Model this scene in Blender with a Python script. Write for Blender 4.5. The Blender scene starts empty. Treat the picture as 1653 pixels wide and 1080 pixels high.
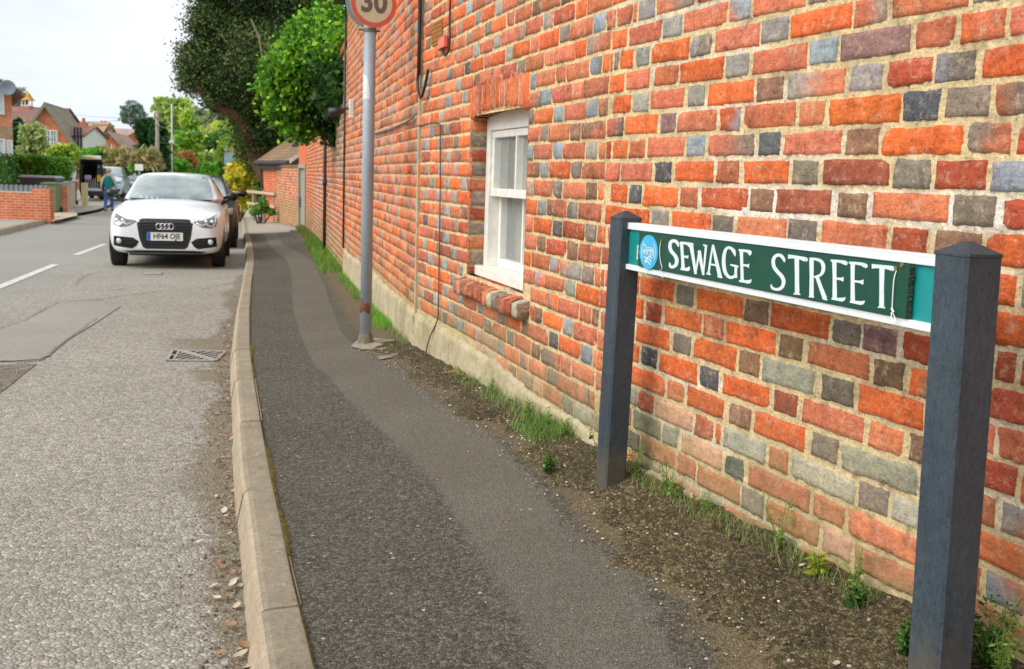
import bpy, bmesh, math, random
import numpy as np
from mathutils import Vector, Matrix
from mathutils.bvhtree import BVHTree
R_ = math.radians
rng = np.random.default_rng(7)
random.seed(7)
scene = bpy.context.scene
COL = scene.collection

# ------------------------------------------------------------------ camera
F = 1605.; CX = 826.5; CY = 505.; H = 1.17
XV, YV = 145., 267.
ROLL = R_(1.9)
YHC = YV + math.tan(ROLL)*(CX-XV)
PITCH = math.atan((CY-YHC)*math.cos(ROLL)/F)
fw = np.array([0, math.cos(PITCH), -math.sin(PITCH)])
_r0 = np.array([1, 0, 0.]); _u0 = np.array([0, math.sin(PITCH), math.cos(PITCH)])
rt = math.cos(ROLL)*_r0 + math.sin(ROLL)*_u0
up = -math.sin(ROLL)*_r0 + math.cos(ROLL)*_u0
CAMP = np.array([0, 0, H])
cd = bpy.data.cameras.new("camera"); cam = bpy.data.objects.new("camera", cd); COL.objects.link(cam)
m = Matrix(((rt[0], up[0], -fw[0], 0), (rt[1], up[1], -fw[1], 0), (rt[2], up[2], -fw[2], H), (0, 0, 0, 1)))
cam.matrix_world = m
cd.sensor_width = 36; cd.lens = F/1653*36; cd.shift_y = -35/1653
cd.clip_start = 0.05; cd.clip_end = 2000
cd.dof.use_dof = True; cd.dof.focus_distance = 2.6; cd.dof.aperture_fstop = 8.5
scene.camera = cam

# ------------------------------------------------------------------ light
SUN_EL, SUN_AZ = 42., 240.        # azimuth clockwise from +Y: light comes from the left, a little behind the camera
w = bpy.data.worlds.new("World"); scene.world = w; w.use_nodes = True
nt = w.node_tree; N = nt.nodes; L = nt.links
for n in list(N): N.remove(n)
out = N.new('ShaderNodeOutputWorld'); bg = N.new('ShaderNodeBackground'); sky = N.new('ShaderNodeTexSky')
sky.sky_type = 'NISHITA'; sky.sun_disc = False; sky.sun_elevation = R_(SUN_EL); sky.sun_rotation = R_(SUN_AZ)
sky.air_density = 1.0; sky.dust_density = 3.0
tc = N.new('ShaderNodeTexCoord'); mp = N.new('ShaderNodeMapping'); mp.inputs['Scale'].default_value = (1, 1, 3.2)
L.new(tc.outputs['Generated'], mp.inputs['Vector'])
ns = N.new('ShaderNodeTexNoise'); ns.inputs['Scale'].default_value = 2.6; ns.inputs['Detail'].default_value = 7; ns.inputs['Roughness'].default_value = .55
L.new(mp.outputs[0], ns.inputs['Vector'])
cr = N.new('ShaderNodeValToRGB'); cr.color_ramp.elements[0].position = .30; cr.color_ramp.elements[0].color = (.62, .62, .62, 1)
cr.color_ramp.elements[1].position = .62; cr.color_ramp.elements[1].color = (1, 1, 1, 1)
L.new(ns.outputs['Fac'], cr.inputs['Fac'])
mx = N.new('ShaderNodeMix'); mx.data_type = 'RGBA'
L.new(cr.outputs['Color'], mx.inputs['Factor'])
L.new(sky.outputs['Color'], mx.inputs['A']); 
ns2 = N.new('ShaderNodeTexNoise'); ns2.inputs['Scale'].default_value = 1.7; ns2.inputs['Detail'].default_value = 5
L.new(mp.outputs[0], ns2.inputs['Vector'])
cl = N.new('ShaderNodeMix'); cl.data_type = 'RGBA'; cl.inputs['A'].default_value = (4.8, 5.4, 6.0, 1); cl.inputs['B'].default_value = (6.6, 6.8, 6.9, 1)
cr2 = N.new('ShaderNodeValToRGB'); cr2.color_ramp.elements[0].position = .36; cr2.color_ramp.elements[1].position = .6
L.new(ns2.outputs['Fac'], cr2.inputs['Fac']); L.new(cr2.outputs['Color'], cl.inputs['Factor'])
L.new(cl.outputs['Result'], mx.inputs['B'])
L.new(mx.outputs['Result'], bg.inputs['Color']); bg.inputs['Strength'].default_value = .085
L.new(bg.outputs[0], out.inputs['Surface'])
sd = bpy.data.lights.new("sun", 'SUN'); sun = bpy.data.objects.new("sun", sd); COL.objects.link(sun)
sd.energy = 1.4; sd.angle = R_(50); sd.color = (1, .965, .92)
az = R_(SUN_AZ); el = R_(SUN_EL)
sdir = Vector((math.sin(az)*math.cos(el), math.cos(az)*math.cos(el), math.sin(el)))
sun.rotation_euler = sdir.to_track_quat('Z', 'Y').to_euler()
scene.view_settings.view_transform = 'Standard'; scene.view_settings.look = 'None'
scene.view_settings.exposure = 0.98; scene.view_settings.gamma = 1
scene.cycles.max_bounces = 6; scene.cycles.transparent_max_bounces = 12

# ------------------------------------------------------------------ projection helpers (photo pixel -> world)
def ray(x, y): return fw*F + rt*(x-CX) + up*(CY-y)
def P(x, y, Y):
    d = ray(x, y); return CAMP + d*(Y/d[1])
def prof(Y):                                   # height of the road along the street
    Y = np.asarray(Y, float)
    return -.017*np.minimum(Y, 36) - np.where(Y > 36, .1*(1-np.exp(-(np.maximum(Y, 36)-36)*.017/.1)), 0)
def GP(x, y, off=0.):
    d = ray(x, y); Y = 5.
    for _ in range(40):
        z = float(prof(Y))+off; t = (z-H)/d[2]
        Y = .5*Y+.5*min(max(t*d[1], .2), 300)
    return np.array([d[0]*t, d[1]*t, z])
def onplane(x, y, P0, P1):
    P0 = np.array(P0[:2]); P1 = np.array(P1[:2]); d = P1-P0; n = np.array([d[1], -d[0]])
    r_ = ray(x, y); t = n@P0/(n@r_[:2]); Q = CAMP+t*r_
    return float((Q[:2]-P0)@d/np.linalg.norm(d)), float(Q[2])
itp = np.interp
def lin(tab, Y):
    a = np.array(tab, float); Y = np.asarray(Y, float)
    r = itp(Y, a[:, 0], a[:, 1])
    r = np.where(Y < a[0, 0], a[0, 1]+(Y-a[0, 0])*(a[1, 1]-a[0, 1])/(a[1, 0]-a[0, 0]), r)
    return np.where(Y > a[-1, 0], a[-1, 1]+(Y-a[-1, 0])*(a[-1, 1]-a[-2, 1])/(a[-1, 0]-a[-2, 0]), r)
KR = [(2.1, -.42), (2.6, -.58), (3.03, -.71), (3.58, -.88), (4.49, -1.15), (5.62, -1.48), (6.46, -1.72), (8.33, -2.22), (10.5, -2.78),
      (13.92, -3.65), (16.37, -4.30), (19.93, -5.28), (24.34, -6.52), (36, -9.75), (50, -13.7), (60, -17.3), (77, -24.5), (110, -42)]
XK = lambda Y: lin(KR, Y)                       # inner edge of the near kerb
KL = [(0, -5.6), (10.8, -8.3), (21.46, -11.11), (27, -12.9), (31, -14.1), (41, -16.9), (50, -20.), (60, -24.4), (77, -33.5), (110, -54)]
XL = lambda Y: lin(KL, Y)                       # far kerb of the street
n0 = (.8814, 2.14); n1 = (.3058, 3.5); m1 = (-.5951, 6.15); w2 = (-2.0096, 11.8); w3 = (-5.036, 24.)
XWt = [(-3, .8814+.4232*5.14), (2.14, n0[0]), (3.5, n1[0]), (6.15, m1[0]), (11.8, w2[0]), (24, w3[0]), (25.5, -5.52), (29.7, -7.1), (50, -12.2), (77, -22.), (110, -39)]
XW = lambda Y: lin(XWt, Y)                      # house and garden wall line
WB = [(0, .285), (3.5, .285), (5, .25), (6.2, .215), (8, .17), (11, .18), (14, .24), (18, .27), (30, .2), (60, .2)]
def pav(X, Y):                                  # pavement surface height
    a = XK(Y); b = XW(Y); t = np.clip((X-a)/(b-a), 0, 1.2)
    return prof(Y)+.12+(itp(Y, [q[0] for q in WB], [q[1] for q in WB])-.12)*t**1.3

# ------------------------------------------------------------------ node materials
def newmat(name):
    m = bpy.data.materials.new(name); m.use_nodes = True
    nt = m.node_tree; b = nt.nodes['Principled BSDF']
    return m, nt, nt.nodes, nt.links, b
def nnoise(nt, scale, detail=4, rough=.55, vec=None, dist=0.):
    n = nt.nodes.new('ShaderNodeTexNoise'); n.inputs['Scale'].default_value = scale
    n.inputs['Detail'].default_value = detail; n.inputs['Roughness'].default_value = rough; n.inputs['Distortion'].default_value = dist
    if vec: nt.links.new(vec, n.inputs['Vector'])
    return n.outputs['Fac']
def ramp(nt, fac, stops):
    r = nt.nodes.new('ShaderNodeValToRGB'); e = r.color_ramp.elements
    while len(e) > 1: e.remove(e[0])
    for i, (p, c) in enumerate(stops):
        if len(c) == 3: c = tuple(c)+(1,)
        if i == 0: e[0].position = p; e[0].color = c
        else:
            q = e.new(p); q.color = c
    nt.links.new(fac, r.inputs['Fac']); return r.outputs['Color']
def g(v): return (v, v, v, 1)
def mixc(nt, fac, a, b, mode='MIX'):
    n = nt.nodes.new('ShaderNodeMix'); n.data_type = 'RGBA'; n.blend_type = mode
    for k, v in (('Factor', fac), ('A', a), ('B', b)):
        if isinstance(v, (int, float)): n.inputs[k].default_value = v
        elif isinstance(v, tuple): n.inputs[k].default_value = v if len(v) == 4 else v+(1,)
        else: nt.links.new(v, n.inputs[k])
    return n.outputs['Result']
def vmath(nt, op, a, b=None):
    n = nt.nodes.new('ShaderNodeMath'); n.operation = op
    for i, v in enumerate((a, b)):
        if v is None: continue
        if isinstance(v, (int, float)): n.inputs[i].default_value = v
        else: nt.links.new(v, n.inputs[i])
    return n.outputs[0]
def bump(nt, h, strength, dist, prev=None):
    b = nt.nodes.new('ShaderNodeBump'); b.inputs['Strength'].default_value = strength; b.inputs['Distance'].default_value = dist
    nt.links.new(h, b.inputs['Height'])
    if prev: nt.links.new(prev, b.inputs['Normal'])
    return b.outputs['Normal']
def objco(nt):
    t = nt.nodes.new('ShaderNodeTexCoord'); return t.outputs['Object']
def geopos(nt):
    t = nt.nodes.new('ShaderNodeNewGeometry'); return t.outputs['Position']
def simple(name, col, rough=.6, metal=0., var=.18, scale=8., bmp=.0, bdist=.002, bscale=60., coat=0., spec=.5):
    m, nt, nd, lk, b = newmat(name)
    v = geopos(nt)
    f = nnoise(nt, scale, 5, .6, v)
    c0 = tuple(max(0, x*(1-var)) for x in col[:3]); c1 = tuple(min(1, x*(1+var)) for x in col[:3])
    lk.new(ramp(nt, f, [(.3, c0), (.7, c1)]), b.inputs['Base Color'])
    b.inputs['Roughness'].default_value = rough; b.inputs['Metallic'].default_value = metal
    b.inputs['Coat Weight'].default_value = coat; b.inputs['Specular IOR Level'].default_value = spec
    if bmp: lk.new(bump(nt, nnoise(nt, bscale, 4, .6, v), bmp, bdist), b.inputs['Normal'])
    return m
def attr(nt, name='Col'):
    a = nt.nodes.new('ShaderNodeAttribute'); a.attribute_name = name; return a

# ------------------------------------------------------------------ mesh helpers
def tag(o, label=None, cat=None, group=None, kind=None):
    if label: o['label'] = label
    if cat: o['category'] = cat
    if group: o['group'] = group
    if kind: o['kind'] = kind
    return o
def empty(name, loc=(0, 0, 0), rz=0., label=None, cat=None, group=None):
    o = bpy.data.objects.new(name, None); COL.objects.link(o); o.location = tuple(float(v) for v in loc); o.rotation_euler = (0, 0, rz)
    o.empty_display_size = .1
    return tag(o, label, cat, group)
def np_obj(name, V, Fc, mat, parent=None, col=None, smooth=False, loc=None):
    me = bpy.data.meshes.new(name)
    V = np.asarray(V, np.float32)
    if isinstance(Fc, np.ndarray):
        n, k = Fc.shape
        me.vertices.add(len(V)); me.vertices.foreach_set('co', V.ravel())
        me.loops.add(n*k); me.loops.foreach_set('vertex_index', Fc.astype(np.int32).ravel())
        me.polygons.add(n); me.polygons.foreach_set('loop_start', np.arange(0, n*k, k, dtype=np.int32))
        me.polygons.foreach_set('loop_total', np.full(n, k, np.int32))
        me.update(calc_edges=True)
    else:
        me.from_pydata([tuple(map(float, v)) for v in V], [], [list(map(int, f)) for f in Fc])
    if col is not None:
        a = me.color_attributes.new('Col', 'FLOAT_COLOR', 'POINT'); c = np.ones((len(V), 4), np.float32); c[:, :col.shape[1]] = col
        a.data.foreach_set('color', c.ravel())
    me.materials.append(mat)
    if smooth: me.polygons.foreach_set('use_smooth', np.ones(len(me.polygons), bool))
    me.validate()
    o = bpy.data.objects.new(name, me); COL.objects.link(o)
    if parent: o.parent = parent
    if loc is not None: o.location = loc
    return o
class MB:
    """collects shapes, then links them as ONE mesh object"""
    def __init__(s): s.v = []; s.f = []; s.o = Vector((0, 0, 0)); s.m = Matrix.Identity(4)
    def add(s, vs, fs):
        b = len(s.v); s.v += [tuple(s.m @ Vector([float(t) for t in v])) for v in vs]; s.f += [[i+b for i in f] for f in fs]; return s
    def box(s, lo, hi, rz=0., bev=0., c=None):
        lo = np.array(lo, float); hi = np.array(hi, float)
        bm = bmesh.new(); bmesh.ops.create_cube(bm, size=1)
        sc = hi-lo; ct = (hi+lo)/2
        for v in bm.verts: v.co = Vector((v.co.x*sc[0], v.co.y*sc[1], v.co.z*sc[2]))
        if bev: bmesh.ops.bevel(bm, geom=bm.edges[:], offset=bev, segments=2, affect='EDGES', profile=.6)
        M = Matrix.Translation(Vector(ct)) @ Matrix.Rotation(rz, 4, 'Z')
        bm.verts.ensure_lookup_table(); bm.verts.index_update()
        s.add([M @ v.co for v in bm.verts], [[v.index for v in f.verts] for f in bm.faces]); bm.free(); return s
    def tube(s, pts, r, n=10, cap=True):
        pts = [Vector([float(t) for t in p]) for p in pts]; k = len(pts)
        rs = r if hasattr(r, '__len__') else [r]*k
        vs = []; fs = []; prev = None
        for i, p in enumerate(pts):
            t = (pts[min(i+1, k-1)]-pts[max(i-1, 0)]).normalized()
            if prev is None:
                a = Vector((0, 0, 1)) if abs(t.z) < .9 else Vector((1, 0, 0)); u = t.cross(a).normalized()
            else: u = (prev-t*prev.dot(t)).normalized()
            prev = u; w_ = t.cross(u)
            for j in range(n):
                a = 2*math.pi*j/n; vs.append(p+(u*math.cos(a)+w_*math.sin(a))*rs[i])
        for i in range(k-1):
            for j in range(n): fs.append([i*n+j, i*n+(j+1) % n, (i+1)*n+(j+1) % n, (i+1)*n+j])
        if cap: fs.append(list(range(n))[::-1]); fs.append([(k-1)*n+j for j in range(n)])
        return s.add(vs, fs)
    def prism(s, poly, a, b):
        """poly: list of 3D points of one face, extruded by vector b-a"""
        n = len(poly); d = Vector([float(t) for t in b])-Vector([float(t) for t in a])
        p0 = [Vector([float(t) for t in q]) for q in poly]; p1 = [q+d for q in p0]
        return s.add(p0+p1, [list(range(n))[::-1], list(range(n, 2*n))]+[[i, (i+1) % n, n+(i+1) % n, n+i] for i in range(n)])
    def lathe(s, prof_, n=20, c=(0, 0, 0)):
        vs = []; fs = []
        for (r, z) in prof_:
            for j in range(n):
                a = 2*math.pi*j/n; vs.append((c[0]+r*math.cos(a), c[1]+r*math.sin(a), c[2]+z))
        for i in range(len(prof_)-1):
            for j in range(n): fs.append([i*n+j, i*n+(j+1) % n, (i+1)*n+(j+1) % n, (i+1)*n+j])
        fs.append(list(range(n))[::-1]); fs.append([(len(prof_)-1)*n+j for j in range(n)])
        return s.add(vs, fs)
    def build(s, name, mat, parent=None, smooth=False, subsurf=0, bevel=0):
        me = bpy.data.meshes.new(name); me.from_pydata(s.v, [], s.f); me.validate()
        bm = bmesh.new(); bm.from_mesh(me); bmesh.ops.recalc_face_normals(bm, faces=bm.faces); bm.to_mesh(me); bm.free()
        me.materials.append(mat)
        o = bpy.data.objects.new(name, me); COL.objects.link(o)
        if parent: o.parent = parent
        if smooth:
            me.polygons.foreach_set('use_smooth', np.ones(len(me.polygons), bool))
        if bevel:
            md = o.modifiers.new('bevel', 'BEVEL'); md.width = bevel; md.segments = 2; md.limit_method = 'ANGLE'
        if subsurf:
            md = o.modifiers.new('sub', 'SUBSURF'); md.levels = subsurf; md.render_levels = subsurf
        return o
def ribbon_xz(pts):
    """flat ribbon in 2D from (x,y,w) points -> list of quads"""
    q = []
    P_ = [np.array(p[:2], float) for p in pts]; W_ = [p[2]/2 for p in pts]
    L_, R2 = [], []
    for i in range(len(P_)):
        t = P_[min(i+1, len(P_)-1)]-P_[max(i-1, 0)]; t = t/np.linalg.norm(t); n = np.array([-t[1], t[0]])
        L_.append(P_[i]+n*W_[i]); R2.append(P_[i]-n*W_[i])
    return L_, R2
# ------------------------------------------------------------------ ground materials
def s2l(r, g_, b, k=1.):
    f = lambda c: ((c/255+.055)/1.055)**2.4 if c > 10 else c/255/12.92
    return (f(r)*k, f(g_)*k, f(b)*k)
def chip_mat(name, cols, vscale, bstr, bdist, patch=(.9, 1.1), pscale=.7, rough=.85, fine=220., speck=None, gapv=.6):
    m, nt, nd, lk, b = newmat(name)
    v = geopos(nt)
    vo = nd.new('ShaderNodeTexVoronoi'); vo.inputs['Scale'].default_value = vscale; lk.new(v, vo.inputs['Vector'])
    vd = nd.new('ShaderNodeTexVoronoi'); vd.inputs['Scale'].default_value = vscale; vd.feature = 'DISTANCE_TO_EDGE'; lk.new(v, vd.inputs['Vector'])
    sep = nd.new('ShaderNodeSeparateColor'); lk.new(vo.outputs['Color'], sep.inputs['Color'])
    n = len(cols); c = ramp(nt, sep.outputs['Red'], [((i+.5)/n, cols[i]) for i in range(n)])
    big = nnoise(nt, pscale, 5, .6, v)
    c = mixc(nt, 1., c, ramp(nt, big, [(.3, g(patch[0])), (.7, g(patch[1]))]), 'MULTIPLY')
    fn = nnoise(nt, fine, 4, .7, v)
    c = mixc(nt, 1., c, ramp(nt, fn, [(.3, g(.72)), (.7, g(1.25))]), 'MULTIPLY')
    # dark gaps between chips
    gap = ramp(nt, vd.outputs['Distance'], [(0, g(gapv)), (.18, g(1.))])
    c = mixc(nt, .8, c, gap, 'MULTIPLY')
    if speck:
        v3 = nd.new('ShaderNodeTexVoronoi'); v3.inputs['Scale'].default_value = speck[0]; lk.new(v, v3.inputs['Vector'])
        s3 = nd.new('ShaderNodeSeparateColor'); lk.new(v3.outputs['Color'], s3.inputs['Color'])
        msk = vmath(nt, 'MULTIPLY', vmath(nt, 'GREATER_THAN', s3.outputs['Green'], speck[1]), vmath(nt, 'LESS_THAN', v3.outputs['Distance'], .28))
        c = mixc(nt, msk, c, speck[2])
    lk.new(c, b.inputs['Base Color']); b.inputs['Roughness'].default_value = rough; b.inputs['Specular IOR Level'].default_value = .35
    md = nnoise(nt, vscale*.35, 3, .6, v)
    h = vmath(nt, 'ADD', ramp(nt, vd.outputs['Distance'], [(0, g(0)), (.35, g(1.))]), vmath(nt, 'MULTIPLY', md, 2.2))
    h = vmath(nt, 'ADD', h, vmath(nt, 'MULTIPLY', fn, .5))
    lk.new(bump(nt, h, bstr, bdist), b.inputs['Normal'])
    return m, nt, nd, lk, b, c
road_m, nt, nd, lk, b, c = chip_mat('road_asphalt', [s2l(144, 139, 127), s2l(164, 159, 147), s2l(178, 173, 161), s2l(154, 149, 137), s2l(190, 186, 175)], 62., .75, .006, (.86, 1.08), .55, gapv=.66)
# smoother greyer wheel lane further out in the street
v = geopos(nt); sp = nd.new('ShaderNodeSeparateXYZ'); lk.new(v, sp.inputs[0])
lane = vmath(nt, 'ADD', vmath(nt, 'ADD', sp.outputs['X'], vmath(nt, 'MULTIPLY', sp.outputs['Y'], .27)), 1.7)
lane = vmath(nt, 'ADD', lane, vmath(nt, 'MULTIPLY', nnoise(nt, .9, 4, .6, v), .8))
lm = ramp(nt, vmath(nt, 'MULTIPLY', vmath(nt, 'ADD', lane, 1.2), .5), [(.25, g(1.)), (.6, g(0))])
c2 = mixc(nt, lm, c, mixc(nt, .6, c, s2l(150, 148, 142)+(1,)))
ga = attr(nt); gs = nd.new('ShaderNodeSeparateColor'); lk.new(ga.outputs['Color'], gs.inputs['Color'])
gm = ramp(nt, vmath(nt, 'ADD', gs.outputs['Red'], vmath(nt, 'MULTIPLY', vmath(nt, 'SUBTRACT', nnoise(nt, 14, 6, .7, v), .5), 1.3)), [(.38, g(0)), (.62, g(.85))])
c2 = mixc(nt, gm, c2, mixc(nt, .78, c, ramp(nt, nnoise(nt, 90, 4, .7, v), [(.35, s2l(92, 80, 58)), (.65, s2l(140, 126, 98))])))
lk.new(c2, b.inputs['Base Color'])
pave_m, nt, nd, lk, b, c = chip_mat('pavement_asphalt', [s2l(66, 64, 55), s2l(90, 87, 76), s2l(108, 104, 92), s2l(77, 74, 64), s2l(126, 121, 108)], 130., .75, .004, (.88, 1.1), 1.1, speck=(55., .985, s2l(190, 180, 162)+(1,)))
v = geopos(nt); ga = attr(nt); gs = nd.new('ShaderNodeSeparateColor'); lk.new(ga.outputs['Color'], gs.inputs['Color'])
edge_n = vmath(nt, 'MULTIPLY', vmath(nt, 'SUBTRACT', nnoise(nt, 30, 5, .7, v), .5), .7)
sm_ = ramp(nt, vmath(nt, 'ADD', gs.outputs['Red'], edge_n), [(.4, g(0)), (.6, g(1))])
fine_ = ramp(nt, nnoise(nt, 420, 3, .7, v), [(.3, s2l(90, 86, 77)), (.7, s2l(124, 119, 107))])
v9 = nd.new('ShaderNodeTexVoronoi'); v9.inputs['Scale'].default_value = 210; lk.new(v, v9.inputs['Vector']); s9 = nd.new('ShaderNodeSeparateColor'); lk.new(v9.outputs['Color'], s9.inputs['Color'])
fine_ = mixc(nt, 1., fine_, ramp(nt, s9.outputs['Red'], [(0, g(.66)), (.5, g(1.)), (1, g(1.36))]), 'MULTIPLY')
fine_ = mixc(nt, 1., fine_, ramp(nt, nnoise(nt, 1.6, 5, .65, v), [(.3, g(.86)), (.7, g(1.1))]), 'MULTIPLY')
c = mixc(nt, vmath(nt, 'MULTIPLY', sm_, .85), c, fine_)
c = mixc(nt, gs.outputs['Blue'], c, ramp(nt, nnoise(nt, 9, 5, .7, v), [(.3, s2l(158, 152, 138)), (.7, s2l(182, 175, 160))]))
dm_ = ramp(nt, vmath(nt, 'ADD', gs.outputs['Green'], vmath(nt, 'MULTIPLY', vmath(nt, 'SUBTRACT', nnoise(nt, 11, 6, .75, v), .5), 1.5)), [(.35, g(0)), (.75, g(.8))])
c = mixc(nt, dm_, c, ramp(nt, nnoise(nt, 120, 4, .75, v), [(.33, s2l(78, 66, 44)), (.5, s2l(112, 98, 70)), (.68, s2l(156, 138, 106))]))
lk.new(c, b.inputs['Base Color'])
smooth_m = chip_mat('pavement_patch', [s2l(98, 92, 81), s2l(108, 102, 90), s2l(118, 111, 99)], 260., .4, .0015, (.84, 1.1), 1.3, fine=320.)[0]
patch_m = chip_mat('road_patch', [s2l(150, 145, 136), s2l(162, 157, 147), s2l(172, 166, 156)], 160., .35, .002, (.9, 1.06), 1.)[0]
dark_patch_m = chip_mat('dark_patch', [s2l(58, 55, 49), s2l(82, 78, 70), s2l(70, 66, 59)], 110., 1., .005, (.85, 1.15), 2., speck=(35., .96, s2l(190, 182, 170)+(1,)))[0]
dirt_m = chip_mat('dirt', [s2l(84, 74, 50), s2l(112, 98, 68), s2l(146, 128, 96), s2l(100, 94, 56), s2l(70, 64, 42)], 120., .9, .005, (.66, 1.15), 3.5, speck=(60., .96, s2l(200, 186, 160)+(1,)))[0]
worn_m = chip_mat('worn_patch', [s2l(122, 112, 96), s2l(150, 140, 122), s2l(168, 158, 140), s2l(136, 126, 108)], 55., 1., .008, (.85, 1.1), 2.)[0]
far_pave_m = chip_mat('far_pavement', [s2l(165, 158, 145), s2l(176, 168, 155)], 60., .3, .002)[0]
drive_m = chip_mat('driveway_gravel', [s2l(205, 190, 160), s2l(220, 205, 178), s2l(190, 172, 142)], 40., .6, .01)[0]
grass_ground_m = simple('rough_grass', s2l(88, 110, 48), .95, var=.4, scale=1.5, bmp=.8, bdist=.03, bscale=20)
kerb_m, nt, nd, lk, b = newmat('kerb_stone')
v = geopos(nt); a = nnoise(nt, 2.2, 6, .65, v); f2 = nnoise(nt, 28, 5, .7, v); f3 = nnoise(nt, 300, 3, .7, v)
c = ramp(nt, a, [(.3, s2l(146, 135, 114)), (.7, s2l(178, 166, 144))])
c = mixc(nt, 1., c, ramp(nt, f3, [(.25, g(.75)), (.75, g(1.2))]), 'MULTIPLY')
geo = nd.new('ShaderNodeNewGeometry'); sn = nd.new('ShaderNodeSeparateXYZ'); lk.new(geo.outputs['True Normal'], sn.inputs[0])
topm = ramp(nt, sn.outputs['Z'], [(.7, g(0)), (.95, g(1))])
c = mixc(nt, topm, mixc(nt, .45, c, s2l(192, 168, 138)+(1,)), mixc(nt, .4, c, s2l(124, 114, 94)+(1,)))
c = mixc(nt, ramp(nt, f2, [(.62, g(0)), (.68, g(.7))]), c, s2l(188, 180, 158)+(1,))
c = mixc(nt, ramp(nt, nnoise(nt, 9, 5, .7, v), [(.58, g(0)), (.7, g(.5))]), c, s2l(104, 98, 66)+(1,))
c = mixc(nt, ramp(nt, nnoise(nt, 55, 5, .75, v), [(.30, g(.7)), (.40, g(0))]), c, s2l(92, 82, 64)+(1,))
c = mixc(nt, 1., c, ramp(nt, nnoise(nt, 70, 6, .85, v), [(.3, g(.62)), (.5, g(1)), (.7, g(1.25))]), 'MULTIPLY')
c = mixc(nt, 1., c, ramp(nt, nnoise(nt, 6, 6, .8, v), [(.3, g(.76)), (.7, g(1.14))]), 'MULTIPLY')
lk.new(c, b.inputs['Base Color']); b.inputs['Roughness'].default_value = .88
lk.new(bump(nt, f3, .9, .002, bump(nt, f2, .7, .006)), b.inputs['Normal'])
paint_m, nt, nd, lk, b = newmat('road_paint')
v = geopos(nt); f = nnoise(nt, 30, 6, .75, v)
lk.new(ramp(nt, f, [(.38, s2l(170, 166, 156)), (.56, s2l(214, 214, 208))]), b.inputs['Base Color']); b.inputs['Roughness'].default_value = .7
lk.new(bump(nt, nnoise(nt, 90, 3, .6, v), .5, .003), b.inputs['Normal'])
moss_m = simple('moss', s2l(112, 104, 44), .95, var=.5, scale=25, bmp=1., bdist=.01, bscale=200)

# ------------------------------------------------------------------ the ground sheets
Ys = np.unique(np.concatenate([np.arange(-4, 12, .25), np.arange(12, 40, 1.), np.arange(40, 112, 3.)]))
def strip(name, XA, XB, off, mat, ys=Ys, n=2, zf=None):
    V = []; xa = XA(ys); xb = XB(ys)
    for i, y in enumerate(ys):
        for k in range(n+1):
            x = xa[i]+(xb[i]-xa[i])*k/n
            z = float(zf(x, y)) if zf else float(prof(y))
            V.append((x, y, z+off))
    k = n+1; Fs = np.array([[i*k+j, i*k+j+1, (i+1)*k+j+1, (i+1)*k+j] for i in range(len(ys)-1) for j in range(n)])
    return np_obj(name, V, Fs, mat, smooth=True)
ysr = np.unique(np.concatenate([np.arange(-4, 1, .25), np.arange(1, 12, .05), np.arange(12, 40, 1.), np.arange(40, 112, 3.)])); V = []; Cr = []
dd_ = np.array([0, .04, .08, .12, .16, .2, .25, .3, .36, .44, .55, .8])
for y in ysr:
    xa = float(XL(y))-.06; xb = float(XK(y))-.05
    gw_ = .13+.05*math.sin(y*1.9)+.03*math.sin(y*5.3)+(.22 if 6.6 < y < 7.6 else 0)+(.12 if 5.9 < y < 6.3 else 0)
    for x in list(np.linspace(xa, xb-1.3, 6))+list((xb-dd_)[::-1]):
        V.append((x, y, float(prof(y)))); t = (xb-.06-x)/gw_; Cr.append((max(0, 1.1-.55*t) if y < 14 else .0, 0, 0))
k = 18; Fs = np.array([[i*k+j, i*k+j+1, (i+1)*k+j+1, (i+1)*k+j] for i in range(len(ysr)-1) for j in range(k-1)])
tag(np_obj('road', V, Fs, road_m, None, np.array(Cr), smooth=True), kind='structure')

tag(strip('far_pavement', lambda y: XL(y)-3.4, lambda y: XL(y)-.1, .10, far_pave_m), kind='structure')
# ground: one sheet to the horizon
yg = np.concatenate([np.array([-120, -40, -10.]), np.arange(-4, 112, 4.), np.array([112, 150, 220, 400.])]); V = []; k = 8
for y in yg:
    yy = min(max(y, -4), 111); xl = float(XL(yy)); xr = float(XW(yy)); z = float(prof(max(y, -4)))
    for x, o in ((-420, .3), (xl-30, .12), (xl-3.2, .06), (xl-.3, -.08), (xr-.3, -.08), (xr+.6, -.08), (xr+8, .1), (420, .1)): V.append((x, y, z+o))
Fs = np.array([[i*k+j, i*k+j+1, (i+1)*k+j+1, (i+1)*k+j] for i in range(len(yg)-1) for j in range(k-1)])
tag(np_obj('ground', V, Fs, grass_ground_m), kind='structure')
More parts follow.
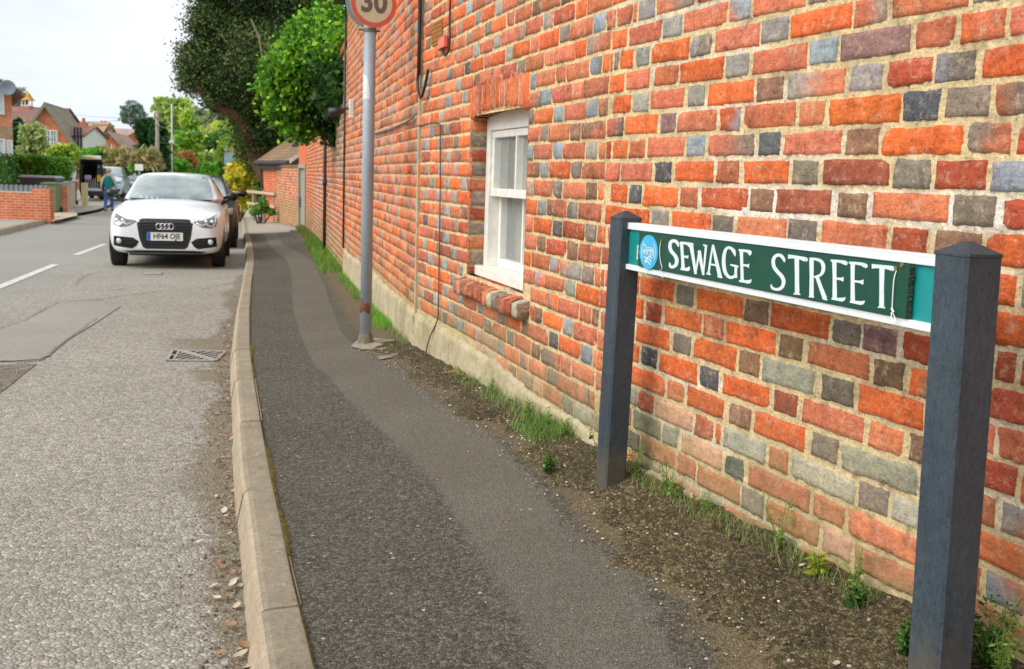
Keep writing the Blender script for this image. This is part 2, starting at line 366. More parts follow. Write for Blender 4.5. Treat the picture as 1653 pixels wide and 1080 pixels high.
# kerb stones
def kerb(name, X, side, y0, y1, stone, wtop=.105, mat=kerb_m):
    mb = MB(); y = y0; first = True
    while y < y1:
        L_ = stone if y > 2.4 or not first else stone
        ya = y+.004; yb = min(y+L_, y1)-.004; ns_ = max(2, int((yb-ya)/.2)+1)
        dz = random.uniform(-.004, .004); dx = random.uniform(-.004, .004)
        rows = []
        for yy in np.linspace(ya, yb, ns_):
            x = float(X(yy))+dx*side; tx = (float(X(yy+.05))-float(X(yy-.05)))/.1; n = np.array([-1, tx])/math.hypot(1, tx)*side
            z = float(prof(yy))
            c = [(0, -.05), (0, .121+dz), (-.004, .126+dz), (wtop*.72, .124+dz), (wtop*.86, .119+dz), (wtop*.97, .108+dz), (wtop+.03, -.05)]
            rows.append([(x+n[0]*a_, yy+n[1]*a_, z+b_) for a_, b_ in c])
        vs = [p for r in rows for p in r]; kk = len(rows[0])
        fs = [[i*kk+j, i*kk+j+1, (i+1)*kk+j+1, (i+1)*kk+j] for i in range(len(rows)-1) for j in range(kk-1)]
        fs += [list(range(kk)), [(len(rows)-1)*kk+j for j in range(kk)][::-1]]
        mb.add(vs, fs); y += L_; first = False
    o = mb.build(name, mat); return tag(o, kind='structure')
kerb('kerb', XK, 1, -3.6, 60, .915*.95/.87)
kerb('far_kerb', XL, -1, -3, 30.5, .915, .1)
# flat patches laid on the sheets from outlines seen in the photo
def outline(pts, off, zf, name, mat, lift=.004, kind='structure', n=3):
    poly = [GP(x, y, off) for x, y in pts]
    bm = bmesh.new(); vs = [bm.verts.new((p[0], p[1], 0)) for p in poly]; f = bm.faces.new(vs)
    if f.normal.z < 0: f.normal_flip()
    bmesh.ops.triangulate(bm, faces=[f]); bmesh.ops.subdivide_edges(bm, edges=bm.edges[:], cuts=n, use_grid_fill=True)
    for v_ in bm.verts: v_.co.z = float(zf(v_.co.x, v_.co.y))+lift
    me = bpy.data.meshes.new(name); bm.to_mesh(me); bm.free(); me.materials.append(mat)
    o = bpy.data.objects.new(name, me); COL.objects.link(o); return tag(o, kind=kind)
roadz = lambda x, y: prof(y)
def band(name, left, right, off, zf, mat, lift, jag=.0, kind='structure', n=8):
    A = np.array([GP(x, y, off)[:2] for x, y in left]); B = np.array([GP(x, y, off)[:2] for x, y in right])
    A = A[np.argsort(A[:, 1])]; B = B[np.argsort(B[:, 1])]
    ys = np.linspace(max(A[0, 1], B[0, 1])-.01, min(A[-1, 1], B[-1, 1]), 160); ys = ys[0]+(ys-ys[0])**1.0
    V = []
    for y in ys:
        a_ = np.interp(y, A[:, 1], A[:, 0]); b_ = np.interp(y, B[:, 1], B[:, 0])
        ja = jag*(math.sin(y*9)+math.sin(y*23+1)*.7+random.uniform(-.6, .6)); jb = jag*(math.sin(y*11+2)+math.sin(y*27)*.7+random.uniform(-.6, .6))
        for k_ in range(n+1):
            t = k_/n; x = (a_+ja)*(1-t)+(b_+jb)*t; V.append((x, y, float(zf(x, y))+lift))
    k_ = n+1; Fs = np.array([[i*k_+j, i*k_+j+1, (i+1)*k_+j+1, (i+1)*k_+j] for i in range(len(ys)-1) for j in range(n)])
    return tag(np_obj(name, V, Fs, mat, smooth=True), kind=kind)
LB = [(425, 373), (435, 394), (464, 420), (471, 438), (471, 464), (474, 495), (482, 526), (495, 557), (507, 582), (531, 604), (567, 649), (629, 711), (700, 791), (744, 867), (798, 947), (833, 1022), (878, 1090), (930, 1180)]
RB = [(446, 373), (456, 394), (490, 414), (507, 427), (523, 456), (531, 482), (541, 505), (549, 531), (567, 552), (610, 572), (645, 600), (678, 636), (722, 676), (789, 716), (829, 764), (878, 809), (915, 862), (970, 905), (1044, 969), (1102, 1080), (1150, 1180)]

DA = [(600, 566), (650, 600), (690, 640), (735, 680), (800, 720), (845, 764), (890, 812), (935, 868), (990, 912), (1070, 972), (1140, 1080), (1190, 1180)]
DB = [(690, 566), (755, 604), (810, 640), (870, 672), (945, 712), (1015, 757), (1080, 800), (1165, 845), (1237, 890), (1330, 950), (1466, 1060), (1660, 1180)]
def tow(L_, off):
    a = np.array([GP(x, y, off)[:2] for x, y in L_]); a = a[np.argsort(a[:, 1])]; return [(q[1], q[0]) for q in a]
LBw, RBw, DAw = tow(LB, .17), tow(RB, .17), tow(DA, .2)
ysp = np.unique(np.concatenate([np.arange(-4, .8, .25), np.arange(.8, 12, .045), np.arange(12, 26, .3), np.arange(26, 112, 3.)])); V = []; Cp = []; NP_ = 70
for y in ysp:
    xa = float(XK(y))-.005; xb = float(XW(y))+.3; la = float(lin(LBw, y)); rb_ = float(lin(RBw, y)); da = float(lin(DAw, y)) if y < 6.6 else 99; sw = .07 if y < 3 else max(.03, .07-.012*(y-3))
    for x in np.linspace(xa, xb, NP_):
        m_ = (.80 if y < 3 else min(1, .80+.1*(y-3)))/(1+math.exp(-(x-la)/sw*2))*1/(1+math.exp(-(rb_-x)/sw*2)) if .9 < y < 26 else 0
        d_ = max(0, min(1, .5+(x-da-.02)/.16)) if y < 6.6 else max(0, min(1, .55+(x-float(XW(y))+.25)/.3))*(1 if y < 24 else .6)
        d_ = max(d_, max(0, min(.4, .45-(x-xa)*6)))
        V.append((x, y, float(pav(x, y)))); Cp.append((m_, d_, max(0, min(1, (y-22.6)/.8)) if x < xb-.7 or y > 24 else 0))
Fs = np.array([[i*NP_+j, i*NP_+j+1, (i+1)*NP_+j+1, (i+1)*NP_+j] for i in range(len(ysp)-1) for j in range(NP_-1)])
tag(np_obj('pavement', V, Fs, pave_m, None, np.array(Cp), smooth=True), kind='structure')
def dirtz(x, y): return pav(x, y)+.003*np.sin(x*40)*np.sin(y*37)
A_ = np.array([GP(x, y, .2)[:2] for x, y in DA]); A_ = A_[np.argsort(A_[:, 1])]
ysd = np.linspace(1.05, 6.4, 420); V = []; nn = 60
hn = np.cumsum(rng.normal(0, 1, 420)); jit = .05*np.sin(ysd*7)+.03*np.sin(ysd*19+1)+rng.normal(0, .012, 420)
for i, y in enumerate(ysd):
    a_ = float(lin([(q[1], q[0]) for q in A_], y))+jit[i]; b_ = float(XW(y))+.06; a_ += .05
    for k_ in range(nn+1):
        t = k_/nn; x = a_*(1-t)+b_*t
        e = min(1, (t*nn)/16); V.append((x, y, float(pav(x, y))-.003+.006*min(1, e*2+rng.normal(0, .25))+e*(.004+.012*t+rng.normal(0, .0022)+.006*math.sin(x*31+y*13)*math.sin(y*29))))
k_ = nn+1; Fs = np.array([[i*k_+j, i*k_+j+1, (i+1)*k_+j+1, (i+1)*k_+j] for i in range(len(ysd)-1) for j in range(nn)])
tag(np_obj('dirt_verge', V, Fs, dirt_m, smooth=True), kind='structure')
if 0: outline([(513, 520), (545, 505), (560, 545), (600, 560), (640, 572), (672, 565), (650, 552), (607, 520), (575, 497), (545, 480), (535, 492)], .17, pav, 'dark_patch', dark_patch_m, .006)
# trench reinstatement and older patches in the street
outline([(0, 585), (66, 581), (80, 574), (110, 549), (150, 525), (195, 495), (140, 487), (100, 488), (40, 519), (0, 533)], 0, roadz, 'road_patch', patch_m, .006)
outline([(0, 590), (60, 588), (46, 598), (10, 628), (-40, 660), (-60, 600)], 0, roadz, 'worn_patch', worn_m, .004)
# tar joint lines as thin ribbons
tar_m = simple('tar', s2l(124, 119, 108), .8, var=.4, scale=30)
mb = MB()
for path, wd in (([(0, 531), (40, 519), (70, 500), (100, 487)], .02), ([(0, 584), (30, 585), (62, 583), (72, 578), (100, 555), (160, 512)], .03),
                 ([(150, 440), (180, 439), (245, 443), (300, 445)], .02), ([(150, 440), (128, 452), (122, 462)], .02), ([(110, 486), (150, 485), (200, 478), (260, 470), (330, 466), (385, 455)], .03),
                 ([(160, 470), (190, 468), (203, 467)], .02), ([(170, 597), (230, 596), (330, 600)], .01)):
    pts = [GP(x, y, 0) for x, y in path]; dense = []
    for a_, b_ in zip(pts[:-1], pts[1:]):
        for t in np.linspace(0, 1, 14, endpoint=False): dense.append(a_*(1-t)+b_*t)
    rb = [(p[0]+random.uniform(-.012, .012), p[1]+random.uniform(-.03, .03), wd*random.uniform(.1, .9)) for p in dense]
    A1, B1 = ribbon_xz(rb); kk = len(A1)
    vs = [(q[0], q[1], float(prof(q[1]))+.008) for q in A1]+[(q[0], q[1], float(prof(q[1]))+.008) for q in B1]
    mb.add(vs, [[i, i+1, kk+i+1, kk+i] for i in range(kk-1)])
tag(mb.build('tar_joints', tar_m), kind='structure')
for (a0, a1) in (((0-120, 512), (90, 427)), ((122, 412), (170, 394)), ((186, 386), (202, 377)), ):
    p0 = GP(*a0, 0); p1 = GP(*a1, 0); d = (p1-p0)[:2]; L_ = np.linalg.norm(d); d /= L_; n = np.array([-d[1], d[0]])*.055
    V = [];
    for t in np.linspace(0, 1, 24):
        q = p0[:2]+d*L_*t
        for s_ in (-1, 1): V.append((q[0]+n[0]*s_, q[1]+n[1]*s_, float(prof(q[1]))+.005))
    tag(np_obj('road_marking', V, np.array([[2*i, 2*i+1, 2*i+3, 2*i+2] for i in range(23)]), paint_m), kind='structure')
# moss along the back of the kerb
V = []; Fs = []
for y in np.arange(1.6, 12, .012):
    wd = .004+.013*max(0, math.sin(y*2.3)+.7*math.sin(y*7.1)+random.uniform(-.6, .6))*(1 if y < 7 else .5)
    x = float(XK(y)); i = len(V)
    V += [(x-.004, y, float(prof(y))+.132), (x+wd*.5, y, float(pav(x+wd*.5, y))+.008), (x+wd, y, float(pav(x+wd, y))+.001)]
    if i: Fs += [[i-3, i-2, i+1, i], [i-2, i-1, i+2, i+1]]
tag(np_obj('moss_line', V, np.array(Fs), moss_m, smooth=True), 'yellow green moss along the back edge of the kerb', 'moss', kind='stuff')

# ------------------------------------------------------------------ brickwork
def CC(r, g_, b): return s2l(r, g_, b, 1.)
PAL = {'O': CC(234, 114, 58), 'o': CC(210, 122, 82), 'P': CC(220, 126, 92), 'R': CC(190, 90, 60), 'r': CC(180, 98, 74), 'G': CC(166, 160, 150), 'B': CC(158, 165, 171),
       'K': CC(98, 98, 100), 'N': CC(152, 114, 88), 'n': CC(142, 128, 114), 'C': CC(192, 182, 158), 'U': CC(152, 116, 112), 'L': CC(240, 140, 96), 'W': CC(218, 164, 136), 'X': CC(208, 118, 80), 'Y': CC(198, 156, 118)}
brick_m, nt, nd, lk, b = newmat('brickwork')
at = attr(nt); v = geopos(nt); fac = at.outputs['Alpha']
f1 = nnoise(nt, 14, 6, .65, v); f2 = nnoise(nt, 70, 5, .7, v); f3 = nnoise(nt, 260, 3, .7, v)
c = mixc(nt, 1., at.outputs['Color'], ramp(nt, f1, [(.3, (.66, .65, .68)), (.5, (1, 1, 1)), (.7, (1.2, 1.18, 1.14))]), 'MULTIPLY')
c = mixc(nt, 1., c, ramp(nt, f2, [(.28, g(.70)), (.5, g(1)), (.75, g(1.2))]), 'MULTIPLY')
c = mixc(nt, 1., c, ramp(nt, nnoise(nt, 180, 5, .8, v), [(.3, g(.66)), (.48, g(1)), (.75, g(1.22))]), 'MULTIPLY')
mps = nd.new('ShaderNodeMapping'); mps.inputs['Scale'].default_value = (1, 1, 5.5); lk.new(v, mps.inputs['Vector'])
c = mixc(nt, 1., c, ramp(nt, nnoise(nt, 26, 6, .8, mps.outputs[0], .4), [(.3, (.70, .68, .70)), (.5, (1, 1, 1)), (.72, (1.22, 1.2, 1.16))]), 'MULTIPLY')
po = nd.new('ShaderNodeTexVoronoi'); po.inputs['Scale'].default_value = 95; lk.new(v, po.inputs['Vector'])
pore = vmath(nt, 'MULTIPLY', vmath(nt, 'LESS_THAN', po.outputs['Distance'], .2), vmath(nt, 'GREATER_THAN', nnoise(nt, 60, 2, .5, v), .55))
c = mixc(nt, vmath(nt, 'MULTIPLY', pore, .55), c, s2l(60, 40, 30)+(1,))
c = mixc(nt, vmath(nt, 'MULTIPLY', ramp(nt, nnoise(nt, 34, 7, .82, v), [(.53, g(0)), (.66, g(.6))]), 1.), c, s2l(226, 196, 166)+(1,))     # lime bloom
c = mixc(nt, vmath(nt, 'MULTIPLY', ramp(nt, nnoise(nt, 22, 6, .8, v), [(.33, g(.6)), (.43, g(0))]), 1.), c, s2l(80, 52, 40)+(1,))         # sooty pits
spz = nd.new('ShaderNodeSeparateXYZ'); lk.new(v, spz.inputs[0])
low = vmath(nt, 'ADD', spz.outputs['Z'], vmath(nt, 'MULTIPLY', nnoise(nt, 4, 5, .7, v), -.5))
lowm = ramp(nt, vmath(nt, 'ADD', low, .35), [(.40, g(.62)), (.70, g(0))])
c = mixc(nt, vmath(nt, 'MULTIPLY', lowm, ramp(nt, nnoise(nt, 26, 5, .7, v), [(.35, g(.35)), (.6, g(1))])), c, s2l(150, 146, 104)+(1,))       # algae and salts low on the wall
lk.new(c, b.inputs['Base Color']); b.inputs['Roughness'].default_value = .82; b.inputs['Specular IOR Level'].default_value = .3
f4 = nnoise(nt, 130, 5, .8, v); bn = bump(nt, f1, .3, .006); bn = bump(nt, f2, .8, .005, bn); bn = bump(nt, f4, .8, .003, bn); bn = bump(nt, f3, .6, .0015, bn); lk.new(bn, b.inputs['Normal'])

class Bricks:
    def __init__(s): s.V = []; s.C = []; s.F = []; s.n = 0
    def quad(s, fr, q, code, nu=6, nv=3, rough=1., dep=None, alt=None, rec=.0045, brightness=None):
        """fr=(origin,u axis,normal); q = 4 corners (s,z): bl,br,tr,tl"""
        O, U, Nn = fr
        q = np.array(q, float); lu = np.linalg.norm(q[1]-q[0]); lv = np.linalg.norm(q[3]-q[0]); eu = min(.3, .0045/lu); ev = min(.3, .0045/lv)
        us = np.concatenate([[0], np.linspace(eu, 1-eu, max(3, nu)), [1]]); vs = np.concatenate([[0], np.linspace(ev, 1-ev, max(2, nv)), [1]])
        uu, vv = np.meshgrid(us, vs)
        q = q+rng.normal(0, .0016*rough, q.shape)
        sz = ((1-uu)*(1-vv))[..., None]*q[0]+(uu*(1-vv))[..., None]*q[1]+(uu*vv)[..., None]*q[2]+((1-uu)*vv)[..., None]*q[3]
        bord = (uu < 1e-6) | (uu > 1-1e-6) | (vv < 1e-6) | (vv > 1-1e-6)
        d0 = np.clip(rng.normal(0, .0008), -.001, .002) if dep is None else dep
        d = np.full(uu.shape, d0)+rng.normal(0, .0009*rough, uu.shape)+rng.normal(0, .0016)*(uu-.5)+rng.normal(0, .0012)*(vv-.5)
        if rough > 1.5: d += rng.normal(0, .0016, uu.shape)
        d = np.maximum(d, -.0016); d = np.where(bord, -.013, d)
        a1, a2, a3, a4 = rng.uniform(0, 6.3, 4); wob = .0008*rough
        sz[..., 1] += wob*(np.sin(uu*9+a1)+.7*np.sin(uu*23+a2))*(vv-.5)*2; sz[..., 0] += wob*np.sin(vv*7+a3)*(uu-.5)*2
        rim = (~bord) & ((uu < eu*1.5) | (uu > 1-eu*1.5) | (vv < ev*1.5) | (vv > 1-ev*1.5)); d = d-np.where(rim, .0006, 0)
        if rng.random() < .25*rough:             # a chipped corner
            cu, cv = rng.integers(0, 2), rng.integers(0, 2); rr = np.hypot((uu-cu)*2.2, vv-cv); d = d-.009*np.clip(1-rr/.30, 0, 1)
        X = O[None, None, :]+sz[..., 0:1]*U+d[..., None]*Nn; X[..., 2] += sz[..., 1]
        col = np.array(PAL[code]); bri = rng.uniform(.76, 1.14) if brightness is None else brightness; tint = 1+rng.normal(0, .04, 3); cc = np.ones(uu.shape+(3,))*col*bri*tint
        if alt:
            c2 = np.array(PAL[alt])*bri; k0 = rng.uniform(.2, .8); t = 1/(1+np.exp(-((uu-k0)*rng.choice([-1, 1])*9+(vv-.5)*rng.normal(0, 4)+rng.normal(0, .8, uu.shape)))); cc = cc*(1-t[..., None])+c2*t[..., None]
        d_unused = 0; r_, c_ = uu.shape; idx = np.arange(r_*c_).reshape(r_, c_)+s.n
        s.F.append(np.stack([idx[:-1, :-1], idx[:-1, 1:], idx[1:, 1:], idx[1:, :-1]], -1).reshape(-1, 4))
        s.V.append(X.reshape(-1, 3)); s.C.append(np.concatenate([cc.reshape(-1, 3), np.ones((r_*c_, 1))], 1)); s.n += r_*c_
    def mortar(s, fr, s0, s1, z0, z1, step, depth, colf, hole=None, amp=.0007):
        O, U, Nn = fr; ns_ = max(2, int((s1-s0)/step)); nz = max(2, int((z1-z0)/(step*.8)))
        uu, vv = np.meshgrid(np.linspace(s0, s1, ns_), np.linspace(z0, z1, nz))
        d = depth+rng.normal(0, amp, uu.shape)
        X = O[None, None, :]+uu[..., None]*U+d[..., None]*Nn; X[..., 2] += vv
        cc = colf(uu, vv); idx = np.arange(uu.size).reshape(uu.shape)+s.n
        Fq = np.stack([idx[:-1, :-1], idx[:-1, 1:], idx[1:, 1:], idx[1:, :-1]], -1).reshape(-1, 4)
        if hole:
            cu = (uu[:-1, :-1]+uu[1:, 1:])/2; cv = (vv[:-1, :-1]+vv[1:, 1:])/2
            keep = ~((cu > hole[0]) & (cu < hole[1]) & (cv > hole[2]) & (cv < hole[3])); Fq = Fq[keep.ravel()]
        s.F.append(Fq); s.V.append(X.reshape(-1, 3)); s.C.append(np.concatenate([cc.reshape(-1, 3), np.zeros((uu.size, 1))], 1)); s.n += uu.size
    def build(s, name, parent=None, mat=None):
        return np_obj(name, np.concatenate(s.V), np.concatenate(s.F), mat or brick_m, parent, np.concatenate(s.C))
def frame(a, b_):
    a = np.array([a[0], a[1], 0.]); b_ = np.array([b_[0], b_[1], 0.]); U = (b_-a)/np.linalg.norm(b_-a); return (a, U, np.array([-U[1], U[0], 0.])), float(np.linalg.norm(b_-a))
ZJ = lambda j: 1.173-(.0737*j if j <= 0 else .0745*j)
def pick(kind, mood='house'):
    if kind == 'S': c, p = {'house': ('OPRorLX', (.25, .36, .07, .13, .05, .06, .08)), 'warm': ('OPoLXYr', (.3, .25, .2, .1, .05, .05, .05)), 'grey': ('GnNYW', (.3, .3, .2, .1, .1)), 'low': ('PWPrnCo', (.25, .2, .2, .1, .1, .05, .1))}[mood]
    else: c, p = {'house': ('GBnNKPO', (.28, .2, .14, .08, .03, .17, .10)), 'warm': ('OoNGPX', (.25, .25, .15, .1, .15, .1)), 'grey': ('GnNKG', (.3, .3, .2, .1, .1)), 'low': ('nGNWKP', (.25, .2, .2, .15, .1, .1))}[mood]
    return rng.choice(list(c), p=p)
def cut(iv, a, b_):
    o = []
    for x0, x1 in iv:
        if x1 <= a or x0 >= b_: o.append((x0, x1)); continue
        if x0 < a: o.append((x0, a))
        if x1 > b_: o.append((b_, x1))
    return o
def courses(B, fr, s0, s1, j0, j1, over={}, hole=None, res=(6, 3), moodf=lambda s, z: 'house', jt=.0065, rough=1., closer=None, ztop=None, unit=.337, wav=None):
    for j in range(j0, j1):
        zb = ZJ(j)+jt*.5; zt = ZJ(j-1)-jt*.5
        if ztop is not None and zt > ztop((s0+s1)/2)+2: continue
        ss = 0.; items = []
        lo_, hi_ = s0, s1
        if j in over:
            for a_, b2, c_ in over[j]: items.append((a_, b2, c_, True))
            om = min(i[0] for i in items)-jt; oM = max(i[1] for i in items)+jt
        else: om = oM = None
        ph = (j % 2)*unit/2+rng.normal(0, .012)
        x = s0-ph-unit; k = 0
        while x < s1:
            for kd, ln in (('S', unit*.667), ('H', unit*.333)):
                a_ = x+jt*.5; b2 = x+ln-jt*.5; x += ln+rng.normal(0, .0015)
                iv = [(max(a_, s0+.002), min(b2, s1-.002))]
                if om is not None: iv = cut(iv, om, oM)
                for a3, b3 in iv:
                    if b3-a3 > .02: items.append((a3, b3, kd, False))
        for a_, b2, c_, fixed in items:
            iv = [(a_, b2)]
            if hole is not None:
                for h in (hole if isinstance(hole, list) else [hole]):
                    if zt > h[2]+.01 and zb < h[3]-.01: iv = cut(iv, h[0], h[1])
            for a3, b3 in iv:
                if b3-a3 < .018: continue
                zc = (zb+zt)/2; sc = (a3+b3)/2
                if ztop is not None and zt > ztop(sc): continue
                mood = moodf(sc, zc); alt = None
                if fixed: code = c_; 
                else: code = pick(c_, mood)
                if code in 'GnXUB' and rng.random() < .35: alt = rng.choice(list('OPn'))
                elif code in 'PoR' and rng.random() < .18: alt = rng.choice(list('nNG'))
                dz = 0 if wav is None else wav(sc, j)
                B.quad(fr, [(a3, zb+dz), (b3, zb+dz), (b3, zt+dz), (a3, zt+dz)], code, res[0] if b3-a3 > .13 else max(4, res[0]*2//3), res[1], rough*(1.6 if rng.random() < .3 else 1), alt=alt)
def fpt(fr, s, z, d=0.):
    return fr[0]+fr[1]*s+fr[2]*d+np.array([0, 0, z])
def fbox(mb, fr, s0, s1, z0, z1, d0, d1):
    c = [fpt(fr, s, z, d) for s in (s0, s1) for z in (z0, z1) for d in (d0, d1)]
    return mb.add(c, [[0, 1, 3, 2], [4, 6, 7, 5], [0, 4, 5, 1], [2, 3, 7, 6], [0, 2, 6, 4], [1, 5, 7, 3]])
frN, LN = frame(n0, n1); frM, LM = frame(n1, m1); frW, LW = frame(m1, w2); frG, LG = frame(w2, w3)
white_m = simple('white_gloss_paint', s2l(232, 230, 221), .4, var=.09, scale=22, bmp=.15, bdist=.001, bscale=90)
dark_m = simple('dark_interior', s2l(70, 66, 58), .9)
steel_m = simple('black_plastic', s2l(42, 42, 42), .45, var=.2)
house = empty('brick_house', (n1[0], n1[1], .1), 0, 'old orange and blue brick house with small white sash window, behind the green sign', 'house')
house_inv = Vector(house.location)
def into(o, par):                                  # parent while keeping world-space mesh coordinates
    o.parent = par; o.location = -Vector(par.location); return o

# --- near and middle stretch of the house front
over = {}
def row(j, items):
    r_ = []
    for x0, x1, c_ in items:
        y = lambda x: (310+56.2*(j-.5))*(x-1053)/447+(296+37.7*(j-.5))*(1500-x)/447
        a_, _ = onplane(x1, y(x1), n0, n1); b2, _ = onplane(x0, y(x0), n0, n1)
        if b2 > LN-.004: b2 = LN-.004
        if b2-a_ > .02: r_.append((a_, b2, c_))
    over[j] = r_
cA = lambda L_: [(a/2.531+1000, b2/2.531+1000, c_) for a, b2, c_ in L_]
row(-7, cA([(75, 145, 'G'), (150, 305, 'o'), (315, 385, 'G'), (395, 540, 'P')]))
row(-6, cA([(-40, 28, 'O'), (35, 170, 'P'), (175, 255, 'G'), (260, 440, 'P'), (445, 535, 'B'), (545, 762, 'P'), (772, 890, 'n')]))
row(-5, cA([(0, 55, 'O'), (65, 122, 'G'), (130, 285, 'O'), (290, 375, 'B'), (385, 570, 'P'), (575, 690, 'G'), (695, 950, 'O'), (955, 1095, 'G'), (1105, 1430, 'o'), (1440, 1560, 'G')]))
row(-4, cA([(-60, 18, 'O'), (25, 122, 'P'), (140, 240, 'o'), (248, 425, 'O'), (435, 530, 'G'), (540, 765, 'P'), (770, 890, 'B'), (900, 1190, 'U'), (1200, 1372, 'X'), (1388, 1575, 'X'), (1590, 1780, 'P')]))
row(-3, cA([(-30, 45, 'O'), (50, 118, 'G'), (122, 262, 'P'), (275, 350, 'G'), (358, 548, 'O'), (555, 670, 'N'), (682, 920, 'P'), (935, 1078, 'G'), (1092, 1278, 'R'), (1285, 1458, 'B'), (1475, 1800, 'O')]))
row(-2, cA([(20, 155, 'O'), (165, 230, 'U'), (235, 395, 'P'), (405, 495, 'B'), (505, 718, 'X'), (730, 840, 'o'), (850, 1145, 'O'), (1150, 1312, 'K'), (1325, 1512, 'n'), (1525, 1700, 'X')]))
row(-1, cA([(-30, 32, 'O'), (38, 102, 'X'), (112, 265, 'P'), (272, 350, 'B'), (360, 548, 'P'), (565, 655, 'K'), (668, 905, 'P'), (918, 1058, 'N'), (1068, 1405, 'O'), (1418, 1605, 'o'), (1618, 1850, 'R')]))
row(0, cA([(5, 132, 'P'), (142, 210, 'K'), (222, 385, 'O'), (392, 488, 'o'), (505, 692, 'O'), (703, 812, 'n'), (825, 1105, 'r'), (1115, 1272, 'n'), (1283, 1502, 'R'), (1515, 1700, 'B')]))
row(1, cA([(-40, 30, 'O'), (35, 88, 'K'), (98, 238, 'O'), (243, 318, 'o'), (330, 518, 'R'), (530, 628, 'N'), (638, 865, 'r'), (885, 1010, 'N'), (1028, 1345, 'L'), (1360, 1535, 'n'), (1555, 1800, 'R')]))
row(2, cA([(-60, 122, 'O'), (130, 200, 'G'), (212, 372, 'O'), (378, 465, 'n'), (475, 682, 'L'), (688, 805, 'n'), (820, 1088, 'L'), (1105, 1258, 'R'), (1285, 1478, 'N'), (1490, 1850, 'O')]))
row(5, [(1033, 1087, 'O'), (1090, 1119, 'n'), (1124, 1198, 'O'), (1201, 1240, 'N'), (1243, 1338, 'O'), (1342, 1388, 'n'), (1392, 1448, 'U'), (1455, 1502, 'R'), (1507, 1600, 'O'), (1604, 1640, 'R')])
row(6, [(1020, 1038, 'O'), (1042, 1067, 'R'), (1071, 1132, 'O'), (1135, 1168, 'o'), (1172, 1252, 'O'), (1256, 1296, 'N'), (1302, 1402, 'o'), (1409, 1459, 'N'), (1467, 1500, 'n'), (1506, 1590, 'R')])
row(7, [(1025, 1081, 'O'), (1085, 1115, 'n'), (1118, 1188, 'O'), (1191, 1226, 'N'), (1230, 1314, 'C'), (1324, 1377, 'n'), (1384, 1491, 'O'), (1497, 1545, 'N')])
row(8, [(1015, 1031, 'O'), (1034, 1060, 'K'), (1063, 1125, 'O'), (1128, 1160, 'K'), (1165, 1242, 'O'), (1247, 1287, 'r'), (1293, 1394, 'P'), (1401, 1458, 'P'), (1466, 1512, 'N'), (1520, 1640, 'R')])
row(9, [(1018, 1073, 'O'), (1076, 1104, 'o'), (1109, 1168, 'O'), (1176, 1212, 'N'), (1216, 1300, 'O'), (1308, 1352, 'n'), (1356, 1480, 'C'), (1486, 1530, 'n')])
row(10, [(1030, 1054, 'R'), (1057, 1117, 'W'), (1120, 1152, 'o'), (1155, 1163, 'O'), (1166, 1236, 'C'), (1240, 1271, 'o'), (1276, 1380, 'C'), (1384, 1434, 'n'), (1438, 1482, 'C')])
row(11, [(1020, 1066, 'n'), (1069, 1094, 'G'), (1098, 1165, 'W'), (1169, 1201, 'K'), (1207, 1306, 'P'), (1311, 1362, 'P'), (1368, 1480, 'P')])
B = Bricks()
def moodN(s, z): return 'low' if z < .42+.06*math.sin(s*5) and rng.random() < .8 else 'house'
wav = lambda s, j: .0022*math.sin(s*3.1+j*.9)+.0012*math.sin(s*9+j*2)
Z_HI = 3.2
jT = int((1.173-Z_HI)/.0737)
courses(B, frN, -.75, LN, -12, 14, over, res=(17, 6), moodf=moodN, wav=wav, jt=.0075)
courses(B, frN, -.75, LN, jT, -12, res=(6, 3), moodf=moodN)
courses(B, frN, -3.6, -.75, jT, 15, res=(6, 3), moodf=moodN)
def mcolN(s, z):
    base = np.array(CC(224, 200, 152)); wh = np.array(CC(243, 236, 222))
    t = np.clip(1-np.abs((z-1.135)/.06), 0, 1)*np.clip((1.1-s)/.5, 0, 1)*(.5+.9*(np.sin(s*6.3+z*3) > -.5))
    t = np.clip(t+.35*(np.sin(s*4.1+z*17)*np.sin(z*23+1) > .35), 0, 1)[..., None]
    n = 1+rng.normal(0, .07, s.shape)[..., None]
    return (base*(1-t)+wh*t)*n
B.mortar(frN, -.75, LN, .12, 2.1, .009, -.0034, mcolN)
B.mortar(frN, -.75, LN, 2.1, Z_HI, .05, -.0034, mcolN); B.mortar(frN, -3.6, -.75, .05, Z_HI, .05, -.0034, mcolN)
# window opening in the middle stretch
sF = .5*(onplane(761.6, 188, n1, m1)[0]+onplane(752.5, 439, n1, m1)[0]); zFt = onplane(761.6, 186, n1, m1)[1]; zFb = onplane(752.5, 441, n1, m1)[1]
sR = .5*(onplane(852, 171, n1, m1)[0]+onplane(845, 470, n1, m1)[0]); zRt = onplane(852, 171, n1, m1)[1]
print('window', sR, sF, zFb, zFt, zRt)
def jn(z): return (1.173-z)/.0737
hole = (sR, sF, zFb, zFt)
archh = .155
holes = [(sR, sF, zFb-.005, zFt+.02), (sR-.0, sF+.03, zFt-.01, zFt+archh-.012)]
sillh = (sR-.10, sF+.085, zFb-.10, zFb)
courses(B, frM, 0, LM, -16, 12, hole=holes+[sillh], res=(9, 4), moodf=lambda s, z: 'low' if z < .46 and s < 1.6 and rng.random() < .7 else 'house', wav=wav)
courses(B, frM, 0, LM, jT, -16, res=(5, 3))
courses(B, frM, 0, 1.5, 12, 14, res=(9, 4), moodf=lambda s, z: 'low')
B.mortar(frM, 0, LM, .05, Z_HI, .014, -.0034, lambda s, z: np.array(CC(228, 200, 150))*(1+rng.normal(0, .06, s.shape)[..., None]), hole=hole)
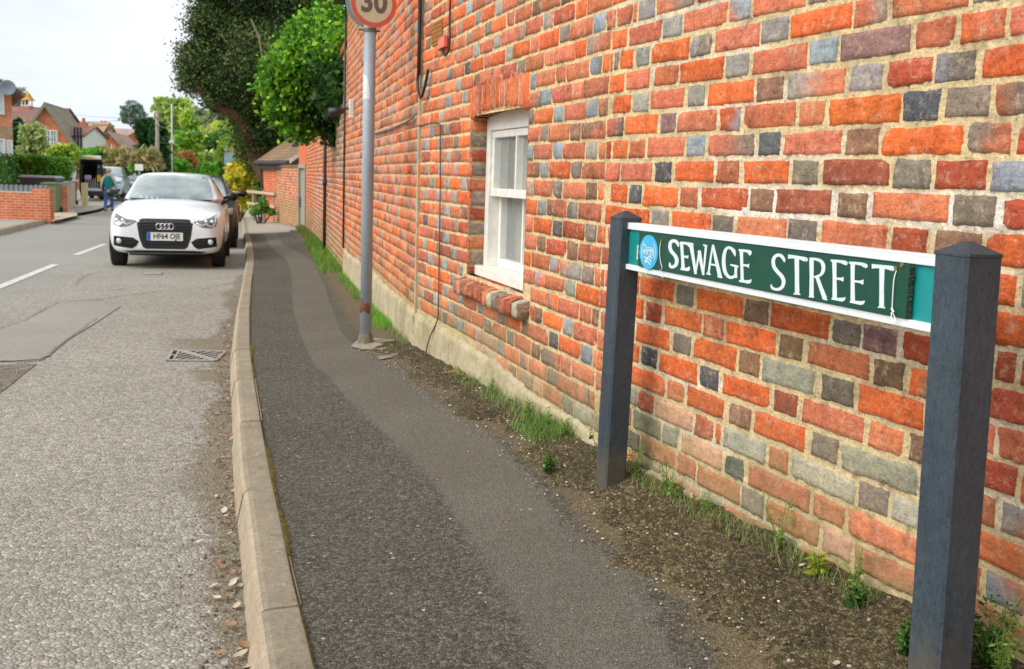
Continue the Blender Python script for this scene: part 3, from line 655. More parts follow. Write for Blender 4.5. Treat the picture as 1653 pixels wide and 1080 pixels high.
# soldier arch with a slight camber
na = 13; wv = (sF+.03-sR)/na
for i in range(na):
    a_ = sR+wv*i+.004; b2 = sR+wv*(i+1)-.004; c_ = (a_+b2)/2; arc = .028*(1-((c_-(sR+sF)/2)/((sF-sR)/2))**2)
    B.quad(frM, [(a_, zFt-.018+arc), (b2, zFt-.018+arc), (b2+.004, zFt+archh-.015+arc), (a_+.004, zFt+archh-.015+arc)], rng.choice(list('OOPRoo')), 3, 6, dep=.001)
# reveals (inner jambs) and the soffit
for s_, sg in ((sF, -1), (sR, 1)):
    fr = (fpt(frM, s_, 0, 0), -frM[2], sg*frM[1]) if sg < 0 else (fpt(frM, s_, 0, -.13), frM[2], sg*frM[1])
    for j in range(int(jn(zFt))-1, int(jn(zFb))+3):
        zb, zt = ZJ(j)+.005, ZJ(j-1)-.005; zb = max(zb, zFb); zt = min(zt, zFt+.01)
        if zt-zb < .012: continue
        B.quad(fr, [(.004, zb), (.126, zb), (.126, zt), (.004, zt)], ('oR' if j % 2 else 'Kn')[int(rng.integers(0, 2))], 6, 4, dep=.0)
    B.mortar(fr, 0, .13, zFb, zFt+.03, .02, -.004, lambda s, z: np.array(CC(200, 180, 140))*(1+rng.normal(0, .05, s.shape)[..., None]))
frS = (fpt(frM, sR, zFt+.012, 0), frM[1], np.array([0, 0, -1.]))
for i in range(na):
    a_ = wv*i+.004; b2 = wv*(i+1)-.004; arc = .028*(1-((a_+sR-(sR+sF)/2)/((sF-sR)/2))**2)-.03
    p = [fpt(frM, sR+a_, zFt+.012+arc, .0), fpt(frM, sR+b2, zFt+.012+arc, .0), fpt(frM, sR+b2, zFt+.012+arc, -.12), fpt(frM, sR+a_, zFt+.012+arc, -.12)]
    k0 = B.n; B.V.append(np.array(p)); B.C.append(np.tile(np.array(list(PAL['o'])+[1.]), (4, 1))); B.F.append(np.array([[k0, k0+1, k0+2, k0+3]])); B.n += 4
into(B.build('front_wall'), house)
# sloping brick-on-edge sill, worn
SB = Bricks(); ns_ = 14; s0, s1 = sR-.09, sF+.075; wv = (s1-s0)/ns_
for i in range(ns_):
    a_ = s0+wv*i+.003; b2 = s0+wv*(i+1)-.003; k_ = rng.normal(0, .0025); code = rng.choice(list('PoNnWrC')); dpt = .055+rng.normal(0, .004)
    top = (fpt(frM, 0, zFb-.002+k_, -.10), frM[1], None); 
    tilt = -.035
    # top face
    N_ = np.array([0, 0, 1.])
    SB.quad((fpt(frM, 0, 0, 0), frM[1], frM[2]), [(a_, zFb-.105+k_), (b2, zFb-.105+k_), (b2, zFb-.032+k_), (a_, zFb-.032+k_)], code, 4, 4, 2.2, dep=dpt)
    U2 = -frM[2]*.97+np.array([0, 0, .0]); 
    O2 = fpt(frM, 0, zFb-.028+k_, dpt); 
    kk = SB.n; pts = []; 
    for t in np.linspace(0, 1, 6):
        for q in np.linspace(a_, b2, 4): pts.append(fpt(frM, q, zFb-.032+k_+t*.034+rng.normal(0, .0022)-(.004 if q in (a_, b2) else 0), (dpt-.004)*(1-t)-.10*t))
    SB.V.append(np.array(pts)); SB.C.append(np.concatenate([np.tile(np.array(PAL[code])*rng.uniform(.9, 1.1), (24, 1)), np.ones((24, 1))], 1))
    idx = np.arange(24).reshape(6, 4)+kk; SB.F.append(np.stack([idx[:-1, :-1], idx[:-1, 1:], idx[1:, 1:], idx[1:, :-1]], -1).reshape(-1, 4)); SB.n += 24
mb_core = [fpt(frM, s, z, d) for s in (s0+.003, s1-.003) for z, d in ((zFb-.1, 0), (zFb-.1, .048), (zFb-.036, .048), (zFb-.006, -.1))]
kk = SB.n; SB.V.append(np.array(mb_core)); SB.C.append(np.tile(np.array(list(CC(150, 120, 95))+[0.]), (8, 1))); SB.n += 8
for f_ in ([0, 1, 2, 3], [4, 7, 6, 5], [1, 5, 6, 2], [2, 6, 7, 3], [0, 4, 5, 1]): SB.F.append(np.array([[q+kk for q in f_]]))
into(SB.build('brick_sill'), house)
# sash window
win = MB(); d = -.085
fbox(win, frM, sR+.002, sF-.002, zFt-.075, zFt+.03, d-.10, d)            # head
fbox(win, frM, sF-.062, sF-.002, zFb+.045, zFt-.075, d-.10, d)
fbox(win, frM, sR+.002, sR+.062, zFb+.045, zFt-.075, d-.10, d)
fbox(win, frM, sR-.0, sF-.0, zFb-.004, zFb+.045, d-.10, d+.045)         # timber sill
window = into(win.build('sash_window_frame', white_m, bevel=.003), house)
glass_m, nt, nd, lk, b = newmat('window_glass')
b.inputs['Base Color'].default_value = (.82, .87, .84, 1); b.inputs['Roughness'].default_value = .02; b.inputs['Transmission Weight'].default_value = .0; b.inputs['Alpha'].default_value = .20; b.inputs['Specular IOR Level'].default_value = 1.
zm = (zFb+zFt)/2+.02
def sash(name, z0, z1, dd, par):
    mb = MB(); w_ = .036; a_, b2 = sR+.064, sF-.064
    for x in ((a_, a_+w_), (b2-w_, b2), ((a_+b2)/2-.009, (a_+b2)/2+.009)): fbox(mb, frM, x[0], x[1], z0+.04, z1-.034, dd-.035, dd)
    fbox(mb, frM, a_, b2, z0, z0+.04, dd-.037, dd+.002); fbox(mb, frM, a_, b2, z1-.034, z1, dd-.037, dd+.002)
    o = mb.build(name, white_m, bevel=.002); o.parent = par
    g2 = MB(); fbox(g2, frM, a_+w_-.005, b2-w_+.005, z0+.035, z1-.03, dd-.022, dd-.018); o2 = g2.build('pane', glass_m); o2.parent = par
    return o
sash('upper_sash', zm-.02, zFt-.077, d-.012, window); sash('lower_sash', zFb+.047, zm+.014, d-.056, window)
curt_m = simple('cream_curtain', s2l(150, 148, 126), .9, var=.12, scale=20)
mb = MB(); pts0 = []
for i in range(60):
    s_ = sF-.02-(sF-sR)*.40*i/59; dd = d-.16+.018*math.sin(i*1.05)+.008*math.sin(i*2.3); pts0.append((fpt(frM, s_, zFb+.03, dd), fpt(frM, s_, zFt+.05, dd)))
mb.add([p for q in pts0 for p in q], [[2*i, 2*i+1, 2*i+3, 2*i+2] for i in range(59)]); mb.build('curtain', curt_m, smooth=True).parent = window
mb = MB()
for i in range(9):
    z = zFb+.08+i*.085; fbox(mb, frM, sR+.05, sR+(sF-sR)*.46, z, z+.035, d-.13, d-.112)
mb.build('slatted_blind', white_m).parent = window
mb = MB(); s0, s1, z0, z1, d0, d1 = sR-.3, sF+.3, zFb-.2, zFt+.25, -.13, -1.2
c_ = [fpt(frM, s, z, dd) for s in (s0, s1) for z in (z0, z1) for dd in (d0, d1)]
mb.add(c_, [[4, 6, 7, 5], [0, 4, 5, 1], [2, 3, 7, 6], [0, 1, 3, 2], [1, 5, 7, 3]]); into(mb.build('room', dark_m), house)

# --- far stretch of the house front, beyond the drainpipe
B2 = Bricks()
courses(B2, frW, .0, LW, jT, 13, res=(5, 3), moodf=lambda s, z: 'warm' if z < .95 and rng.random() < .75 else 'house', unit=.337)
courses(B2, frW, 0, LW, 13, 18, res=(4, 2), moodf=lambda s, z: 'warm')
B2.mortar(frW, 0, LW, -.15, Z_HI, .022, -.0034, lambda s, z: np.array(CC(220, 178, 122))*(1+rng.normal(0, .06, s.shape)[..., None]), amp=.001)
frE = (fpt(frW, LW, 0, 0), -frW[2], frW[1])
courses(B2, frE, 0, 6, jT, 16, res=(4, 2), moodf=lambda s, z: 'house'); B2.mortar(frE, 0, 6, -.15, Z_HI, .1, -.0034, lambda s, z: np.array(CC(232, 190, 132))*np.ones(s.shape+(1,)))
into(B2.build('side_wall'), house)
# plinth of weathered cement render along the foot of the wall
rend_m, nt, nd, lk, b = newmat('cement_render')
v = geopos(nt); f1 = nnoise(nt, 3.5, 6, .7, v); f2 = nnoise(nt, 40, 5, .7, v); f3 = nnoise(nt, 11, 6, .75, v)
c = ramp(nt, f1, [(.3, s2l(162, 148, 112)), (.5, s2l(186, 172, 138)), (.7, s2l(206, 192, 160))])
c = mixc(nt, ramp(nt, f3, [(.5, g(0)), (.66, g(.55))]), c, s2l(132, 124, 74)+(1,))
c = mixc(nt, 1., c, ramp(nt, f2, [(.3, g(.8)), (.7, g(1.12))]), 'MULTIPLY')
lk.new(c, b.inputs['Base Color']); b.inputs['Roughness'].default_value = .9
lk.new(bump(nt, f2, .6, .005, bump(nt, f3, .5, .012)), b.inputs['Normal'])
def plinth(fr, s0, s1, ztopf, zbotf, dep, step=.02, rows=14):
    V = []; n = int((s1-s0)/step)
    h = np.cumsum(rng.normal(0, 1, n+1)); h = (h-np.linspace(h[0], h[-1], n+1)); h = h/max(1, np.abs(h).max())
    for i in range(n+1):
        s_ = s0+(s1-s0)*i/n; zt = ztopf(s_)+.022*h[i]+rng.normal(0, .002); zb = zbotf(s_)
        for k_ in range(rows+1):
            t = k_/rows; z = zb+(zt-zb)*t; dd = dep(s_)*(1.05-.25*t)+rng.normal(0, .0007)+.002*math.sin(s_*13+z*21)
            if k_ == rows: dd = -.002
            V.append(fpt(fr, s_, z, dd))
    k_ = rows+1; Fq = np.array([[i*k_+j, (i+1)*k_+j, (i+1)*k_+j+1, i*k_+j+1] for i in range(n) for j in range(rows)])
    return V, Fq
gz = lambda fr, s: float(pav(*fpt(fr, s, 0, .03)[:2]))-.06
Vs, Fs_, o_ = [], [], 0
for args in ((frN, -1.2, LN, lambda s: .252+.004*math.sin(s*9), None, lambda s: .022), (frM, 0, LM, lambda s: float(np.interp(s, [0, .6, 1.2, 2, 2.9], [.27, .27, .335, .34, .33])), None, lambda s: .018+.006*min(1, s)),
             (frW, 0, LW-.02, lambda s: .33-.005*s, None, lambda s: .026)):
    V_, F_ = plinth(args[0], args[1], args[2], args[3], lambda s, fr=args[0]: gz(fr, s), args[5], step=.015 if args[0] is not frW else .04); Vs += V_; Fs_.append(F_+o_); o_ += len(V_)
into(np_obj('plinth', Vs, np.concatenate(Fs_), rend_m), house)
# vertical mortar joint between the two stretches
mb = MB(); fbox(mb, frW, -.012, .03, .3, Z_HI, -.01, .012); into(mb.build('mortar_joint', rend_m), house)
# roof over the house
tile_m, nt, nd, lk, b = newmat('roof_tiles')
tc_ = objco(nt); at = attr(nt)
vo = nd.new('ShaderNodeTexBrick'); vo.inputs['Scale'].default_value = 1.; vo.inputs['Brick Width'].default_value = .25; vo.inputs['Row Height'].default_value = .16; vo.inputs['Mortar Size'].default_value = .012
for k_, c_ in (('Color1', s2l(128, 84, 62)), ('Color2', s2l(104, 74, 60)), ('Mortar', s2l(52, 40, 34))): vo.inputs[k_].default_value = c_+(1,)
uvn = nd.new('ShaderNodeAttribute'); uvn.attribute_name = 'Tuv'; lk.new(uvn.outputs['Vector'], vo.inputs['Vector'])
big = nnoise(nt, .9, 5, .65, geopos(nt)); c = mixc(nt, 1., vo.outputs['Color'], ramp(nt, big, [(.3, g(.75)), (.7, g(1.3))]), 'MULTIPLY')
lk.new(c, b.inputs['Base Color']); b.inputs['Roughness'].default_value = .85; lk.new(bump(nt, vo.outputs['Fac'], -.6, .02), b.inputs['Normal'])
def tileobj(name, quads, parent, mat=tile_m, th=.06):
    """quads: 4 points, eave-left, eave-right, ridge-right, ridge-left; each gets real thickness and a tile coordinate"""
    V, Fs, T = [], [], []
    for q in quads:
        q = [np.array(p, float) for p in q]; n = np.cross(q[1]-q[0], q[3]-q[0]); n /= np.linalg.norm(n)
        if n[2] < 0: n = -n
        u = (q[1]-q[0])/np.linalg.norm(q[1]-q[0]); w_ = np.cross(n, u); k = len(V)
        for p in q: V.append(p); T.append(((p-q[0])@u, (p-q[0])@w_, 0))
        for p in q: V.append(p-n*th); T.append(((p-q[0])@u, (p-q[0])@w_, 0))
        Fs += [[k, k+1, k+2, k+3], [k+7, k+6, k+5, k+4]]+[[k+i, k+4+i, k+4+(i+1) % 4, k+(i+1) % 4] for i in range(4)]
    o = np_obj(name, V, Fs, mat, parent)
    a = o.data.attributes.new('Tuv', 'FLOAT_VECTOR', 'POINT'); a.data.foreach_set('vector', np.array(T, np.float32).ravel()); return o
path = [fpt(frN, -3.8, 0), fpt(frN, LN, 0), fpt(frM, LM, 0), fpt(frW, LW+.18, 0)]; nor = [frN[2], (frN[2]+frM[2])/2, (frM[2]+frW[2])/2, frW[2]]
quads = []
for i in range(3):
    e0, e1 = path[i]+nor[i]*.17+np.array([0, 0, 3.27]), path[i+1]+nor[i+1]*.17+np.array([0, 0, 3.27])
    r0, r1 = path[i]-nor[i]*3+np.array([0, 0, 6.0]), path[i+1]-nor[i+1]*3+np.array([0, 0, 6.0])
    b0, b1 = path[i]-nor[i]*6.2+np.array([0, 0, 3.27]), path[i+1]-nor[i+1]*6.2+np.array([0, 0, 3.27])
    quads += [(e0, e1, r1, r0), (b1, b0, r0, r1)]
into(tileobj('roof', quads, None), house)
mb = MB(); mb.tube([path[i]+nor[i]*.2+np.array([0, 0, 3.235]) for i in range(4)], .055, 8)
for i in range(3): 
    a_ = path[i]+nor[i]*.16+np.array([0, 0, 3.12]); c_ = path[i+1]+nor[i+1]*.16+np.array([0, 0, 3.12]); mb.prism([a_, c_, c_-nor[i+1]*.2, a_-nor[i]*.2], (0, 0, 0), (0, 0, .1))
into(mb.build('gutter', steel_m), house)
mb = MB(); fbox(mb, frN, -3.6, LN, -.2, 3.15, -5.8, -6.0); fbox(mb, frM, 0, LM, -.2, 3.15, -5.8, -6.0); fbox(mb, frW, 0, LW, -.2, 3.15, -5.8, -6.0); fbox(mb, frN, -3.62, -3.5, -.2, 3.15, -6, -.05)
p = [fpt(frW, LW-.01, 3.15, -.05), fpt(frW, LW-.01, 3.15, -6), fpt(frW, LW-.01, 5.85, -3)]; mb.prism(p, (0, 0, 0), tuple(-frW[1]*.2))
into(mb.build('rear_wall', simple('orange_brick_plain', s2l(190, 92, 58), .9, var=.2, scale=6)), house)
# cables and small fittings on the front
def WM(x, y, dd=.02):
    s_, z = onplane(x, y, n1, m1); return fpt(frM, s_, z, dd)
def WWp(x, y, dd=.02):
    s_, z = onplane(x, y, m1, w2); return fpt(frW, s_, z, dd)
def smooth(pts, n=6):
    pts = [np.array(p, float) for p in pts]; o = []
    P_ = [pts[0]]+pts+[pts[-1]]
    for i in range(1, len(P_)-2):
        for t in np.linspace(0, 1, n, endpoint=False):
            a, b_, c, d_ = P_[i-1], P_[i], P_[i+1], P_[i+2]
            o.append(.5*((2*b_)+(-a+c)*t+(2*a-5*b_+4*c-d_)*t*t+(-a+3*b_-3*c+d_)*t**3))
    o.append(pts[-1]); return o
top = WM(684, 0, .025); top2 = top.copy(); top2[2] = 3.15
mb = MB(); mb.tube([top2, WM(684.5, 0, .025), WM(683.5, 60, .025), WM(682.5, 122, .025)], .0115, 10)
mb.tube(smooth([WM(682.5, 112, .026), WM(682, 138, .03), WM(688, 158, .035), WM(694, 140, .03), WM(697, 112, .022)]), .009, 10)
o = into(mb.build('black_conduit', steel_m, smooth=True), house)
mb = MB(); t3 = WM(732, 0, .015); t3[2] = 3.15
mb.tube(smooth([t3, WM(731, 5, .015), WM(730.5, 60, .015), WM(729, 80, .015), WM(723.5, 90, .018), WM(718, 82, .018), WM(712, 81, .012)]), .006, 8)
into(mb.build('cable', steel_m, smooth=True), house)
greyc_m = simple('grey_cable', s2l(128, 122, 112), .7, var=.25, scale=10)
mb = MB(); mb.tube(smooth([WM(678, 203, .012), WM(690, 201, .012), WM(709, 198, .012), WM(713.5, 203, .012), WM(714, 215, .012), WM(714, 300, .012), WM(712.5, 400, .012), WM(711, 480, .012), WM(709.5, 515, .012), WM(703, 545, .035), WM(699, 571, .045)]), .0042, 7)
q = WM(699, 572, .05); q[2] = float(pav(q[0], q[1]))+.01; e_ = GP(664, 577, .19); e_[2] = float(pav(e_[0], e_[1]))+.012; mb.tube(smooth([WM(699, 569, .045), q, e_]), .006, 7)
o = into(mb.build('thin_cable', simple('dark_grey_cable', s2l(92, 86, 78), .7), smooth=True), house)
mb = MB(); mb.tube(smooth([WWp(606, 216, .014), WWp(630, 209, .014), WWp(655, 199, .014), WWp(666, 194, .02), WWp(673, 188, .02)]), .008, 7); into(mb.build('grey_cable', greyc_m, smooth=True), house)
# clay air brick
mb = MB(); s0, z1_ = onplane(715, 30, n1, m1); s1, z0_ = onplane(699, 74, n1, m1); z1_ = onplane(699, 40, n1, m1)[1]; z0_ = onplane(715, 66, n1, m1)[1]
clay_m = simple('clay_vent', s2l(176, 120, 62), .85, var=.2, scale=20)
for i in range(8): 
    x = s0+(s1-s0)*i/7; fbox(mb, frM, x-.005, x+.005, z0_, z1_, -.01, .009)
for i in range(6):
    z = z0_+(z1_-z0_)*i/5; fbox(mb, frM, s0-.005, s1+.005, z-.005, z+.005, -.01, .007)
av = into(mb.build('air_brick', clay_m), house); mb = MB(); fbox(mb, frM, s0, s1, z0_, z1_, -.004, .0015); mb.build('vent_holes', dark_m).parent = av
mb = MB(); a_, zt_ = onplane(724, 57, n1, m1); b2, zb_ = onplane(713, 80, n1, m1); 
mb.prism([fpt(frM, a_, zt_, .004), fpt(frM, a_, zb_, .004), fpt(frM, b2, zb_-.004, .004), fpt(frM, b2, zb_+.05, .004), fpt(frM, a_+.02, zt_, .004)], (0, 0, 0), tuple(frM[2]*.02)); into(mb.build('cable_cover', simple('salmon_paint', s2l(232, 120, 96), .7), bevel=.002), house)
# bracket lamp at the far corner
lm_ = WWp(571, 176, .10)
mb = MB(); fbox(mb, (lm_, frW[1], frW[2]), -.06, .06, -.10, .10, -.10, -.05); wl = into(mb.build('alarm_box', white_m, bevel=.008), house)
mb = MB(); mb.tube([lm_+np.array([0, 0, -.02]), lm_+frW[2]*.16+np.array([0, 0, -.05])], [.03, .05], 12); mb.tube([lm_-frW[2]*.06, lm_+frW[2]*.02], .012, 8); into(mb.build('security_lamp', steel_m, smooth=True), house)
rust_m = simple('rusty_iron', s2l(112, 66, 42), .8, var=.5, scale=9, bmp=.4, bdist=.003)
dpipe_m = simple('dark_brown_paint', s2l(70, 46, 36), .6, var=.35, scale=7)
s_, _ = onplane(559.5, 300, m1, w2)
mb = MB(); mb.tube([fpt(frW, LW-.01, float(pav(w2[0], w2[1]))+.3, .02), fpt(frW, LW-.01, 3.2, .02)], .012, 10); into(mb.build('corner_tube', dpipe_m, smooth=True), house)  # thin dark brown tube up the far corner of the front

# ------------------------------------------------------------------ garden wall
gwall = empty('garden_wall', (w2[0], w2[1], 0), 0, 'long old garden wall of patchy orange and whitened bricks running from the house to the wooden gate', 'wall')
B3 = Bricks(); zt3 = lambda s: 2.62-.045*s
def moodG(s, z):
    if s < 2.9 and z > 1.05+.12*s: return 'grey'
    if 2.9 <= s < 7.5 and z > .9 and rng.random() < .35: return 'grey'
    if 2.6 < s < 9 and z < 1.0 and rng.random() < .5: return 'low'
    return 'warm'
courses(B3, frG, 0.02, LG, -20, 21, res=(4, 2), moodf=moodG, ztop=zt3, rough=1.3)
# mortar face with sloping top
n_ = 120; V = []; C_ = []
for i in range(n_+1):
    s_ = .0+LG*i/n_
    for t in np.linspace(0, 1, 30):
        V.append(fpt(frG, s_, -.5+(zt3(s_)+.01+.5)*t, -.005)); z = V[-1][2]
        wl_ = 1. if (1. < s_ < 9 and z < .8+.5*math.sin(s_*1.3)) else .0
        C_.append(tuple(np.array(CC(226, 190, 140))*(1-wl_)+np.array(CC(232, 222, 205))*wl_)+(0.,))
idx = np.arange((n_+1)*30).reshape(n_+1, 30)+B3.n; B3.F.append(np.stack([idx[:-1, :-1], idx[1:, :-1], idx[1:, 1:], idx[:-1, 1:]], -1).reshape(-1, 4)); B3.V.append(np.array(V)); B3.C.append(np.array(C_)); B3.n += len(V)
into(B3.build('wall_face'), gwall)
mb = MB()
p = [fpt(frG, 0, -.6, -.01), fpt(frG, LG, -.6, -.01), fpt(frG, LG, zt3(LG), -.01), fpt(frG, 0, zt3(0), -.01)]; mb.prism(p, (0, 0, 0), tuple(-frG[2]*.24)); into(mb.build('wall_core', simple('wall_core', s2l(180, 96, 60), .9, var=.25, scale=8)), gwall)
mb = MB()
for i in range(84):
    a_ = LG*i/84+.004; b2 = LG*(i+1)/84-.004; z = zt3(a_)+.004; fbox(mb, frG, a_, b2, z, z+.07+random.uniform(-.006, .006), -.27, .03)
into(mb.build('coping', simple('coping_brick', s2l(170, 96, 66), .9, var=.35, scale=5), bevel=.01), gwall)
s_, _ = onplane(529.5, 330, w2, w3); mb = MB()
zb = float(pav(*fpt(frG, s_, 0, 0)[:2]))
mb.tube([fpt(frG, s_, zb+.02, .05), fpt(frG, s_, zt3(s_)-.05, .05)], .026, 12)
for z in (1.0,): mb.tube([fpt(frG, s_, zb+z, .05), fpt(frG, s_, zb+z+.08, .05)], .035, 12)
into(mb.build('downpipe', dpipe_m, smooth=True), gwall)
# ------------------------------------------------------------------ street name sign
rec_m, nt, nd, lk, b = newmat('recycled_plastic')
v = geopos(nt); mpn = nd.new('ShaderNodeMapping'); mpn.inputs['Scale'].default_value = (1, 1, .45); lk.new(v, mpn.inputs['Vector']); vv_ = mpn.outputs[0]
f1 = nnoise(nt, 3.2, 6, .65, vv_); f2 = nnoise(nt, 120, 3, .65, vv_, 1.2); f3 = nnoise(nt, 32, 4, .6, vv_, 2.)
c = ramp(nt, f1, [(.3, s2l(42, 52, 61)), (.7, s2l(66, 79, 89))]); c = mixc(nt, 1., c, ramp(nt, f2, [(.3, g(.68)), (.7, g(1.3))]), 'MULTIPLY')
sz_ = nd.new('ShaderNodeSeparateXYZ'); lk.new(v, sz_.inputs[0])
mud = ramp(nt, vmath(nt, 'ADD', sz_.outputs['Z'], vmath(nt, 'MULTIPLY', nnoise(nt, 24, 6, .8, v), -.35)), [(.06, g(.5)), (.20, g(0))])
c = mixc(nt, mud, c, s2l(112, 98, 74)+(1,))
c = mixc(nt, ramp(nt, nnoise(nt, 18, 7, .85, vv_, 3.), [(.62, g(0)), (.70, g(.4))]), c, s2l(128, 134, 138)+(1,))
lk.new(c, b.inputs['Base Color']); b.inputs['Roughness'].default_value = .5; b.inputs['Specular IOR Level'].default_value = .5
lk.new(bump(nt, f2, .5, .0022, bump(nt, f3, .3, .004)), b.inputs['Normal'])
Ar = P(1511, 416, 1.86); Al = P(1013, 361, 3.08)
sgn = empty('street_name_sign', (Al[0], Al[1], .2), 0, 'low green street name plate reading sewage street on two dark grey posts', 'street sign')
frP, LP = frame(Ar, Al)
def post(px_top, py_top, px_bot, py_bot, Y, w, base_z, yaw):
    t = P(px_top, py_top, Y); b_ = P(px_bot, py_bot, Y); ax = (t-b_)/np.linalg.norm(t-b_)
    if b_[2] > base_z: b_ = b_-ax*((b_[2]-base_z)/ax[2])
    a = math.atan2(frP[1][1], frP[1][0])+yaw; U = np.array([math.cos(a), math.sin(a), 0]); V_ = np.array([-U[1], U[0], 0])
    mb = MB(); h = w/2; rr = []; n = 40; r_ = .006
    prof_ = [(-h+r_, -h), (h-r_, -h), (h, -h+r_), (h, h-r_), (h-r_, h), (-h+r_, h), (-h, h-r_), (-h, -h+r_)]
    vs = []; 
    for i in range(n+1):
        c_ = b_+(t-b_)*i/n
        for x, y in prof_: 
            k_ = 1+random.gauss(0, .003); vs.append(c_+U*x*k_+V_*y*k_)
    for x, y in prof_: vs.append(t+U*x*1.04+V_*y*1.04+np.array([0, 0, .001]))
    for x, y in prof_: vs.append(t+U*x*1.04+V_*y*1.04+np.array([0, 0, .006]))
    for x, y in prof_: vs.append(t+U*x*.12+V_*y*.12+np.array([0, 0, .0265]))
    m_ = n+4; fs = [[i*8+j, i*8+(j+1) % 8, (i+1)*8+(j+1) % 8, (i+1)*8+j] for i in range(m_-1) for j in range(8)]+[[(m_-1)*8+j for j in range(8)]]
    mb.add(vs, fs); return into(mb.build('post', rec_m), sgn)
tl = P(1010.5, 354, 3.10); post(1010.5, 354, 985, 780, 3.10, .0745, .05, 0.03)
post(1563, 413, 1517, 1060, 1.80, .083, .1, -.02)
def SP(x, y):
    s_, z = onplane(x, y, Ar, Al); return s_, z
teal_m = simple('teal_plate', s2l(22, 140, 138), .35, var=.10, scale=12); green_m = simple('dark_green_paint', s2l(4, 72, 54), .5, var=.12, scale=16, bmp=.12, bdist=.001, bscale=60)
alu_m = simple('white_aluminium', s2l(228, 232, 234), .4, var=.05, scale=20); lett_m = simple('hand_painted_white', s2l(216, 226, 228), .5, var=.05, scale=60)
zt0 = SP(1511, 416)[1]; zt1 = SP(1013, 361)[1]; zb0 = SP(1508, 537)[1]; zb1 = SP(1012, 434)[1]
def slab(s0, s1, f0, f1, d0, d1):
    """board between fractions f0..f1 of the plate's height"""
    z = lambda s, f: (zb0+(zb1-zb0)*s/LP)*(1-f)+(zt0+(zt1-zt0)*s/LP)*f
    vs = [fpt(frP, s, z(s, f), d_) for s in (s0, s1) for f in (f0, f1) for d_ in (d0, d1)]
    return vs, [[0, 1, 3, 2], [4, 6, 7, 5], [0, 4, 5, 1], [2, 3, 7, 6], [0, 2, 6, 4], [1, 5, 7, 3]]
print('sign z', zt0, zt1, zb0, zb1, LP)
mb = MB(); mb.add(*slab(-.02, LP+.0, .04, .96, -.006, -.001)); plate = into(mb.build('name_plate', teal_m), sgn)
mb = MB(); 
for f0, f1 in ((.885, 1.0), (0, .115)):
    mb.add(*slab(-.02, LP+.004, f0, f1, -.010, .0075))
mb.add(*slab(-.02, LP+.004, 1.0, 1.03, -.03, .0075)); into(mb.build('rail', alu_m, bevel=.0012), sgn)
# screwed-on temporary board
sR_ = SP(1474, 470)[0]; sL_ = SP(1037, 400)[0]
mb = MB(); z = lambda s, f: (zb0+(zb1-zb0)*s/LP)*(1-f)+(zt0+(zt1-zt0)*s/LP)*f
n_ = 60; vs = []
for i in range(n_+1):
    s_ = sR_+(sL_-sR_)*i/n_
    for f, d_ in ((.13+random.uniform(-.006, .006), .010), (.13, .0125), (.865+random.uniform(-.006, .006), .0125), (.865, .010)):
        vs.append(fpt(frP, s_, z(s_, f), d_))
mb.add(vs, [[i*4+j, i*4+(j+1) % 4, (i+1)*4+(j+1) % 4, (i+1)*4+j] for i in range(n_) for j in range(4)]+[[0, 1, 2, 3], [n_*4+3, n_*4+2, n_*4+1, n_*4]])
board = into(mb.build('painted_board', green_m), sgn)
mb = MB(); zz = np.linspace(.13, .87, 26); 
A1 = [fpt(frP, sR_-.0005+random.uniform(-.0008, .0008), z(sR_, f), .0135) for f in zz]; A2 = [fpt(frP, sR_-.006+random.uniform(-.002, .002), z(sR_, f), .006+random.uniform(-.002, .002)) for f in zz]
mb.add(A1+A2, [[i, i+1, 26+i+1, 26+i] for i in range(25)])
spl = simple('splintered_edge', s2l(34, 56, 38), .9, var=.9, scale=190); into(mb.build('cut_edge', spl), sgn)
c7 = lambda x, y: (x/4.697+960, y/4.697+330)
c8 = lambda x, y: (x/4.0024+1240, y/4.0024+370)
LETTERS = []
def ser(a): return a
E_ = lambda x0, x1, y0, y1, ym, w, sl: None
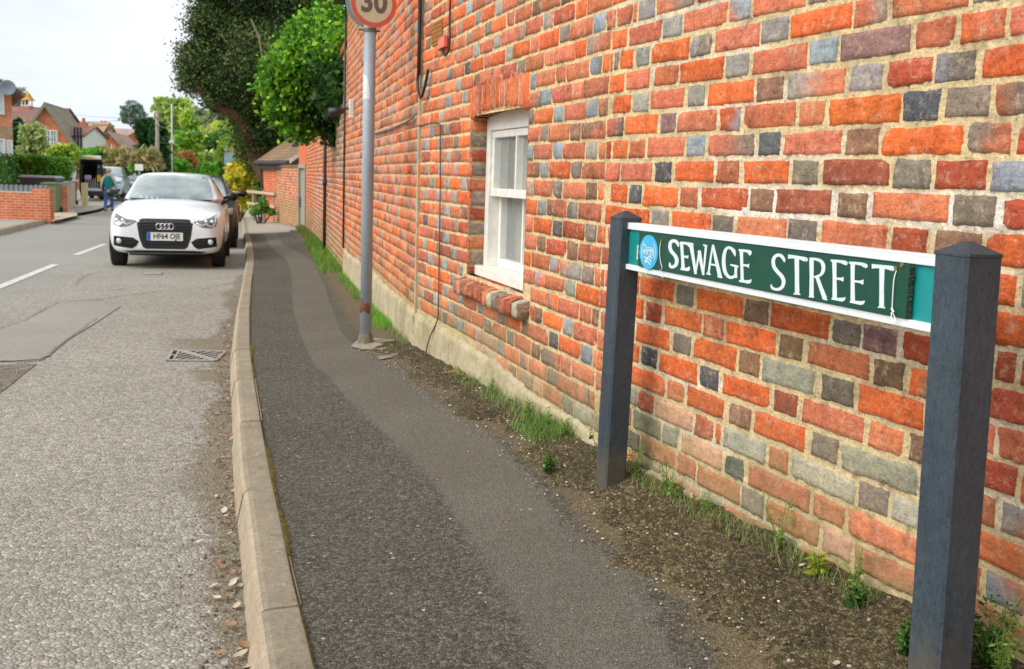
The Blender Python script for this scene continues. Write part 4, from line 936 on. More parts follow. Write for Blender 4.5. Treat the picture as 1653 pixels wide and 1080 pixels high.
LETTERS += [('S', c7, [[(666, 322, 6), (662, 300, 18), (645, 280, 20), (622, 277, 20), (606, 292, 21), (602, 322, 22), (610, 352, 22), (632, 378, 22), (648, 402, 23), (654, 432, 23), (644, 462, 22), (622, 474, 20), (603, 468, 17), (600, 440, 6)]]),
 ('E', c7, [[(690, 283, 24), (692, 320, 19), (700, 440, 19), (702, 496, 24)], [(680, 290, 12), (712, 294, 16), (738, 298, 18), (746, 306, 26), (747, 322, 4)], [(692, 393, 12), (730, 398, 14), (742, 399, 24)], [(684, 488, 14), (720, 492, 18), (742, 490, 24), (748, 470, 4)]]),
 ('W', c7, [[(762, 300, 26), (778, 400, 19), (798, 528, 16)], [(798, 528, 8), (812, 440, 12), (828, 350, 14)], [(825, 350, 20), (840, 440, 19), (858, 536, 14)], [(858, 536, 8), (868, 420, 12), (878, 314, 14)], [(748, 294, 8), (765, 298, 12), (783, 302, 8)], [(856, 308, 8), (872, 312, 12), (888, 316, 8)]]),
 ('A', c7, [[(930, 306, 10), (912, 410, 12), (896, 525, 13)], [(930, 306, 12), (954, 420, 20), (984, 548, 24)], [(904, 452, 11), (962, 464, 11)], [(880, 522, 8), (896, 526, 14), (914, 532, 8)], [(965, 545, 8), (985, 550, 14), (1004, 556, 6)]]),
 ('G', c7, [[(1100, 394, 5), (1090, 360, 20), (1072, 336, 18), (1046, 328, 17), (1026, 346, 19), (1014, 392, 22), (1012, 450, 23), (1022, 510, 22), (1046, 546, 19), (1074, 554, 18), (1096, 540, 16), (1102, 520, 8)], [(1106, 470, 18), (1104, 520, 16), (1106, 558, 15)], [(1062, 456, 6), (1080, 462, 12), (1110, 468, 12), (1126, 474, 6)], [(1098, 344, 4), (1098, 370, 12), (1100, 392, 5)]]),
 ('E', c7, [[(1146, 342, 24), (1148, 400, 19), (1152, 540, 19), (1153, 590, 24)], [(1126, 346, 10), (1160, 350, 16), (1196, 356, 18), (1210, 366, 28), (1212, 388, 4)], [(1150, 458, 12), (1190, 464, 14), (1206, 466, 28)], [(1130, 580, 12), (1170, 584, 17), (1208, 586, 22), (1222, 568, 4)]]),
 ('S', c8, [[(137, 214, 5), (132, 194, 15), (114, 172, 17), (90, 168, 17), (70, 184, 18), (63, 212, 19), (70, 246, 19), (92, 276, 19), (118, 304, 20), (131, 336, 20), (124, 368, 19), (104, 386, 17), (76, 388, 14), (54, 376, 12), (50, 356, 4)]]),
 ('T', c8, [[(160, 178, 24), (190, 178, 18), (240, 186, 18), (275, 198, 24), (276, 208, 4)], [(217, 186, 24), (218, 300, 22), (219, 412, 24)], [(196, 418, 6), (218, 416, 12), (240, 422, 6)]]),
 ('R', c8, [[(312, 190, 24), (313, 300, 21), (312, 434, 24)], [(300, 188, 8), (340, 194, 14), (372, 206, 17), (388, 232, 20), (388, 268, 19), (370, 296, 15), (330, 310, 10)], [(348, 306, 18), (374, 380, 20), (400, 448, 24)], [(296, 436, 6), (312, 434, 12), (330, 440, 6)], [(386, 450, 6), (400, 450, 12), (417, 457, 5)]]),
 ('E', c8, [[(460, 200, 24), (462, 300, 20), (463, 454, 24)], [(437, 202, 10), (480, 206, 14), (515, 212, 18), (534, 222, 24), (534, 234, 4)], [(462, 316, 10), (500, 322, 13), (521, 324, 26)], [(443, 448, 10), (480, 452, 15), (516, 454, 20), (533, 440, 4)]]),
 ('E', c8, [[(580, 212, 24), (579, 320, 20), (580, 474, 24)], [(556, 216, 10), (600, 220, 15), (645, 228, 18), (663, 240, 26), (663, 252, 4)], [(580, 334, 10), (625, 340, 13), (650, 342, 28)], [(562, 468, 10), (600, 472, 16), (640, 476, 20), (658, 462, 4)]]),
 ('T', c8, [[(704, 240, 26), (735, 240, 20), (800, 246, 20), (839, 256, 26), (840, 270, 4)], [(770, 248, 28), (768, 380, 24), (768, 498, 26)], [(744, 504, 6), (768, 501, 12), (791, 509, 6)]])]
def stroke(mb, pts, cf, dd, th=.0006):
    L1, R1 = ribbon_xz(pts); k_ = len(L1)
    f = lambda q, d_: fpt(frP, *SP(*cf(*q)), d_)
    vs = [f(q, dd) for q in L1]+[f(q, dd) for q in R1]+[f(q, dd-th) for q in L1]+[f(q, dd-th) for q in R1]
    fs = [[i, i+1, k_+i+1, k_+i] for i in range(k_-1)]+[[i, 2*k_+i, 2*k_+i+1, i+1] for i in range(k_-1)]+[[k_+i, k_+i+1, 3*k_+i+1, 3*k_+i] for i in range(k_-1)]
    fs += [[0, k_, 3*k_, 2*k_], [k_-1, 3*k_-1, 4*k_-1, 2*k_-1]]
    mb.add(vs, fs)
for nm, cf, strokes in LETTERS:
    mb = MB()
    for i, st in enumerate(strokes):
        d_ = np.array(st, float)
        if len(st) > 3:                               # smooth curve through the points
            q = smooth([np.array(p) for p in st], 4); st = [tuple(p) for p in q]
        stroke(mb, [(p[0], p[1], max(p[2]*1.2, 2.5)) for p in st], cf, .0132+.00012*i)
    o = mb.build('letter', lett_m); o.parent = board
# round emblem: blue disc, white ring arcs, waves and small lettering
cx, cz = SP(*c7(439, 362)); rx_ = abs(SP(*c7(370, 362))[0]-SP(*c7(509, 362))[0])/2; rz_ = abs(SP(*c7(439, 234))[1]-SP(*c7(439, 494))[1])/2
blue_m = simple('sky_blue_sticker', s2l(60, 178, 222), .35, var=.06, scale=30)
mb = MB(); mb.prism([fpt(frP, cx+rx_*math.cos(a), cz+rz_*math.sin(a), .0128) for a in np.linspace(0, 2*math.pi, 48, endpoint=False)], (0, 0, 0), tuple(frP[2]*.0008))
emb = mb.build('emblem', blue_m); emb.parent = board
mb = MB()
def arc(a0, a1, r_, w_, dd=.0140, yo=0.):
    pts = [(-math.cos(math.radians(a))*r_, math.sin(math.radians(a))*r_+yo, w_) for a in np.linspace(a0, a1, 16)]
    L1, R1 = ribbon_xz(pts); k_ = len(L1); vs = [fpt(frP, cx+q[0]*rx_, cz+q[1]*rz_, dd) for q in L1+R1]; mb.add(vs, [[i, i+1, k_+i+1, k_+i] for i in range(k_-1)])
arc(-30, 48, .76, .05); arc(132, 215, .76, .05)
for k_, yo in enumerate((-.30, -.46, -.62)):
    pts = [(x, yo+.07*math.sin(x*8+k_), .07) for x in np.linspace(-.42+.05*k_, .45-.06*k_, 16)]
    L1, R1 = ribbon_xz(pts); kk = len(L1); mb.add([fpt(frP, cx-q[0]*rx_, cz+q[1]*rz_, .0141) for q in L1+R1], [[i, i+1, kk+i+1, kk+i] for i in range(kk-1)])
o = mb.build('white_rings_and_waves', lett_m); o.parent = emb
def text(name, s, size, mat, M, parent=None, bold=0., sx=1.):
    cu = bpy.data.curves.new(name, 'FONT'); cu.body = s; cu.size = size; cu.align_x = 'CENTER'; cu.align_y = 'CENTER'; cu.extrude = .0003; cu.offset = bold; cu.resolution_u = 3
    o = bpy.data.objects.new(name, cu); COL.objects.link(o); bpy.context.view_layer.update()
    me = bpy.data.meshes.new_from_object(o); bpy.data.objects.remove(o); me.name = name
    me.transform(Matrix.Diagonal((sx, 1, 1, 1))); me.transform(M); me.materials.clear(); me.materials.append(mat)
    o2 = bpy.data.objects.new(name, me); COL.objects.link(o2)
    if parent: o2.parent = parent
    return o2
def planeM(fr, s, z, d_):
    p = fpt(fr, s, z, d_); x = -fr[1]; n = fr[2]
    return Matrix(((x[0], 0, n[0], p[0]), (x[1], 0, n[1], p[1]), (x[2], 1, n[2], p[2]), (0, 0, 0, 1)))
text('small_lettering', 'Thames', .026, lett_m, planeM(frP, cx, cz+rz_*.22, .0142), emb, .0, .8)
text('small_lettering', 'WATER', .024, lett_m, planeM(frP, cx, cz-rz_*.05, .0143), emb, .0002, .9)
sB, zB = SP(*c7(343, 372)); text('covered_letter', 'B', .060, simple('pale_letter', s2l(190, 205, 195), .5), planeM(frP, sB+.006, zB, .0005), plate, .001)
tie_m = simple('white_cable_tie', s2l(232, 232, 228), .4)
mb = MB()
f = lambda cf, x, y, d_: fpt(frP, *SP(*cf(x, y)), d_)
mb.tube(smooth([f(c8, 866, 262, .013), f(c8, 858, 320, .0165), f(c8, 850, 420, .0165), f(c8, 842, 512, .015), f(c8, 840, 540, .012)]), .0012, 6)
mb.tube(smooth([f(c8, 842, 512, .016), f(c8, 856, 520, .020), f(c8, 868, 534, .021)]), .0022, 6)
mb.tube(smooth([f(c8, 846, 535, .018), f(c8, 856, 570, .022), f(c8, 878, 600, .026), f(c8, 892, 612, .030)]), .0011, 6)
mb.tube(smooth([f(c8, 850, 538, .017), f(c8, 872, 568, .02), f(c8, 886, 606, .022)]), .0009, 6)
into(mb.build('cable_tie', tie_m, smooth=True), sgn)
mb = MB(); mb.tube(smooth([f(c7, 536, 284, .0145), f(c7, 532, 340, .0165), f(c7, 536, 420, .0165), f(c7, 547, 486, .0145)]), .0013, 6)
mb.tube(smooth([f(c7, 545, 490, .0155), f(c7, 537, 508, .018), f(c7, 540, 535, .018), f(c7, 552, 556, .014)]), .0011, 6); into(mb.build('cable_tie', tie_m, smooth=True), sgn)
brass_m = simple('brass', s2l(150, 128, 70), .5, .6)
for cf, x, y in ((c8, 862, 254), (c8, 902, 232), (c7, 540, 276)): mb = MB(); mb.tube([f(cf, x, y, .0125), f(cf, x, y, .0155)], .0042, 10); into(mb.build('screw', brass_m), sgn)

# ------------------------------------------------------------------ speed limit sign on its pole
gal_m, nt, nd, lk, b = newmat('grey_painted_pole'); v = geopos(nt)
c = ramp(nt, nnoise(nt, 6, 5, .6, v), [(.3, s2l(140, 151, 161)), (.7, s2l(164, 174, 183))])
c = mixc(nt, ramp(nt, nnoise(nt, 40, 5, .75, v), [(.66, g(0)), (.70, g(.9))]), c, s2l(110, 84, 64)+(1,))
lk.new(c, b.inputs['Base Color']); b.inputs['Roughness'].default_value = .45; lk.new(bump(nt, nnoise(nt, 20, 3, .6, v), .2, .003), b.inputs['Normal'])
pb = GP(590, 552, .19); Yp = pb[1]; pb[2] = float(pav(pb[0], pb[1]))
ptop = P(597.5, 30, Yp); tt = ptop+(ptop-pb)/np.linalg.norm(ptop-pb)*.32
sp_ = empty('speed_limit_sign', pb, 0, 'round weathered thirty sign with red rim on a pale grey pole by the wall', 'road sign')
mb = MB(); mb.tube([pb-np.array([0, 0, .1]), tt], .038, 24); pole = into(mb.build('pole', gal_m, smooth=True), sp_)
ax = (tt-pb)/np.linalg.norm(tt-pb); at_ = lambda y: pb+ax*((P(590, y, Yp)[2]-pb[2])/ax[2])
# rust band: ragged shell just proud of the paint, on the street side
view = (CAMP-at_(490))*np.array([1, 1, 0]); view /= np.linalg.norm(view); sidev = np.array([-view[1], view[0], 0])
def patch(y0f, y1f, mat, a0, a1, name, r_=.0388, n=26):
    vs = []; 
    for i in range(n+1):
        a = a0+(a1-a0)*i/n; dirv = view*math.cos(a)+sidev*math.sin(a)
        for k_ in range(7):
            t = k_/6; y = y0f(i/n)*(1-t)+y1f(i/n)*t; vs.append(at_(y)+dirv*r_)
    mb = MB(); mb.add(vs, [[i*7+j, i*7+j+1, (i+1)*7+j+1, (i+1)*7+j] for i in range(n) for j in range(6)]); return into(mb.build(name, mat, smooth=True), sp_)
patch(lambda t: 479+14*t+3*math.sin(t*13), lambda t: 503+2*math.sin(t*9), rust_m, -1.55, .72, 'rust_patch')
patch(lambda t: 112+40*t*t+6*math.sin(t*6), lambda t: 160, simple('white_sticker', s2l(226, 230, 236), .5), -1.45, .15, 'sticker', .0386)
mb = MB(); mb.tube([at_(556), at_(538)], [.06, .041], 10); into(mb.build('pole_base_filler', simple('dirty_mortar', s2l(120, 112, 92), .95, var=.3, scale=30)), sp_)
dn = view*.955+sidev*.28; dn /= np.linalg.norm(dn)                # disc faces a little to the left of us
dU = np.array([-dn[1], dn[0], 0]); cen = P(603.5, 4.5, Yp-.06); Rd = 37.4/1605*(Yp-.06)
def disc(mb, c_, r0, r1, d0, d1, n=64):
    if r0 == 0: mb.prism([c_+dU*r1*math.cos(a)+np.array([0, 0, 1.])*r1*math.sin(a)+dn*d0 for a in np.linspace(0, 2*math.pi, n, endpoint=False)], (0, 0, 0), tuple(dn*(d1-d0)))
    else:
        vs = [];
        for a in np.linspace(0, 2*math.pi, n, endpoint=False):
            e_ = dU*math.cos(a)+np.array([0, 0, 1.])*math.sin(a)
            for r_, d_ in ((r0, d0), (r0, d1), (r1, d1), (r1, d0)): vs.append(c_+e_*r_+dn*d_)
        mb.add(vs, [[i*4+j, i*4+(j+1) % 4, ((i+1) % n)*4+(j+1) % 4, ((i+1) % n)*4+j] for i in range(n) for j in range(4)])
    return mb
face_m = simple('weathered_sign_white', s2l(214, 206, 178), .55, var=.08, scale=25); redr_m = simple('faded_red', s2l(222, 104, 84), .5, var=.08, scale=25); num_m = simple('faded_black', s2l(110, 104, 92), .6, var=.1, scale=30)
dc = into(disc(MB(), cen, 0, Rd, -.004, 0).build('sign_disc', face_m), sp_)
o = disc(MB(), cen, Rd*.80, Rd, .0003, .0018).build('red_rim', redr_m); o.parent = dc
Mx = Matrix(((-dU[0]*-1, 0, dn[0], (cen+dn*.001)[0]), (-dU[1]*-1, 0, dn[1], (cen+dn*.001)[1]), (0, 1, 0, cen[2]), (0, 0, 0, 1)))
o = text('speed_number', '30', Rd*1.22, num_m, Mx, dc, .006, .95)
backc = P(596, 6, Yp+.06)
mb = disc(MB(), backc, 0, Rd*1.02, -.004, 0); into(mb.build('rear_sign_disc', simple('grey_sign_back', s2l(150, 160, 158), .5, var=.12, scale=9)), sp_)
for y in (49, -8):
    mb = MB(); q = at_(y); mb.tube([q-dU*.075+dn*.0, q-dU*.04, q+dU*.04, q+dU*.068], .0055, 8); mb.tube([q-ax*.012, q+ax*.012], .0405, 20)
    into(mb.build('clamp', simple('dull_steel', s2l(120, 116, 106), .5, .3)), sp_)
outline([(566, 556), (575, 548), (600, 545), (636, 552), (640, 558), (622, 566), (585, 563)], .19, pav, 'concrete_collar', simple('old_concrete', s2l(150, 142, 122), .9, var=.2, scale=20, bmp=.5, bdist=.01, bscale=60), .008)
o = outline([(608, 577), (645, 574.5), (652, 579), (613, 582)], .19, pav, 'stopcock_cover', simple('worn_iron_cover', s2l(146, 142, 134), .5, .3, var=.3, scale=90, bmp=.6, bdist=.004, bscale=120), .007, kind=None, n=1)
tag(o, 'small grey metal stopcock cover set in the pavement beside the pole', 'cover')

# ------------------------------------------------------------------ drain grate
gA, gB, gC_, gD = GP(268, 583.5), GP(350, 584), GP(366, 568), GP(277, 566.5)
gr_ = empty('drain_grate', (gA+gC_)/2, 0, 'iron drain grate with slanting slots in the road by the kerb', 'drain')
iron_m = simple('worn_iron', s2l(168, 164, 154), .5, .25, var=.2, scale=50, bmp=.4, bdist=.002, bscale=150)
def gq(u, v_, dz=0.): p = (gA*(1-u)+gB*u)*(1-v_)+(gD*(1-u)+gC_*u)*v_; return np.array([p[0], p[1], float(prof(p[1]))+.002+dz])
def gbar(mb, a, b_, w_, h=.008):
    a = np.array(a, float); b_ = np.array(b_, float); d_ = b_-a; n = np.array([-d_[1], d_[0]])/np.linalg.norm(d_)*w_/2
    q = [a+n, b_+n, b_-n, a-n]; mb.prism([gq(p[0], p[1], .001) for p in q], (0, 0, 0), (0, 0, h))
mb = MB(); gbar(mb, (0, .03), (1, .03), .06); gbar(mb, (0, .97), (1, .97), .06); gbar(mb, (.02, 0), (.02, 1), .05); gbar(mb, (.98, 0), (.98, 1), .05); fr_ = into(mb.build('grate_frame', iron_m), gr_)
mb = MB(); gbar(mb, (.14, 0), (.14, 1), .035, .0075); gbar(mb, (.03, .5), (.14, .5), .06, .0078); gbar(mb, (.17, .97), (.95, .05), .10, .0083); 
for k_ in np.arange(-.75, 1.1, .175):
    a = (k_, 0.03); b_ = (k_+.62, .97)
    if a[0] < .15: t = (.15-a[0])/.62; a = (.15, .03+.94*t)
    if b_[0] > .97: t = (.97-k_)/.62; b_ = (.97, .03+.94*t)
    if a[0] < b_[0]-.03: gbar(mb, a, b_, .05, .0065)
into(mb.build('grate_bars', iron_m), gr_)
mb = MB(); mb.prism([gq(.01, .01, -.0012), gq(.99, .01, -.0012), gq(.99, .99, -.0012), gq(.01, .99, -.0012)], (0, 0, 0), (0, 0, .002)); into(mb.build('drain_opening', simple('drain_dark', (.012, .011, .01), .95)), gr_)
cA_, cB_, cC_, cD_ = GP(231, 444), GP(260, 444), GP(262, 440), GP(236, 440)
mb = MB(); mb.prism([p+np.array([0, 0, .003]) for p in (cA_, cB_, cC_, cD_)], (0, 0, 0), (0, 0, .01)); o = mb.build('inspection_cover', iron_m); tag(o, 'small ribbed iron cover in the road in front of the white car', 'cover')

# ------------------------------------------------------------------ wooden gate, pier wall
def pvz(p): return float(pav(p[0], p[1]))
g0 = np.array([w3[0], w3[1]]); g1 = np.array([-5.50, 25.35]); frD, LD = frame(g0, g1); zg = float(pav(*g0))-.02
oak_m, nt, nd, lk, b = newmat('weathered_oak'); v = geopos(nt); mpn = nd.new('ShaderNodeMapping'); mpn.inputs['Scale'].default_value = (9, 9, .8); lk.new(v, mpn.inputs['Vector'])
lk.new(ramp(nt, nnoise(nt, 4, 6, .7, mpn.outputs[0]), [(.3, s2l(128, 122, 108)), (.7, s2l(178, 172, 156))]), b.inputs['Base Color']); b.inputs['Roughness'].default_value = .85
gate = empty('wooden_gate', (g0[0], g0[1], zg), 0, 'tall silvery grey wooden gate in the garden wall', 'gate')
H_g = P(494, 265, 24)[2]
mb = MB()
for s_ in (.0, LD-.12): fbox(mb, frD, s_, s_+.12, zg, H_g, -.10, .03)
fbox(mb, frD, .12, LD-.12, H_g-.10, H_g, -.10, .03); into(mb.build('gate_frame', oak_m, bevel=.006), gate)
mb = MB(); nb = 6; wb = (LD-.26)/nb
for i in range(nb): fbox(mb, frD, .13+wb*i+.004, .13+wb*(i+1)-.004, zg+.05, H_g-.11, -.06, -.03)
for z_ in (.35, 1.1, 1.7): fbox(mb, frD, .13, LD-.13, zg+z_, zg+z_+.09, -.09, -.062)
leaf = into(mb.build('gate_leaf', oak_m), gate)
mb = MB(); fbox(mb, frD, LD-.2, LD-.14, zg+.5, zg+.75, -.03, -.005); o = mb.build('lock_box', steel_m); o.parent = leaf
mb = MB(); fbox(mb, frD, -.02, LD+.02, H_g+.004, zt3(LG)+.05, -.2, -.002); into(mb.build('lintel', simple('lintel_brick', s2l(214, 112, 68), .9, var=.2, scale=10)), gwall)
q0 = g1; q1 = np.array([-7.08, 29.6]); frQ, LQ = frame(q0, q1)
pier = empty('brick_pier_wall', (q0[0], q0[1], 0), 0, 'short weathered red brick wall with mossy foot just left of the wooden gate', 'wall')
B4 = Bricks(); zq = P(470, 270, 25.8)[2]
frQe = (fpt(frQ, 0, 0, -.34), frQ[2], -frQ[1])
courses(B4, frQ, .0, LQ, int((1.173-zq)/.0737)+1, 24, res=(4, 2), moodf=lambda s, z: 'low' if rng.random() < .4 else 'warm', rough=1.6)
courses(B4, frQe, .0, .34, int((1.173-zq)/.0737)+1, 24, res=(4, 2), moodf=lambda s, z: 'warm', rough=1.6)
B4.mortar(frQ, 0, LQ, -.6, zq, .05, -.004, lambda s, z: np.array(CC(222, 190, 148))*np.ones(s.shape+(1,))); B4.mortar(frQe, 0, .34, -.6, zq, .05, -.004, lambda s, z: np.array(CC(222, 190, 148))*np.ones(s.shape+(1,)))
into(B4.build('wall_face'), pier)
mb = MB(); fbox(mb, frQ, .01, LQ, -.6, zq-.005, -.36, -.01); fbox(mb, frQ, -.02, LQ, zq, zq+.07, -.38, .04); into(mb.build('coping', simple('mossy_coping', s2l(128, 92, 66), .95, var=.4, scale=4)), pier)

# ------------------------------------------------------------------ small outbuilding behind the wall
Ea = P(467, 256, 27.5); Eb = P(413, 262, 31.5); Eb[2] = Ea[2] = (Ea[2]+Eb[2])/2
ud = (Eb-Ea)/np.linalg.norm(Eb-Ea); nd_ = np.array([ud[1], -ud[0], 0]); 
if nd_[0] < 0: nd_ = -nd_
run = 1.35; rise = P(469, 211, (Eb+nd_*run)[1])[2]-Ea[2]
Ra = Ea+nd_*run+np.array([0, 0, rise]); Rb = Eb+nd_*run+np.array([0, 0, rise]); print('shed', Ea, Eb, Ra, Rb)
shed = empty('brick_outbuilding', (Ea[0], Ea[1], -.3), 0, 'low orange brick outbuilding with brown tiled roof and rooflight behind the wooden gate', 'outbuilding')
tbrown = tile_m.copy(); tbrown.name = 'brown_tiles'
for n in tbrown.node_tree.nodes:
    if n.type == 'TEX_BRICK': n.inputs['Color1'].default_value = s2l(150, 122, 92)+(1,); n.inputs['Color2'].default_value = s2l(134, 106, 82)+(1,); n.inputs['Mortar'].default_value = s2l(92, 72, 56)+(1,)
back = nd_*run*2
rf = into(tileobj('roof', [(Ea, Eb, Rb, Ra), (Eb+back, Ea+back, Ra, Rb)], None, tbrown, .08), shed)
mb = MB(); A0 = Ea+nd_*.18+ud*.15; B0 = Eb+nd_*.18-ud*.15; dn_ = np.array([0, 0, -.12])
bk = back-nd_*.36
for a_, b2 in ((A0, B0), ): 
    pz = A0[2]-.05
    c_ = [A0, B0, B0+bk, A0+bk]; bot = [np.array([q[0], q[1], -.7]) for q in c_]; tp = [np.array([q[0], q[1], pz+.12]) for q in c_]
    mb.add(bot+tp, [[0, 1, 5, 4], [1, 2, 6, 5], [2, 3, 7, 6], [3, 0, 4, 7]])
    for e_ in ((tp[0], tp[3]), (tp[1], tp[2])):
        mid = (e_[0]+e_[1])/2; mid = np.array([mid[0], mid[1], Ra[2]-.12]); mb.add([e_[0], e_[1], mid], [[0, 1, 2]])
orb_m, nt, nd, lk, b = newmat('small_brick_wall')
tb = nd.new('ShaderNodeTexBrick'); tb.inputs['Scale'].default_value = 1; tb.inputs['Brick Width'].default_value = .225; tb.inputs['Row Height'].default_value = .075; tb.inputs['Mortar Size'].default_value = .006
for k_, c_ in (('Color1', s2l(222, 106, 58)), ('Color2', s2l(196, 88, 56)), ('Mortar', s2l(214, 180, 140))): tb.inputs[k_].default_value = c_+(1,)
v = geopos(nt); sp2 = nd.new('ShaderNodeSeparateXYZ'); lk.new(v, sp2.inputs[0]); cb = nd.new('ShaderNodeCombineXYZ'); lk.new(vmath(nt, 'ADD', sp2.outputs['X'], vmath(nt, 'MULTIPLY', sp2.outputs['Y'], .8)), cb.inputs['X']); lk.new(sp2.outputs['Z'], cb.inputs['Y']); lk.new(cb.outputs[0], tb.inputs['Vector'])
lk.new(mixc(nt, 1., tb.outputs['Color'], ramp(nt, nnoise(nt, 1.5, 6, .7, v), [(.3, (.75, .72, .7)), (.7, (1.15, 1.2, 1.25))]), 'MULTIPLY'), b.inputs['Base Color']); b.inputs['Roughness'].default_value = .9
into(mb.build('wall', orb_m), shed)
slate_m = simple('slate_grey_fascia', s2l(58, 60, 66), .6, var=.1)
mb = MB()
mb.prism([Ea+nd_*.02, Ra, Ra-np.array([0, 0, .22]), Ea+nd_*.02-np.array([0, 0, .22])], (0, 0, 0), tuple(ud*.04)); mb.tube([Ea-nd_*.03-np.array([0, 0, .06]), Eb-nd_*.03-np.array([0, 0, .06])], .055, 8)
mb.prism([Ea+nd_*.05-np.array([0, 0, .10]), Eb+nd_*.05-np.array([0, 0, .10]), Eb+nd_*.05-np.array([0, 0, .24]), Ea+nd_*.05-np.array([0, 0, .24])], (0, 0, 0), tuple(nd_*.03))
mb.tube([Eb-ud*.25+nd_*.1-np.array([0, 0, .1]), Eb-ud*.25+nd_*.2-np.array([0, 0, 1.9])], .035, 8); into(mb.build('fascia_and_gutter', slate_m), shed)
mb = MB(); mb.prism([Ea+np.array([0, 0, .015])-ud*.02, Ra+np.array([0, 0, .015])-ud*.02, Ra-np.array([0, 0, .09])-ud*.02, Ea-np.array([0, 0, .09])-ud*.02], (0, 0, 0), tuple(-ud*.03)); into(mb.build('bargeboard', simple('pale_bargeboard', s2l(214, 204, 184), .6)), shed)
mb = MB(); up_ = (Ra-Ea)/np.linalg.norm(Ra-Ea); nn2 = np.cross(ud, up_); nn2 = nn2 if nn2[2] > 0 else -nn2; LRR = np.linalg.norm(Ra-Ea); o0 = Ea+ud*1.2+up_*LRR*.42+nn2*.01
mb.prism([o0, o0+ud*.8, o0+ud*.8+up_*.7, o0+up_*.7], (0, 0, 0), tuple(nn2*.06)); rl = into(mb.build('rooflight', slate_m), shed)
mb = MB(); mb.prism([o0+ud*.1+up_*.1+nn2*.062, o0+ud*.7+up_*.1+nn2*.062, o0+ud*.7+up_*.62+nn2*.062, o0+ud*.1+up_*.62+nn2*.062], (0, 0, 0), tuple(nn2*.01)); mb.build('rooflight_glass', simple('roof_glass', s2l(170, 186, 204), .1)).parent = rl
# post and rail fence
fence = empty('post_and_rail_fence', P(410, 330, 31), 0, 'low rustic post and rail fence in front of the outbuilding and golden shrub', 'fence')
f0 = np.array([-7.15, 29.7]); f1 = np.array([-8.75, 32.6]); frF, LF = frame(f0, f1); zf = float(pav(*f0))-.03
for s_ in (.35, 1.5, 2.7): mb = MB(); fbox(mb, frF, s_-.05, s_+.05, zf-.1, zf+.92, -.12, -.02); into(mb.build('fence_post', oak_m, bevel=.01), fence)
for z_ in (.42, .80): mb = MB(); fbox(mb, frF, 0, LF, zf+z_, zf+z_+.085, -.02, .03); into(mb.build('rail', simple('pale_rail', s2l(196, 178, 146), .85, var=.15, scale=5), bevel=.01), fence)
# ------------------------------------------------------------------ cars (local: x right seen from the front, -y is the nose, z up)
def paintmat(name, col, rough=.22, flake=0., coat=.7):
    m, nt, nd, lk, b = newmat(name); b.inputs['Base Color'].default_value = tuple(col)+(1,); b.inputs['Roughness'].default_value = rough
    b.inputs['Coat Weight'].default_value = coat; b.inputs['Coat Roughness'].default_value = .06; b.inputs['Metallic'].default_value = flake
    v = objco(nt); lk.new(bump(nt, nnoise(nt, 3, 2, .5, v), .03, .01), b.inputs['Normal']); return m
tyre_m = simple('tyre_rubber', s2l(34, 34, 34), .85, var=.2); rim_m = simple('alloy', s2l(150, 152, 156), .35, .7, var=.05); blackp_m = simple('gloss_black', s2l(18, 18, 20), .22, var=.1); grille_m = simple('grille_black', s2l(30, 31, 34), .45, var=.1)
chrome_m = simple('chrome', s2l(215, 218, 222), .15, .95, var=.02); lamp_m, nt, nd, lk, b = newmat('headlamp_glass'); b.inputs['Base Color'].default_value = (.16, .17, .18, 1); b.inputs['Roughness'].default_value = .10; b.inputs['Coat Weight'].default_value = 1.; b.inputs['Metallic'].default_value = .35
wscr_m, nt, nd, lk, b = newmat('windscreen_glass'); v = objco(nt); b.inputs['Roughness'].default_value = .04; b.inputs['Specular IOR Level'].default_value = .9; b.inputs['Coat Weight'].default_value = 1.
lk.new(ramp(nt, nnoise(nt, 2.2, 3, .6, v), [(.35, s2l(112, 126, 126)), (.65, s2l(160, 174, 172))]), b.inputs['Base Color'])
plate_m = simple('number_plate_white', s2l(232, 234, 228), .4, var=.02); platey_m = simple('plate_black', s2l(20, 20, 22), .4); eu_m = simple('plate_blue', s2l(30, 96, 190), .4)
lens_m = simple('clear_lens', s2l(220, 224, 228), .15, .3, var=.02); amber_m = simple('amber', s2l(214, 120, 30), .3)
def loft(stations, name, mat, parent, sub=2):
    """stations: list of (y, [(x,z)...half section from centre bottom round to centre top])"""
    V = []; k = None
    for y, sec in stations:
        half = [(x, z) for x, z in sec]; full = half+[(-x, z) for x, z in half[::-1] if abs(x) > 1e-6]
        if k is None: k = len(full)
        V += [(x, y, z) for x, z in full]
    n = len(stations); Fs = [[i*k+j, i*k+(j+1) % k, (i+1)*k+(j+1) % k, (i+1)*k+j] for i in range(n-1) for j in range(k)]
    Fs += [list(range(k)), [(n-1)*k+j for j in range(k)]]
    mb = MB(); mb.add(V, Fs); return mb.build(name, mat, parent, smooth=True, subsurf=sub)
